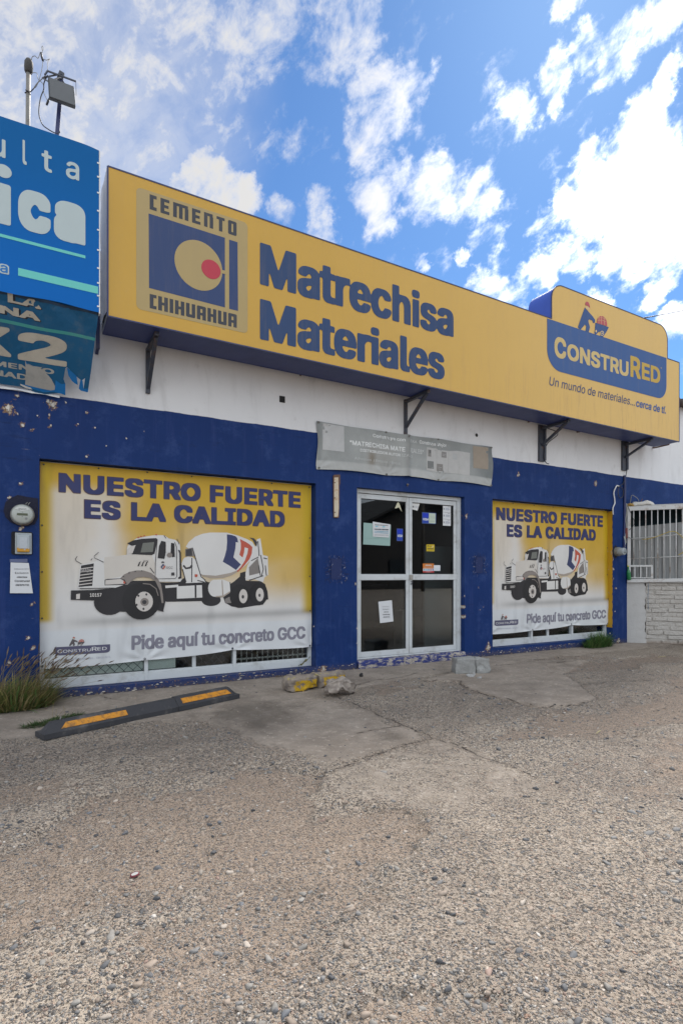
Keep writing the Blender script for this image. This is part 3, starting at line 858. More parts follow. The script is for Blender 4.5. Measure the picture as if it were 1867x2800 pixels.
    t.set(p.inputs['Base Color'], base)
    t.set(p.inputs['Roughness'], t.mix(t.m('MAXIMUM', q1, q2), (0.88,)*3, (0.62,)*3))
    t.set(p.inputs['Specular IOR Level'], 0.3)
    h = t.m('ADD', t.m('MULTIPLY', q1, 0.8), t.m('MULTIPLY', q2, 1.5))
    h = t.m('ADD', h, t.m('MULTIPLY', q3, 0.4))
    h = t.m('ADD', h, t.m('MULTIPLY', n_fine, t.m('SUBTRACT', 1.1, t.m('MULTIPLY', s, 0.8))))
    h = t.m('ADD', h, t.m('MULTIPLY', n_grit, 0.35))
    h = t.m('SUBTRACT', h, t.m('MULTIPLY', pit, 1.3))
    h = t.m('SUBTRACT', h, t.m('MULTIPLY', ck, 3.0))
    t.set(p.inputs['Normal'], t.bump(h, 1.0, 0.011))
    return m


SLAB = [(4.05,-1.10),(4.42,-1.34),(4.24,-1.70),(4.21,-2.16),(4.27,-2.67),(4.70,-2.76),(5.08,-2.70),(5.35,-2.35),(5.56,-2.13),(5.9,-1.6),(7.2,-1.0),(6.6,-0.75),(5.2,-0.7)]
APRON = [(-3,0.6),(-3,-1.35),(0.0,-1.30),(1.2,-1.5),(2.3,-1.35),(3.1,-1.15),(3.8,-0.85),(4.35,-0.9),(4.6,-0.75),(6.2,-0.62),(8.2,-0.55),(10.5,-0.6),(14,-0.6),(14,0.6)]
PATCH = [(1.62,-3.19),(1.50,-3.45),(1.72,-3.86),(2.2,-4.15),(2.6,-4.05),(2.79,-3.93),(2.79,-2.92),(2.2,-3.0)]
PATCH2 = [(1.2,-1.45),(1.45,-2.25),(1.65,-3.15),(2.78,-2.9),(2.78,-1.3),(2.1,-1.1)]
DIRT = [
    [(-0.6,-3.6),(0.27,-2.95),(1.35,-2.84),(1.55,-3.1),(1.46,-3.5),(1.75,-3.95),(1.6,-4.3),(1.1,-4.55),(0.75,-4.75),(0.45,-4.95),(0.2,-5.25),(-0.1,-5.2),(0.1,-4.6),(0.5,-4.2),(0.1,-4.0),(-0.8,-4.3)],
    [(3.0,-3.2),(4.1,-2.9),(5.6,-2.85),(7.5,-2.3),(8.2,-2.9),(6,-3.6),(4.2,-3.7)],
    [(6.3,-1.0),(8.8,-1.15),(8.9,-1.6),(7.0,-1.7),(5.8,-1.45)],
    [(0.55,-5.1),(0.95,-4.9),(1.2,-5.05),(1.05,-5.5),(0.6,-5.7)],
    [(-0.4,-5.6),(0.25,-5.3),(0.5,-5.5),(0.2,-6.2),(-0.5,-6.3)],
]
STAIN = [(1.15,-1.3),(1.42,-2.1),(1.75,-2.3),(2.1,-1.9),(2.35,-1.35),(1.95,-1.0)]
CRACKS = [
    [(2.784,-1.36),(2.77,-2.1),(2.78,-2.92),(2.79,-3.93)],
    [(2.78,-2.92),(2.2,-3.02),(1.63,-3.19)],
    [(2.3,-2.52),(2.75,-2.5)],
    [(4.05,-1.10),(4.42,-1.34),(4.24,-1.70),(4.21,-2.16),(4.27,-2.67),(4.70,-2.76),(5.08,-2.70),(5.40,-2.3),(5.56,-2.13)],
    [(3.15,-0.98),(3.6,-0.78),(4.0,-0.80),(4.32,-0.62)],
    [(5.56,-2.13),(6.1,-2.2),(6.6,-2.35)],
    [(5.6,-0.75),(6.6,-0.98),(7.2,-1.0)],
    [(0.62,-0.12),(0.68,-0.3),(0.83,-0.5)],
]


def ground_height(x, y):
    near = np.clip((y + 7.5) / 1.5, 0, 1) * np.clip((0.6 - y) / 0.5, 0, 1)
    h = (fbm(x*0.8, y*0.8, 3, 40) - 0.5) * 0.05 * np.clip((-y - 0.3) / 1.5, 0, 1)
    h = h + (fbm(x*5, y*5, 4, 50) - 0.5) * 0.022 * np.clip((-y - 1.0) / 1.2, 0, 1)
    for P_ in DIRT:
        wx = x + (fbm(x*2.5, y*2.5, 4, 3) - 0.5) * 0.35 + (fbm(x*14, y*14, 3, 4) - 0.5) * 0.06
        wy = y + (fbm(x*2.5, y*2.5, 4, 9) - 0.5) * 0.35
        h = h - 0.024 * np.clip((sdist(wx, wy, P_) + 0.03) / 0.06, 0, 1)
    sl = sdist(x, y, SLAB)
    h = h + 0.022 * np.clip((sl + 0.01) / 0.025, 0, 1)
    h = h + 0.010 * np.clip((sdist(x, y, APRON)) / 0.10, 0, 1) - 0.010
    return h * near


def build_ground():
    far_x = [-300, -120, -50, -20, -10, -6, -4, -3, -2.2, -1.6, -1.2]
    xs = np.concatenate([far_x, np.arange(-0.9, 3.4, 0.014), np.arange(3.4, 12.0, 0.03), [12.5, 13.5, 15, 20, 30, 60, 120, 300]])
    ys = np.concatenate([[-300, -120, -50, -25, -14, -10, -8.5, -7.5, -6.8], np.arange(-6.3, -3.2, 0.014), np.arange(-3.2, 0.22, 0.024), [0.4, 0.8, 2, 6, 15, 50, 150, 300]])
    X, Y = np.meshgrid(xs, ys, indexing='ij')
    sh = X.shape
    x = X.ravel(); y = Y.ravel()
    wx = x + (fbm(x*2.5, y*2.5, 4, 3) - 0.5) * 0.35
    wy = y + (fbm(x*2.5, y*2.5, 4, 9) - 0.5) * 0.35
    dirt = np.full(x.shape, -1.0)
    for P_ in DIRT:
        dirt = np.maximum(dirt, np.clip(sdist(wx, wy, P_) / 0.35, -1, 1))
    dirt = np.maximum(dirt, (fbm(x*0.9, y*0.9, 4, 21) - 0.66) * 4)
    smooth = np.clip(sdist(wx, wy, APRON) / 0.3, -1, 1)
    smooth = np.maximum(smooth, np.clip(sdist(x, y, SLAB) / 0.12, -1, 1))
    smooth = np.maximum(smooth, np.clip(sdist(wx, wy, PATCH) / 0.5, -1, 0.12) - 0.12)
    smooth = np.maximum(smooth, np.clip(sdist(wx, wy, PATCH2) / 0.5, -1, 0.32) - 0.14)
    stain = np.clip(sdist(wx, wy, STAIN) / 0.35, -1, 1) * 0.5 + 0.25
    stain = np.where(stain > 0, stain, 0)
    for (cx_, cy_, r_, a_) in ((4.95,-1.9,0.35,0.3),(2.5,-2.7,0.25,0.28),(0.9,-4.35,0.25,0.25),(6.6,-0.9,0.5,0.25),(1.7,-0.75,0.5,0.2),(3.2,-0.6,0.4,0.2)):
        stain = np.maximum(stain, a_ * np.exp(-((x-cx_)**2 + (y-cy_)**2) / r_**2) * 1.6)
    stain = np.maximum(stain, 0.30 * np.clip(1 + y/0.9, 0, 1) * np.clip(fbm(x*1.2, y*2.5, 4, 101)*2.2 - 0.5, 0, 1) * (y > -1.5))
    # a dark band where the wall meets the ground
    stain = np.maximum(stain, 0.55 * np.exp(-np.abs(y + 0.0) / 0.05) * (y > -0.5))
    cx2 = x + (fbm(x*9, y*9, 3, 61) - 0.5) * 0.07
    cy2 = y + (fbm(x*9, y*9, 3, 65) - 0.5) * 0.07
    crack = np.full(x.shape, 1.0)
    for c in CRACKS:
        crack = np.minimum(crack, seg_dist(cx2, cy2, c))
    coarse = fbm(x*1.3, y*1.3, 3, 33) + np.clip((-y - 3.2) / 4, 0, 0.5)
    z = ground_height(x, y)
    n, mm = sh
    i = np.arange((n-1)*(mm-1))
    a = (i // (mm-1)) * mm + i % (mm-1)
    F = np.stack([a, a+mm, a+mm+1, a+1], 1)
    me = bpy.data.meshes.new('ground')
    me.vertices.add(len(x)); me.vertices.foreach_set('co', np.stack([x, y, z], 1).astype(np.float32).ravel())
    me.loops.add(F.size); me.loops.foreach_set('vertex_index', F.astype(np.int32).ravel())
    me.polygons.add(len(F)); me.polygons.foreach_set('loop_start', np.arange(0, F.size, 4, dtype=np.int32))
    me.polygons.foreach_set('use_smooth', np.ones(len(F), dtype=bool))
    me.update(calc_edges=True)
    for k, vals in dict(dirt=dirt, smooth=smooth, stain=stain, crack=crack, coarse=coarse).items():
        at = me.attributes.new(k, 'FLOAT', 'POINT')
        at.data.foreach_set('value', vals.astype(np.float32))
    me.materials.append(ground_material())
    o = bpy.data.objects.new('ground', me)
    COL.objects.link(o)
    tag(o, 'worn grey concrete yard with exposed pebbles and tan dirt', 'ground', kind='structure')
    return o


build_ground()


def build_gravel():
    """loose pebbles: real little stones, one object"""
    ico = []
    for sub in (1, 2):
        bm = bmesh.new()
        bmesh.ops.create_icosphere(bm, subdivisions=sub, radius=1.0)
        v = np.array([q.co[:] for q in bm.verts]); bm.verts.index_update()
        f = np.array([[l.vert.index for l in q.loops] for q in bm.faces])
        ico.append((v, f)); bm.free()
    r = np.random.default_rng(5)
    N = 230000
    ang = R(90 - 29.3) + r.uniform(-R(48), R(48), N)
    dist = 1.1 + 8.5 * r.random(N) ** 1.7
    x = np.cos(ang) * dist; y = -6.35 + np.sin(ang) * dist
    dens = np.full(N, 0.62)
    dm = np.full(N, -1.0)
    wx = x + (fbm(x*2.5, y*2.5, 4, 3) - 0.5) * 0.35
    wy = y + (fbm(x*2.5, y*2.5, 4, 9) - 0.5) * 0.35
    for P_ in DIRT: dm = np.maximum(dm, sdist(wx, wy, P_))
    dens += 0.35 * np.exp(-(dm / 0.18) ** 2)
    dens *= 0.35 + 1.1 * np.clip((fbm(x*1.6, y*1.6, 3, 90) - 0.3) * 2.2, 0, 1)
    sm = np.maximum(np.maximum(sdist(wx, wy, APRON), sdist(x, y, SLAB)), np.maximum(sdist(wx, wy, PATCH), sdist(wx, wy, PATCH2)))
    dens = np.where(sm > 0.0, dens * 0.07, dens)
    keep = (r.random(N) < dens) & (y < -0.15) & (x < 11) & ~((x > 9.5) & (y > -1.6))
    x, y, dist = x[keep], y[keep], dist[keep]
    nb_ = 170                                                  # a few bigger cobbles set in the surface
    bx_ = r.uniform(-0.3, 6.5, nb_); by_ = r.uniform(-6.0, -2.6, nb_)
    x = np.concatenate([x, bx_]); y = np.concatenate([y, by_]); dist = np.concatenate([dist, np.hypot(bx_, by_ + 6.35)])
    n = len(x)
    size = 0.0026 + 0.0016 * r.pareto(2.6, n)
    size = np.clip(size, 0.0026, 0.0135) * np.clip(0.75 + dist * 0.09, 0.8, 1.5)
    size[-nb_:] = r.uniform(0.012, 0.022, nb_)
    z = ground_height(x, y)
    z[-nb_:] -= 0.003
    pal = np.array([(0.055,0.056,0.06),(0.10,0.10,0.103),(0.165,0.16,0.155),(0.22,0.205,0.185),(0.25,0.20,0.16),(0.33,0.285,0.24),(0.23,0.16,0.13),(0.42,0.39,0.355),(0.13,0.135,0.145)])
    pc = pal[r.choice(len(pal), n, p=[.06,.13,.19,.21,.17,.14,.03,.03,.04])] * r.uniform(0.8, 1.2, (n, 1))
    Vs = []; Fs = []; Cs = []; base = 0
    for big in (0, 1):
        idx = np.where((size > 0.0105) == bool(big))[0]
        tv, tf = ico[1 if big else 0]
        k = len(idx)
        sx = size[idx] * r.uniform(0.8, 1.55, k); sy = size[idx] * r.uniform(0.7, 1.1, k); sz = size[idx] * r.uniform(0.4, 0.75, k)
        wob = r.uniform(0.66, 1.25, (k, len(tv))) if big == 0 else r.uniform(0.86, 1.12, (k, len(tv))) * (1 + 0.22*np.sin(tv[None, :, 0]*3 + r.uniform(0, 6, (k, 1))) * np.sign(tv[None, :, 1] + r.uniform(-.5, .5, (k, 1))))
        P = tv[None] * wob[..., None] * np.stack([sx, sy, sz], 1)[:, None]
        a = r.uniform(0, 2*np.pi, k); ca, sa = np.cos(a)[:, None], np.sin(a)[:, None]
        tilt = r.uniform(-0.35, 0.35, k)[:, None]
        X = P[..., 0]*ca - P[..., 1]*sa + x[idx][:, None]
        Y = P[..., 0]*sa + P[..., 1]*ca + y[idx][:, None]
        Z = P[..., 2] + P[..., 0]*tilt + (z[idx] + sz * r.uniform(-0.35, 0.40, k))[:, None]
        Vs.append(np.stack([X, Y, Z], -1).reshape(-1, 3))
        Fs.append((tf[None] + (np.arange(k) * len(tv))[:, None, None] + base).reshape(-1, 3))
        Cs.append(np.repeat(pc[idx], len(tv), 0))
        base += k * len(tv)
    V = np.concatenate(Vs); F = np.concatenate(Fs); C = np.concatenate(Cs)
    me = bpy.data.meshes.new('gravel')
    me.vertices.add(len(V)); me.vertices.foreach_set('co', V.astype(np.float32).ravel())
    me.loops.add(F.size); me.loops.foreach_set('vertex_index', F.astype(np.int32).ravel())
    me.polygons.add(len(F)); me.polygons.foreach_set('loop_start', np.arange(0, F.size, 3, dtype=np.int32))
    me.update(calc_edges=True)
    c4 = np.ones((len(V), 4)); c4[:, :3] = C
    ca_ = me.color_attributes.new('Col', 'FLOAT_COLOR', 'POINT'); ca_.data.foreach_set('color', c4.ravel())
    me.materials.append(attr_mat('pebble_stone', 0.75, 0.25, 120.0, 0.1, 300))
    o = bpy.data.objects.new('gravel', me)
    COL.objects.link(o)
    tag(o, 'loose pebbles and grit scattered over the worn yard', 'gravel', kind='stuff')


build_gravel()

# ------------------------------------------------------------------ shop building
BLUE_TOP = 3.11
PEEL = [(-0.213,2.918,.055),(0.18,3.012,.045),(0.136,3.041,.03),(0.148,2.903,.025),(-0.087,2.768,.03),(-0.014,2.729,.018),(0.413,2.843,.018),(0.888,2.754,.02),(0.684,2.647,.014),(0.574,2.827,.016),(0.493,2.514,.02),(-0.111,2.181,.018),(0.042,2.878,.016),(0.161,2.794,.022),(-0.135,3.055,.03),(0.296,3.051,.02),(0.487,2.978,.02),(1.07,2.853,.012),(-0.213,2.031,.016),(-0.099,1.734,.016),(-0.01,0.972,.018),(-0.032,0.635,.03),(-0.201,0.402,.03),(0.005,0.534,.018),(-0.129,2.874,.025),
        (5.738,2.158,.035),(5.98,1.068,.022),(5.707,0.633,.03),(6.193,0.133,.055),(6.086,0.768,.014),(6.019,0.73,.014),(3.781,1.145,.03),(3.155,0.604,.016),(3.294,0.046,.05),(4.641,2.55,.015),(6.854,2.893,.042),(8.786,2.906,.05),(9.277,1.558,.03),(9.288,1.371,.03),(9.37,1.018,.03),(9.446,0.048,.05),(6.19,0.2,.03),(9.184,0.203,.03),(9.29,1.2,.025),(9.33,0.6,.03),(5.70,0.95,.02),(5.71,0.78,.02),(3.80,0.55,.02),(3.80,0.35,.015)]
WCRACK = [[(-0.171,3.077),(-0.159,2.856),(-0.183,2.728),(-0.153,2.62),(-0.105,2.535),(-0.007,2.525),(0.067,2.476)], [(-0.283,0.704),(-0.141,0.795),(0.042,0.843)],
          [(0.75,3.75),(0.80,3.55),(0.72,3.4),(0.78,3.25)], [(5.3,3.7),(5.35,3.5),(5.28,3.32)], [(3.9,3.6),(4.0,3.45),(3.95,3.3)]]


def wall_material():
    m, t, p, out = newmat('painted_plaster_white_over_blue')
    co = t.co
    z = t.n('ShaderNodeSeparateXYZ', {0: co}).outputs[2]
    peel = t.attr('peel').outputs['Fac']
    crack = t.attr('crack').outputs['Fac']
    n1 = t.noise(co, 1.6, 5, 0.6)
    n2 = t.noise(co, 14.0, 7, 0.65)
    n3 = t.noise(co, 70.0, 5, 0.65)
    streak = t.noise(t.scale(co, (7.0, 7.0, 0.5)), 1.5, 7, 0.65)
    edge = t.m('ADD', z, t.m('ADD', t.m('MULTIPLY', t.m('SUBTRACT', t.noise(co, 1.2, 2), 0.5), 0.05), t.m('MULTIPLY', t.m('SUBTRACT', n2, 0.5), 0.012)))
    isw = t.ss(edge, BLUE_TOP - 0.003, BLUE_TOP + 0.003)
    white = t.mix(n1, (0.60, 0.60, 0.605), (0.72, 0.72, 0.72))
    white = t.mix(t.m('MULTIPLY', t.ss(t.noise(t.scale(co, (2.2, 2.2, 0.5)), 1.7, 8, 0.6, 0.6), 0.50, 0.78), 0.42), white, (0.38, 0.37, 0.36))
    white = t.mix(t.m('MULTIPLY', t.ss(t.noise(co, 5.0, 8, 0.72), 0.56, 0.72), 0.40), white, (0.44, 0.43, 0.42))
    blue = t.mix(n1, (0.0042, 0.0215, 0.098), (0.0080, 0.0340, 0.150))
    blue = t.mix(t.m('MULTIPLY', t.ss(streak, 0.50, 0.80), 0.55), blue, (0.035, 0.055, 0.18))
    blue = t.mix(t.m('MULTIPLY', t.ss(n2, 0.57, 0.72), 0.35), blue, (0.005, 0.0145, 0.072))
    blue = t.mix(t.ss(t.noise(co, 2.7, 8, 0.72), 0.50, 0.66, 0.0, 0.55), blue, (0.030, 0.062, 0.190))
    blue = t.mix(t.ss(t.noise(t.scale(co, (0.6, 1, 3.0)), 5.0, 6, 0.7), 0.56, 0.70, 0.0, 0.5), blue, (0.006, 0.016, 0.060))
    scuff = t.m('MULTIPLY', t.ss(t.noise(co, 26.0, 8, 0.75), 0.64, 0.71), t.ss(z, 3.4, 0.2))
    blue = t.mix(t.m('MULTIPLY', scuff, 0.6), blue, (0.17, 0.19, 0.28))
    c = t.mix(isw, blue, white)
    # grime at the foot of the wall
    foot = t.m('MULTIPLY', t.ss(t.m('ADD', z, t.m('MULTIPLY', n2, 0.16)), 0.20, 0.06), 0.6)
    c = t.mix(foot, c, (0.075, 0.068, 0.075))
    pk = t.m('ADD', peel, t.m('MULTIPLY', t.m('SUBTRACT', t.noise(co, 38.0, 6, 0.7), 0.5), 1.3))
    rim = t.ss(pk, 0.40, 0.52)
    core = t.ss(pk, 0.55, 0.62)
    c = t.mix(t.m('MULTIPLY', rim, t.m('SUBTRACT', 1.0, isw)), c, t.mix(n2, (0.30, 0.16, 0.05), (0.16, 0.11, 0.08)))
    c = t.mix(core, c, t.mix(n3, (0.36, 0.31, 0.25), (0.66, 0.63, 0.57)))
    ck = t.ss(t.m('ADD', crack, t.m('MULTIPLY', t.m('SUBTRACT', n3, 0.5), 0.012)), 0.007, 0.001)
    c = t.mix(t.m('MULTIPLY', ck, 0.65), c, t.mix(isw, (0.16, 0.16, 0.2), (0.25, 0.24, 0.24)))
    t.set(p.inputs['Base Color'], c)
    t.set(p.inputs['Roughness'], t.mix(isw, (0.55,)*3, (0.8,)*3))
    t.set(p.inputs['Specular IOR Level'], 0.15)
    h = t.m('ADD', t.m('MULTIPLY', n2, 0.6), t.m('MULTIPLY', n3, 0.35))
    h = t.m('SUBTRACT', h, t.m('MULTIPLY', core, 0.8))
    h = t.m('ADD', h, t.m('MULTIPLY', t.noise(co, 5.0, 4), 0.9))
    t.set(p.inputs['Normal'], t.bump(h, 0.45, 0.008))
    return m


M['wall'] = wall_material()
shop = empty('shop_building', 'single storey shop, white plaster above and dark blue below, with posters in its windows', 'building', (0, 0, 0))

WALL_TOP = 4.72
X0, X1 = -3.0, 14.0
OPEN = [(0.06, 3.19, 0.075, 2.45), (3.81, 5.707, -0.02, 2.452), (6.285, 9.277, 0.115, 2.465), (9.76, 13.2, -0.02, 2.575)]


def facade():
    xs = sorted(set([round(v, 4) for v in np.arange(X0, X1 + 0.01, 0.05)] + [v for o in OPEN for v in o[:2]]))
    zs = sorted(set([round(v, 4) for v in np.arange(-0.02, WALL_TOP, 0.05)] + [WALL_TOP] + [v for o in OPEN for v in o[2:]]))
    def clean(a, keep):
        out = [a[0]]
        for v in a[1:]:
            if v - out[-1] < 0.012:
                if v in keep: out[-1] = v
                continue
            out.append(v)
        return out
    xs = clean(xs, {v for o in OPEN for v in o[:2]}); zs = clean(zs, {v for o in OPEN for v in o[2:]})
    solid = np.ones((len(xs)-1, len(zs)-1), bool)
    for i in range(len(xs)-1):
        for k in range(len(zs)-1):
            cx_, cz_ = (xs[i]+xs[i+1])/2, (zs[k]+zs[k+1])/2
            for a, b, c, d in OPEN:
                if a < cx_ < b and c < cz_ < d: solid[i, k] = False
    V = []; F = []; id_ = {}
    TH = 0.2
    def vid(i, k, b):
        if (i, k, b) not in id_:
            id_[(i, k, b)] = len(V); V.append((xs[i], TH if b else 0.0, zs[k]))
        return id_[(i, k, b)]
    for i in range(len(xs)-1):
        for k in range(len(zs)-1):
            if not solid[i, k]: continue
            F.append((vid(i,k,0), vid(i+1,k,0), vid(i+1,k+1,0), vid(i,k+1,0)))
            F.append((vid(i,k,1), vid(i,k+1,1), vid(i+1,k+1,1), vid(i+1,k,1)))
            for (di, dk, a, b) in ((-1,0,(i,k),(i,k+1)), (1,0,(i+1,k+1),(i+1,k)), (0,-1,(i+1,k),(i,k)), (0,1,(i,k+1),(i+1,k+1))):
                ii, kk = i+di, k+dk
                if ii < 0 or kk < 0 or ii >= solid.shape[0] or kk >= solid.shape[1] or not solid[ii, kk]:
                    F.append((vid(*a,0), vid(*b,0), vid(*b,1), vid(*a,1)))
    V = np.array(V)
    x, z = V[:, 0], V[:, 2]
    peel = np.zeros(len(V))
    for px, pz, r_ in PEEL:
        peel = np.maximum(peel, np.exp(-((x-px)**2 + (z-pz)**2) / (2*(max(r_, .02)*0.85)**2)) * 0.85)
    # knocked edges along the sills and foot
    peel = np.maximum(peel, 0.33 * ((z < 0.11) & (x < 9.7)))
    crack = np.full(len(V), 1.0)
    for c in WCRACK: crack = np.minimum(crack, seg_dist(x, z, c))
    # slight unevenness of hand-laid plaster
    front = V[:, 1] < 0.01
    V[front, 1] += ((fbm(x[front]*1.7+40, z[front]*1.7, 3, 71) - 0.5) * 0.012)
    return mk('wall', V, F, M['wall'], shop, attrs=dict(peel=peel, crack=crack))


facade()

# small flakes of missing paint with real edges, built as thin plaster patches inside the wall part
fl = Print()
r_ = np.random.default_rng(3)
for px, pz, rad in PEEL:
    if rad < 0.012: continue
    k = 11
    a = np.sort(r_.uniform(0, 2*np.pi, k))
    rr = rad * r_.uniform(0.25, 0.75, k)
    asp = r_.uniform(0.55, 1.0)
    rim = [(px + math.cos(t)*q*asp*1.25, pz + math.sin(t)*q*1.25) for t, q in zip(a, rr)]
    core = [(px + math.cos(t)*q*asp, pz + math.sin(t)*q) for t, q in zip(a, rr)]
    fl.poly(rim, (0.20, 0.12, 0.06) if r_.random() < 0.6 else (0.06, 0.06, 0.09), 1)
    fl.poly(core, tuple(np.array((0.62, 0.58, 0.52)) * r_.uniform(0.6, 1.0)), 2)
for _ in range(260):                                              # chips along the plinth and door step
    px = r_.uniform(0.1, 9.6); pz = r_.uniform(0.0, 0.085) if px < 3.8 or px > 5.7 else r_.uniform(0.0, 0.1)
    if 3.81 < px < 5.71: continue
    q = r_.uniform(0.003, 0.013)
    fl.poly([(px-q*1.8, pz), (px-q*.4, pz-q*.5), (px+q*1.6, pz-q*.2), (px+q*.9, pz+q*.5), (px-q*.6, pz+q*.6)], tuple(np.array((0.55, 0.5, 0.42))*r_.uniform(0.4, 1)), 1)
tag(fl.build('paint_chips', M['sticker'], shop, plane_at(-0.007), 0.001), kind='stuff')

# inside: floor, back wall, side walls, ceiling
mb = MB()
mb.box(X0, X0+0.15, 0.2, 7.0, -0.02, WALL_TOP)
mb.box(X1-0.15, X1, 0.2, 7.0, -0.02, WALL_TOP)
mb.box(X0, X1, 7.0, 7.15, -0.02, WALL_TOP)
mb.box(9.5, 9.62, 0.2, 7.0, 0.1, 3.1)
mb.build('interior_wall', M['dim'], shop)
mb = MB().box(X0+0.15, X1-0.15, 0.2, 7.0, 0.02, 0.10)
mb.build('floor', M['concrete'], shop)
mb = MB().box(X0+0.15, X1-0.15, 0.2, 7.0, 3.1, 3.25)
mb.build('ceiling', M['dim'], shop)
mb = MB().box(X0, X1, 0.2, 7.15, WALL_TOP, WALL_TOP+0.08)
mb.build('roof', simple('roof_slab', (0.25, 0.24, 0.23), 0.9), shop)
# tiled edge of the roof at the right hand end
mb = MB()
for k in range(22):
    x = 10.95 + k*0.15
    mb.tube([(x, -0.16, WALL_TOP-0.02-(0.0)), (x, 0.9, WALL_TOP+0.22)], 0.075, 8)
mb.build('roof_tiles', simple('dark_clay_tiles', (0.06, 0.045, 0.04), 0.85, 0.3, 10), shop, smooth=True)

# door step
def step_col(v, nrm):
    return (0.02, 0.03, 0.14)
m_, t, p, out = newmat('chipped_blue_step')
nn = t.noise(t.scale(t.co, (1, 2, 3)), 9.0, 8, 0.7)
t.set(p.inputs['Base Color'], t.mix(t.ss(nn, 0.47, 0.56), (0.018, 0.028, 0.14), t.mix(t.noise(t.co, 40, 4), (0.20, 0.17, 0.14), (0.46, 0.42, 0.37))))
t.set(p.inputs['Roughness'], 0.75)
t.set(p.inputs['Normal'], t.bump(t.noise(t.co, 25, 6), 0.5, 0.02))
M['step'] = m_
V = []; F = []
n = 60
for i in range(n + 1):
    x = 3.812 + (5.705 - 3.812) * i / n
    d = 0.012 * math.sin(i*1.3) + 0.010 * math.sin(i*0.47+1) 
    e = 0.008 * math.sin(i*2.1) + 0.006 * math.sin(i*0.9)
    V += [(x, -0.035 + d*0.6, -0.01), (x, -0.030 + d, 0.075 + e), (x, -0.01 + d, 0.105 + e*0.6), (x, 0.22, 0.105)]
for i in range(n):
    for k in range(3):
        F.append((i*4+k, (i+1)*4+k, (i+1)*4+k+1, i*4+k+1))
mk('doorstep', V, F, M['step'], shop, smooth=False)


# windows behind the posters
def diamond_mesh(parent, x0, x1, z0, z1, y):
    mb = MB()
    s = 0.095
    k = int((x1 - x0 + (z1 - z0)) / s) + 2
    for i in range(-int((z1-z0)/s) - 1, k):
        for sgn in (1, -1):
            xa = x0 + i*s; za = z0 if sgn > 0 else z1
            xb = xa + (z1 - z0); zb = z1 if sgn > 0 else z0
            ta, tb = 0.0, 1.0
            if xa < x0: ta = (x0 - xa) / (xb - xa)
            if xb > x1: tb = (x1 - xa) / (xb - xa)
            if tb - ta <= 0.02: continue
            f = lambda q: (xa + (xb-xa)*q, y + (0.004 if sgn > 0 else -0.002), za + (zb-za)*q)
            mb.tube([f(ta), f(tb)], 0.0032, 5)
    return mb.build('security_mesh', M['dark_steel'], parent)


def shop_window(x0, x1, z0, z1, muls, mid=()):
    """white aluminium frame set back in the opening; the bottom strip shows below the poster"""
    mb = MB()
    y0, y1 = 0.125, 0.185
    mb.box(x0, x1, y0, y1, z0, z0+0.085); mb.box(x0, x1, y0, y1, z1-0.06, z1)
    mb.box(x0, x0+0.045, y0+0.001, y1, z0+0.085, z1-0.06); mb.box(x1-0.045, x1, y0+0.001, y1, z0+0.085, z1-0.06)
    for q in muls:
        mb.box(q-0.02, q+0.02, y0-0.006, y1, z0-0.0+0.002, z1-0.06)
    mb.box(x0+0.045, x1-0.045, y0+0.012, y1, z0+0.085, z0+0.105)
    for q in mid:
        mb.box(q-0.022, q+0.022, y0+0.025, y1, z0+0.105, z1-0.06)
    fr = mb.build('window_frame', M['alu'], shop, bevel=0.003)
    pn = MB().box(x0+0.045, x1-0.045, 0.162, 0.166, z0+0.105, z1-0.06).build('pane', M['winglass'], fr)
    return fr


f1_ = shop_window(0.062, 3.188, 0.077, 2.448, (1.115, 2.145), (1.66,))
diamond_mesh(f1_, 0.11, 1.09, 0.185, 0.5, 0.1695)
diamond_mesh(f1_, 1.14, 3.14, 0.185, 0.5, 0.19)
f2_ = shop_window(6.287, 9.275, 0.117, 2.463, (7.30, 8.32), (7.73,))
diamond_mesh(f2_, 7.3, 7.75, 0.22, 0.62, 0.215)
# things pushed up against the glass inside
brd = tag(mk('grey_board', *(lambda b: (b.V, b.F))(MB().box(0.115, 1.09, 0.172, 0.178, 0.19, 1.2).box(1.14, 1.45, 0.174, 0.18, 0.19, 1.2)), simple('pale_board', (0.62, 0.66, 0.63), 0.8, 0.06, 3)), 'pale grey green board standing inside the left shop window behind its mesh', 'board')
tag(MB().box(6.34, 7.27, 0.20, 0.21, 0.13, 1.2).box(7.76, 8.28, 0.26, 0.27, 0.13, 1.0).build('grey_board', simple('grey_card', (0.36, 0.37, 0.34), 0.8, 0.2, 4), None, loc=(6.8, 0.2, 0.13)), 'mottled grey board standing inside the right shop window under its poster', 'board')
mb = MB()
for k in range(14):
    x = 2.2 + k*0.07
    mb.bar((x, 0.24, 0.12), (x, 0.24, 0.9), 0.012, 0.012)
mb.bar((2.15, 0.24, 0.22), (3.2, 0.24, 0.22), 0.02, 0.02); mb.bar((2.15, 0.24, 0.36), (3.2, 0.24, 0.36), 0.02, 0.02)
tag(mb.build('wire_rack', simple('pale_wire', (0.5, 0.5, 0.48), 0.5), None), 'pale wire rack inside the left shop window at its right end', 'rack')

# ------------------------------------------------------------------ aluminium double door
dr = mk('door_frame', *(lambda b: (b.V, b.F))(MB().box(3.813, 5.704, 0.075, 0.17, 2.395, 2.449).box(3.813, 3.872, 0.076, 0.17, 0.107, 2.395).box(5.632, 5.704, 0.076, 0.17, 0.107, 2.395).box(3.872, 5.632, 0.085, 0.17, 0.107, 0.128)), M['alu'], shop, bevel=0.004)


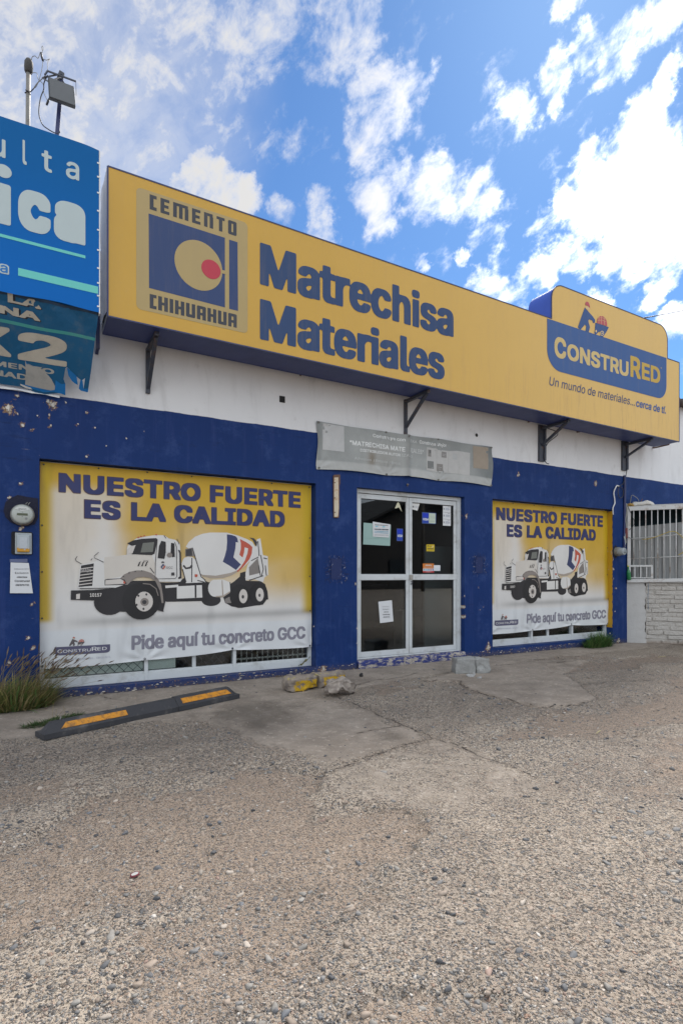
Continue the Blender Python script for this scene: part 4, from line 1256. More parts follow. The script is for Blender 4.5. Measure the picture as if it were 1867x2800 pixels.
def leaf(x0, x1, name='door'):
    mb = MB()
    y0, y1 = 0.092, 0.132
    st = 0.052
    mb.box(x0, x0+st, y0, y1, 0.132, 2.388); mb.box(x1-st, x1, y0, y1, 0.132, 2.388)
    mb.box(x0+st, x1-st, y0+.001, y1-.001, 2.322, 2.388); mb.box(x0+st, x1-st, y0+.001, y1-.001, 0.132, 0.205)
    mb.box(x0-0.004, x1+0.004, y0-0.008, y1, 1.195, 1.278)
    fr = mb.build(name, M['alu'], shop, bevel=0.003)
    for a, b in ((0.205, 1.195), (1.278, 2.322)):
        MB().box(x0+st, x1-st, 0.112, 0.116, a, b).build('pane', M['glass'], fr)
        g = MB()
        for u0, u1, w0, w1 in ((x0+st, x0+st+.007, a, b), (x1-st-.007, x1-st, a, b), (x0+st, x1-st, a, a+.007), (x0+st, x1-st, b-.007, b)):
            g.box(u0, u1, 0.102, 0.111, w0, w1)
        g.build('gasket', M['black'], fr)
    return fr


lf = leaf(3.876, 4.738)
rf = leaf(4.744, 5.628)
MB().box(4.735, 4.792, 0.062, 0.092, 1.20, 1.272).build('lock_box', simple('worn_steel', (0.30, 0.28, 0.25), 0.5, 0.2, 20), rf, bevel=0.004)
MB().tube([(4.765, 0.075, 1.175), (4.775, 0.062, 1.165), (4.765, 0.06, 1.14), (4.75, 0.07, 1.135)], 0.008, 8, smoothing=4).build('handle', M['dark_steel'], rf, smooth=True)
# things inside the shop seen through the glass
tag(MB().box(4.95, 5.16, 0.55, 0.78, 0.10, 0.72).build('carton', simple('cardboard', (0.46, 0.43, 0.37), 0.85, 0.1, 6), None, bevel=0.006, loc=(5.05, 0.66, 0.10)), 'plain carton standing on the floor inside the right door leaf', 'carton')
tag(MB().box(5.28, 6.1, 0.42, 0.46, 0.10, 1.72).build('display_panel', simple('grey_display_panel', (0.34, 0.36, 0.345), 0.7, 0.08, 3), None, bevel=0.004, loc=(5.7, 0.44, 0.1)), 'grey display panel standing inside behind the right door leaf', 'panel')
ct = empty('shop_counter', 'dark counter with a pale top inside the shop behind the doors', 'counter', (5.0, 4.0, 0.1))
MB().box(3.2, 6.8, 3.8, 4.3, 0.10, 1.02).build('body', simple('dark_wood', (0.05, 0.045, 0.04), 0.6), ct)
MB().box(3.15, 6.85, 3.75, 4.35, 1.02, 1.06).build('counter_top', simple('pale_top', (0.4, 0.4, 0.38), 0.5), ct)

# ------------------------------------------------------------------ long yellow roof sign
YEL = (0.62, 0.375, 0.085)
NAVY = (0.022, 0.034, 0.135)
LOGOBLUE = (0.016, 0.040, 0.130)
PAN = (0.37, 0.275, 0.115)
SF, SB = -0.62, -0.15                     # front and back of the box
sign = empty('roof_sign', 'long yellow box sign with blue lettering on steel brackets above the shop front', 'sign', (0.63, -0.15, 3.74))
SX0, SX1 = 0.632, 10.30
dz = lambda x: -0.0070 * (x - 0.63)
zb = lambda x: 3.772 + dz(x)
zt = lambda x: 5.222 + dz(x)
HX0, HX1, HT = 6.893, 9.928, 5.735
CR = 0.24


def arc(cx_, cz_, r_, a0, a1, n=10):
    return [(cx_ + r_*math.cos(R(a0 + (a1-a0)*i/n)), cz_ + r_*math.sin(R(a0 + (a1-a0)*i/n))) for i in range(n+1)]


# the sheet metal case: underside, ends, top, the raised header's rim
m_, t, p, out = newmat('sign_case_navy')
nn = t.noise(t.co, 3.0, 6, 0.65)
t.set(p.inputs['Base Color'], t.mix(nn, (0.016, 0.026, 0.105), (0.030, 0.050, 0.19)))
t.set(p.inputs['Roughness'], 0.5)
t.set(p.inputs['Normal'], t.bump(t.noise(t.scale(t.co, (1.5, 1, 1)), 4.0, 4), 0.25, 0.02))
M['case'] = m_
m_, t, p, out = newmat('header_rim_blue')
nn = t.noise(t.co, 5.0, 5, 0.6)
t.set(p.inputs['Base Color'], t.mix(nn, (0.03, 0.07, 0.33), (0.045, 0.10, 0.45)))
t.set(p.inputs['Roughness'], 0.45)
M['rim'] = m_
under = MB()
N = 40
V = []; F = []
for i in range(N + 1):
    x = SX0 + (SX1-SX0)*i/N
    w_ = 0.006*math.sin(i*1.9) + 0.004*math.sin(i*0.7+2)
    V += [(x, SF+0.012, zb(x)+0.002), (x, (SF+SB)/2, zb(x)-0.004+w_), (x, SB, zb(x)+0.004)]
for i in range(N):
    for k in range(2): F.append((i*3+k, i*3+k+1, (i+1)*3+k+1, (i+1)*3+k))
mk('underside', V, F, M['case'], sign, smooth=True)
# seams and screws of the underside
for x in np.arange(1.1, 10.2, 0.64):
    MB().box(x-0.006, x+0.006, SB-0.012, SB-0.002, zb(x)-0.004, zb(x)+0.006).build('screw', M['galv'], sign)
    MB().box(x+0.1, x+0.11, SF+0.02, SF+0.03, zb(x)-0.005, zb(x)+0.004).build('screw', M['galv'], sign)
mb = MB()
mb.box(SX0-0.002, SX0+0.02, SF+0.02, SB, zb(SX0)+0.02, zt(SX0)-0.05)
mb.build('left_cover', M['greyvinyl'], sign)
# crumpled vinyl wrap at the left end
V = []; F = []
for i in range(7):
    y = SF + 0.015 + (SB-0.03-SF) * i / 6
    for k in range(40):
        z = zb(SX0) + 0.05 + (1.40) * k / 39 - 0.04*i/6*(k/39)
        V.append((SX0 - 0.006 - 0.022*fbm(np.array([z*5]), np.array([y*7+3]), 3, 14)[0]*min(1, i*0.5), y, z))
for i in range(6):
    for k in range(39): F.append((i*40+k, i*40+k+1, (i+1)*40+k+1, (i+1)*40+k))
mk('vinyl_wrap', V, F, M['greyvinyl'], sign, smooth=True)
mb = MB()
mb.prism([(SX1-0.02, zb(SX1)), (SX1, zb(SX1)), (SX1, zt(SX1)), (SX1-0.02, zt(SX1))], SF+0.012, SB)
mb.prism([(SX0, zt(SX0)-0.012), (HX0, zt(HX0)-0.012), (HX0, zt(HX0)-0.002), (SX0, zt(SX0)-0.002)], SF+0.012, SB)
mb.prism([(SX0, zb(SX0)), (SX1, zb(SX1)), (SX1, zt(SX1)-0.02), (SX0, zt(SX0)-0.02)], SB-0.012, SB-0.002)
mb.build('case', M['case'], sign)
outline_h = [(HX0, zt(HX0)-0.02)] + arc(HX0+CR, HT-CR, CR, 180, 90) + arc(HX1-CR, HT-CR-0.02, CR, 90, 0) + [(HX1, zt(HX1)-0.02)]
V = []; F = []
for x, z in outline_h: V += [(x, SF+0.006, z), (x, SB-0.02, z)]
for i in range(len(outline_h)-1): F.append((i*2, i*2+1, i*2+3, i*2+2))
mk('header_rim', V, F, M['rim'], sign, smooth=False)
# front face with the raised header, one sheet
front = [(SX0, zb(SX0)), (SX1, zb(SX1)), (SX1, zt(SX1)), (HX1, zt(HX1))] + outline_h[::-1][1:-1] + [(HX0, zt(HX0)), (SX0, zt(SX0))]
mb = MB().prism(front, SF, SF+0.01)
M['face'] = None
m_, t, p, out = newmat('yellow_sign_vinyl')
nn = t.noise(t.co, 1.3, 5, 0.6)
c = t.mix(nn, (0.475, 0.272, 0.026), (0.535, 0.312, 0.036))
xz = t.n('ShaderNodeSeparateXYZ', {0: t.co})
# brighter light towards the right end painted into the vinyl's colour; rain streaks there
right_light = t.ss(xz.outputs[0], 0.8, 9.0)
c = t.mix(t.m('MULTIPLY', right_light, 0.9), c, (0.65, 0.43, 0.135))
st_ = t.noise(t.scale(t.co, (6.0, 1.0, 0.55)), 2.2, 7, 0.7)
low_ = t.ss(xz.outputs[2], 0.75, 0.1)
c = t.mix(t.m('MULTIPLY', t.m('MULTIPLY', t.ss(st_, 0.48, 0.72), t.m('ADD', 0.15, t.m('MULTIPLY', t.m('MULTIPLY', low_, right_light), 0.75))), 0.75), c, (0.42, 0.25, 0.095))
c = t.mix(t.m('MULTIPLY', t.ss(t.noise(t.co, 30.0, 6, 0.7), 0.55, 0.75), 0.18), c, (0.36, 0.27, 0.14))
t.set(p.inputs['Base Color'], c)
t.set(p.inputs['Roughness'], 0.5)
seam = t.n('ShaderNodeTexWave', {'Vector': t.co, 'Scale': 0.35, 'Distortion': 1.5, 'Detail': 2.0}, wave_type='BANDS', bands_direction='X')
t.set(p.inputs['Normal'], t.bump(t.m('ADD', t.m('MULTIPLY', seam.outputs[1], 0.8), t.m('MULTIPLY', t.noise(t.scale(t.co, (1, 1, 0.6)), 2.2, 4), 1.5)), 0.3, 0.03))
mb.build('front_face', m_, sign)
# thin dark trim round the face
mb = MB()
tr = [(SX0, zb(SX0)), (SX1, zb(SX1)), (SX1, zt(SX1)), (HX1, zt(HX1))] + outline_h[::-1][1:-1] + [(HX0, zt(HX0)), (SX0, zt(SX0)), (SX0, zb(SX0))]
for a, b in zip(tr[:-1], tr[1:]):
    mb.bar((a[0], SF+0.004, a[1]), (b[0], SF+0.004, b[1]), 0.016, 0.014)
mb.build('trim', M['navy_metal'], sign)

pr = Print()
BLK = (0.030, 0.034, 0.046)
# square emblem with stylised letters
LX0, LX1, LZ0, LZ1 = 0.893, 2.045, 3.905, 5.112
r0 = 0.05
pr.poly(arc(LX0+r0, LZ0+r0, r0, 180, 270, 5) + arc(LX1-r0, LZ0+r0, r0, 270, 360, 5) + arc(LX1-r0, LZ1-r0, r0, 0, 90, 5) + arc(LX0+r0, LZ1-r0, r0, 90, 180, 5), PAN, 1)
gl = {
 'C': (5.4, [(0,3,0,12),(3,5.4,9.3,12),(3,5.4,0,2.7)]), 'E': (7, [(0,3,0,12),(3,7,9.6,12),(3,6.4,4.8,7.2),(3,7,0,2.4)]),
 'm': (12.4, [(0,3,0,12),(4.7,7.7,0,9.6),(9.4,12.4,0,9.6),(3,12.0,9.6,12)]), 'n': (7.8, [(0,3,0,12),(4.8,7.8,0,9.6),(3,7.4,9.6,12)]),
 'T': (7, [(0,7,9.6,12),(2,5,0,9.6)]), 'O': (7.6, [(0,3,0.6,11.4),(4.6,7.6,0.6,11.4),(0.6,7.0,11.4,12),(0.6,7.0,0,0.6),(3,4.6,9.6,11.4),(3,4.6,0.6,2.4)]),
 'H': (7.8, [(0,3,0,12),(4.8,7.8,0,12),(3,4.8,4.8,7.2)]), 'I': (3, [(0,3,0,12)]), 'U': (7.8, [(0,3,0.5,12),(4.8,7.8,0.5,12),(3,4.8,0.5,2.6),(0.6,7.2,0,0.5)]),
 'A': (7.8, [(0,3,0,11.5),(4.8,7.8,0,11.5),(3,4.8,9.4,11.5),(3,4.8,3.8,6.2),(0.6,7.2,11.5,12)])}


def blocky(word, x0, x1, z0, z1, gap=2.0):
    wd = sum(gl[c][0] for c in word) + gap*(len(word)-1)
    k = (x1-x0)/wd; h = (z1-z0)/12; x = x0
    for c in word:
        for a, b, d, e in gl[c][1]: pr.rect(x+a*k, x+b*k, z0+d*h, z0+e*h, BLK, 2)
        x += (gl[c][0]+gap)*k


blocky('CEmEnTO', 1.02, 1.92, 4.930, 5.080, 3.0)
blocky('CHIHUAHUA', 1.02, 1.922, 3.940, 4.083, 1.35)
circ = [(1.512 + 0.250*math.cos(2*math.pi*i/48), 4.502 + 0.257*math.sin(2*math.pi*i/48)) for i in range(48)]
pr.poly([(1.014, 4.140), (1.791, 4.130), (1.790, 4.875), (1.010, 4.884)], LOGOBLUE, 2)
pr.poly(circ, PAN, 3)
pr.rect(1.745, 1.800, 4.486, 4.522, PAN, 4)
pr.poly([(1.640 + 0.103*math.cos(2*math.pi*i/36), 4.495 + 0.100*math.sin(2*math.pi*i/36)) for i in range(36)], (0.42, 0.028, 0.052), 5)
pr.poly([(1.838, 4.127), (1.936, 4.127), (1.930, 4.869), (1.837, 4.870)], LOGOBLUE, 2)
pr.build('emblem', M['signface'], sign, plane_at(SF), 0.0012)
pr = Print()
pr.text('Matrechisa', 2.187, 4.955, 4.475, 4.958, (0.011, 0.040, 0.122), 0.019, 2, boldx=2.2, space=1.03)
pr.build('name_lettering', M['signface'], sign, plane_at(SF), 0.0012)
pr = Print()
pr.text('Materiales', 2.187, 4.800, 3.868, 4.335, (0.011, 0.040, 0.122), 0.019, 2, boldx=2.2, space=1.03)
pr.build('name_lettering', M['signface'], sign, plane_at(SF), 0.0012)
pr = Print()
# second emblem on the header
BX0, BX1 = 6.789, 9.895
bl = [(BX0, 5.158), (BX0, 4.72)] + arc(BX0+0.30, 4.70, 0.30, 180, 270, 10) + arc(BX1-0.26, 4.66, 0.26, 270, 360, 8) + [(BX1, 5.158)]
pr.poly(bl, (0.030, 0.085, 0.240), 2)
CR_ = (0.55, 0.41, 0.165)
GO = (0.48, 0.315, 0.045)
def cred(q, fx, c1, c2, lay, bold=0.030):
    q.text('C', fx(6.950)[0], fx(7.215)[0], fx(0, 4.607)[1], fx(0, 4.930)[1], c1, bold, lay)
    q.text('ONSTRU', fx(7.243)[0], fx(8.787)[0], fx(0, 4.620)[1], fx(0, 4.880)[1], c1, bold, lay)
    q.text('R', fx(8.840)[0], fx(9.125)[0], fx(0, 4.638)[1], fx(0, 5.000)[1], c2, bold, lay)
    q.text('ED', fx(9.160)[0], fx(9.701)[0], fx(0, 4.655)[1], fx(0, 4.945)[1], c2, bold, lay)
cred(pr, lambda x, z=0: (x, z), CR_, GO, 3)
pr.text('\u00ae', 9.715, 9.745, 4.935, 4.962, CR_, 0.0, 3)
sl = Print()
sl.text('Un mundo de materiales...', 6.838, 8.962, 4.152, 4.290, (0.045, 0.065, 0.150), 0.006, 2, slope=0.001, shear=0.18)
sl.text('cerca de t\u00ed.', 9.000, 9.874, 4.150, 4.285, (0.055, 0.10, 0.25), 0.022, 2, shear=0.18)
WC = {'logoblue': (0.026, 0.070, 0.20), 'logored': (0.42, 0.075, 0.085), 'skin': (0.60, 0.42, 0.20), 'signpale': (0.66, 0.48, 0.22)}
for i, (cname, pts) in enumerate(WORKER):
    pr.poly(pts, WC[cname], 3 + i*0.3)
sl.build('slogan', M['signface'], sign, plane_at(SF), 0.0012)
pr.build('emblem', M['signface'], sign, plane_at(SF), 0.0012)

# steel brackets that carry the sign
def bracket(x, ztop, zbot, wide, diag_z, tip=-0.56):
    mb = MB()
    mb.box(x-wide/2, x+wide/2, -0.035, 0.004, zbot, ztop)
    if wide > 0.08: mb.box(x+wide/2-0.03, x+wide/2+0.012, -0.055, -0.035, zbot+0.02, ztop)
    top = min(ztop, zb(x)) - 0.022
    mb.bar((x, -0.03, top), (x, tip, top), 0.045, 0.04)
    mb.bar((x, -0.03, diag_z), (x, tip+0.05, top-0.02), 0.04, 0.035)
    return mb.build('support_bracket', M['dark_steel'], sign, bevel=0.002)


bracket(1.11, 3.77, 3.275, 0.045, 3.33, -0.52)
bracket(4.60, 3.75, 3.20, 0.045, 3.36, -0.54)
bracket(7.37, 3.757, 3.155, 0.13, 3.42)
bracket(9.59, 3.757, 3.21, 0.14, 3.45)
mb = MB().box(0.575, 0.612, -0.12, -0.085, 3.63, 4.78)
mb.bar((0.593, -0.10, 4.66), (0.593, 0.0, 4.70), 0.03, 0.03); mb.bar((0.593, -0.10, 3.66), (0.593, 0.0, 3.62), 0.03, 0.03)
mb.build('support_post', M['navy_metal'], sign, bevel=0.002)
for x, z in ((2.97, 3.815), (7.07, 3.781), (8.28, 3.768), (10.51, 3.743)):
    MB().tube([(x, 0.0, z), (x-0.02, -0.05, z-0.012), (x-0.04, -0.34, z-0.010)], 0.014, 8).build('support_rod', M['rust'], sign, smooth=True)
MB().tube([(7.50, -0.04, 3.72), (7.55, -0.2, 3.60), (7.46, -0.06, 3.45), (7.40, -0.05, 3.25), (7.44, -0.05, 3.14), (7.50, -0.06, 3.12)], 0.007, 6, smoothing=6).build('cable', M['cable'], sign, smooth=True)

# ------------------------------------------------------------------ neighbour's blue sign at the left
NY = -0.72
nb = empty('neighbour_sign', 'big blue vinyl sign with pale lettering at the left edge, higher than the torn banner', 'sign', (0.0, NY, 3.76))
m_, t, p, out = newmat('blue_banner_vinyl')
nn = t.noise(t.co, 1.5, 4, 0.6)
zz = t.n('ShaderNodeSeparateXYZ', {0: t.co}).outputs[2]
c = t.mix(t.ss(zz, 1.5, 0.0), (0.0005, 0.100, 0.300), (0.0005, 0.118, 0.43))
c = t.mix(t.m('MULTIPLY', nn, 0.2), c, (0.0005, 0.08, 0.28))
t.set(p.inputs['Base Color'], c); t.set(p.inputs['Roughness'], 0.6); t.set(p.inputs['Specular IOR Level'], 0.15)
t.set(p.inputs['Normal'], t.bump(t.noise(t.scale(t.co, (1, 1, 0.5)), 3.0, 3), 0.15, 0.03))
xs = np.linspace(-1.9, 0.545, 60)
V = []; F = []
def nb_top(x): return 5.278 + 0.006*np.sin(x*4) - 0.012*np.clip((x-0.40)/0.14, 0, 1)**2
for x in xs: V += [(x, NY, 3.752 + 0.008*math.sin(x*9)), (x, NY, nb_top(x)), (x, NY+0.05, nb_top(x)), (x, NY+0.05, 3.752)]
for i in range(len(xs)-1):
    for k in range(3): F.append((i*4+k, (i+1)*4+k, (i+1)*4+k+1, i*4+k+1))
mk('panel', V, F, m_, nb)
mb = MB()
mb.box(0.545, 0.556, NY+0.002, NY+0.06, 3.735, 5.27)
for x in (-1.7, -0.6, 0.5): mb.box(x-0.02, x+0.02, NY+0.051, NY+0.09, 3.74, 5.25)
for z in (3.8, 4.5, 5.2): mb.box(-1.9, 0.54, NY+0.051, NY+0.085, z-0.018, z+0.018)
for z in (3.85, 5.1): mb.box(0.44, 0.47, NY+0.09, 0.0, z-0.015, z+0.015); mb.box(-1.4, -1.37, NY+0.09, 0.0, z-0.015, z+0.015)
mb.build('frame', M['white_plast'], nb)
for z in (3.80, 3.90, 4.02, 4.16, 4.33, 4.52, 4.70, 4.87, 5.02, 5.15): MB().box(0.528, 0.548, NY-0.004, NY+0.002, z-0.008, z+0.006).build('tie', M['white_plast'], nb)
pn_ = Print()
PW = (0.40, 0.47, 0.475)
TEAL = (0.12, 0.50, 0.45)
pn_.text('u', -0.320, -0.207, 4.912, 5.075, PW, 0.012); pn_.text('l', -0.078, -0.046, 4.915, 5.132, PW, 0.012)
pn_.text('t', 0.070, 0.153, 4.915, 5.103, PW, 0.012); pn_.text('a', 0.266, 0.376, 4.920, 5.078, PW, 0.012)
pn_.text('\u0131', -0.300, -0.167, 4.335, 4.690, PW, 0.04)
pn_.poly([(-0.222 + 0.062*math.cos(i*math.pi/14), 4.800 + 0.058*math.sin(i*math.pi/14)) for i in range(28)], PW)
pn_.text('c', -0.112, 0.142, 4.335, 4.705, PW, 0.045); pn_.text('a', 0.168, 0.428, 4.330, 4.700, PW, 0.045)
pn_.rect(-1.9, 0.428, 4.219, 4.246, TEAL); pn_.rect(-0.112, 0.537, 3.916, 3.985, TEAL)
pn_.text('a', -0.258, -0.180, 3.902, 3.988, PW, 0.06, 1); pn_.text('a', -0.248, -0.190, 3.912, 3.978, (0.006, 0.14, 0.42), 0.012, 2)
pn_.build('lettering', M['print'], nb, plane_at(NY), 0.0015)

# torn old banner below it, sloping back to the wall
lo = empty('torn_banner', 'torn dark blue banner with a big number 2, hanging below the blue sign', 'banner', (0.0, -0.4, 3.1))
def lo_surf(x, z):
    k = np.clip((3.76 - z) / 0.64, 0, 1.1)
    y = -0.695 + 0.62*k + 0.018*np.sin(x*13 + z*9)*(1-k)*k*4*0.5 + 0.014*np.sin(x*21 + z*24)*np.clip(0.25-k, 0, 1)*4 + 0.02*np.sin(x*6+2)*k
    return x, y, z
lp = Print()
DB = (0.003, 0.098, 0.23); DB2 = (0.003, 0.16, 0.46)
PAPER = (0.40, 0.40, 0.38)
outl = [(-1.8, 3.765), (0.543, 3.762), (0.538, 3.66), (0.531, 3.574), (0.515, 3.36), (0.499, 3.183), (0.455, 3.175), (0.462, 3.262), (0.432, 3.238), (0.385, 3.265), (0.334, 3.300), (0.296, 3.328), (0.282, 3.317), (0.270, 3.233), (0.288, 3.196), (0.291, 3.106), (0.235, 3.118), (0.125, 3.098), (0.045, 3.092), (-0.021, 3.116), (-0.109, 3.129), (-0.28, 3.126), (-1.8, 3.12)]
lp.poly(outl, DB, 1)
lp.poly([(-1.8, 3.762), (0.543, 3.760), (0.54, 3.735), (0.1, 3.74), (-1.8, 3.735)], (0.012, 0.045, 0.10), 2)
W2 = (0.50, 0.47, 0.40)
lp.text('LA', -0.193, 0.067, 3.697, 3.752, W2, 0.035, 3, res=120); lp.text('LA', -0.183, 0.077, 3.692, 3.747, (0.01, 0.015, 0.03), 0.05, 2, res=120)
lp.text('NA', -0.262, 0.060, 3.617, 3.670, W2, 0.035, 3, res=120); lp.text('NA', -0.252, 0.070, 3.612, 3.665, (0.01, 0.015, 0.03), 0.05, 2, res=120)
lp.poly([(-1.8, 3.590), (0.533, 3.577), (0.531, 3.555), (-1.8, 3.568)], (0.055, 0.32, 0.30), 2)
lp.text('2', -0.123, 0.293, 3.327, 3.533, W2, 0.03, 3)
lp.text('X', -0.560, -0.178, 3.334, 3.530, W2, 0.03, 3)
lp.text('MENTO', -0.335, 0.185, 3.256, 3.296, (0.40, 0.40, 0.37), 0.03, 3)
lp.text('NADO', -0.340, 0.070, 3.184, 3.228, (0.40, 0.40, 0.37), 0.03, 3)
lp.poly([(-0.063, 3.329), (-0.050, 3.309), (0.044, 3.284), (0.060, 3.290), (0.085, 3.277), (0.138, 3.240), (0.165, 3.215), (0.179, 3.192), (0.215, 3.142), (0.158, 3.127), (0.05, 3.135), (-0.065, 3.148), (-0.058, 3.25)], PAPER, 4)
lp.poly([(-0.063, 3.331), (-0.052, 3.303), (0.03, 3.283), (0.00, 3.290), (-0.04, 3.302)], DB2, 5)
lp.poly([(-0.065, 3.149), (0.05, 3.137), (0.158, 3.129), (0.215, 3.142), (0.20, 3.125), (0.10, 3.108), (-0.02, 3.128), (-0.10, 3.150)], DB2, 5)
lp.poly([(-0.105, 3.150), (-0.02, 3.132), (0.0, 3.118), (-0.06, 3.122), (-0.108, 3.140)], (0.6, 0.6, 0.58), 6)
lp.poly([(0.20, 3.214), (0.25, 3.19), (0.287, 3.196), (0.291, 3.106), (0.262, 3.112), (0.192, 3.119)], DB2, 5)
lp.poly([(0.296, 3.322), (0.334, 3.300), (0.385, 3.265), (0.40, 3.20), (0.37, 3.21), (0.345, 3.225), (0.31, 3.265)], DB2, 5)
lp.poly([(0.455, 3.176), (0.499, 3.183), (0.496, 3.152), (0.43, 3.158), (0.41, 3.172), (0.42, 3.24), (0.44, 3.24)], DB2, 5)
m_, t, p, out = newmat('old_banner_vinyl')
c = t.attr('Col').outputs['Color']
g = t.noise(t.scale(t.co, (1.2, 1, 1)), 7.0, 8, 0.7)
c = t.mix(t.m('MULTIPLY', t.ss(g, 0.48, 0.74), 0.30), c, (0.14, 0.17, 0.17))
t.set(p.inputs['Base Color'], c); t.set(p.inputs['Roughness'], 0.6)
t.set(p.inputs['Normal'], t.bump(t.noise(t.scale(t.co, (2.5, 1, 1)), 6.0, 4), 0.3, 0.03))
lp.build('vinyl_sheet', m_, lo, lo_surf, 0.0015, cut=0.05)
# the white hem lying along the wall
V = []; F = []
for i in range(30):
    x = -1.6 + 1.84*i/29
    z = 3.112 - 0.03*max(0, (x+0.1))*1.2
    V += [(x, -0.035, z + 0.012 + 0.006*math.sin(i)), (x, -0.045, z - 0.016 + 0.005*math.sin(i*1.7))]
for i in range(29): F.append((i*2, i*2+1, i*2+3, i*2+2))
mk('hem', V, F, M['white_plast'], lo)

# ------------------------------------------------------------------ window posters
PX0, PX1, PZ1 = 0.064, 3.172, 2.436


def p_bottom(x):
    k = np.array([0.064, 1.096, 2.110, 3.172]); h = np.array([0.297, 0.312, 0.360, 0.328])
    b = np.interp(x, k, h)
    for a, c, s in ((k[0], k[1], 0.010), (k[1], k[2], 0.016), (k[2], k[3], 0.012)):
        u = np.clip((x-a)/(c-a), 0, 1)
        b = b - s*np.sin(np.pi*u)
    return b


def p_surf(x, z):
    q = np.clip((z - 0.3) / 0.5, 0, 1)
    y = 0.098 + 0.007*np.sin(x*5.1 + z*2.3) + 0.004*np.sin(x*11.0 - z*6.1) + 0.0011*np.sin(x*19 + z*3)*np.clip(1.4-z, 0, 1)
    y = y - 0.012*(1-q)*(0.6 + 0.4*np.sin(x*6.2+0.5))
    for gx, gz in ((1.096, 0.312), (2.110, 0.360), (0.08, 0.30), (3.15, 0.33)):
        d = np.hypot(x-gx, z-gz); a = np.arctan2(z-gz, x-gx)
        y = y + 0.014*np.exp(-d/0.16) + 0.0085*np.sin(a*9)*np.exp(-((d-0.14)/0.12)**2)
    return x, y, z


def sst(x, a, b):
    t = np.clip((x-a)/(b-a), 0, 1); return t*t*(3-2*t)


def poster_print(x, z):
    """the printed backdrop: yellow fading to white, soft grey floor band"""
    p = (x - PX0) / (PX1 - PX0); q = (z - 0.30) / (PZ1 - 0.30)
    n = fbm(x*2.2, z*2.2, 4, 5) - 0.5
    white = np.array([0.60, 0.585, 0.565]); gold = np.array([0.50, 0.305, 0.012]); tan = np.array([0.53, 0.340, 0.065]); foot = np.array([0.585, 0.60, 0.61])
    yel = sst(q, 0.26, 0.60) * (0.18 + 0.82*sst(p + n*0.15, 0.14, 0.36))
    yel = np.maximum(yel, sst(q, 0.82, 0.95))
    yel = np.maximum(yel, 0.9*sst(p, 0.55, 0.9)*sst(q, 0.24, 0.45))
    yel = yel * (1 - 0.75*np.exp(-((p-0.20)/0.05)**2)*sst(0.95-q, 0.05, 0.25)) * (1 - 0.35*np.exp(-((p-0.52)/0.10)**2 - ((q-0.66)/0.13)**2))
    top = sst(q, 0.42, 0.95)
    c = white + (tan - white)*yel[..., None]
    c = c + (gold - c)*(yel*top*0.9)[..., None]
    edge = np.maximum(1 - sst(p, 0.018, 0.052), sst(p, 0.94, 0.985)) * sst(q, 0.21, 0.24)
    rust = np.maximum(np.exp(-p/0.012), np.exp(-(1-p)/0.010)) * np.clip(fbm(x*30, z*3.0, 4, 91)*2.2 - 0.85, 0, 1) * sst(q, 0.2, 0.3)
    c = c + (np.array([0.50, 0.335, 0.008]) - c)*(edge*0.95)[..., None]
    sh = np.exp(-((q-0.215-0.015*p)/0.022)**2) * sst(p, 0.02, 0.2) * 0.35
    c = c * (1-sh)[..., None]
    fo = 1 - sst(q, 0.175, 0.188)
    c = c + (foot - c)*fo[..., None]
    c = c + (np.array([0.25, 0.13, 0.05]) - c)*(rust*0.8)[..., None]
    stain = np.clip(fbm(x*6, z*1.2, 4, 77) - 0.62, 0, 1)*0.8
    return c*(1-stain)[..., None]


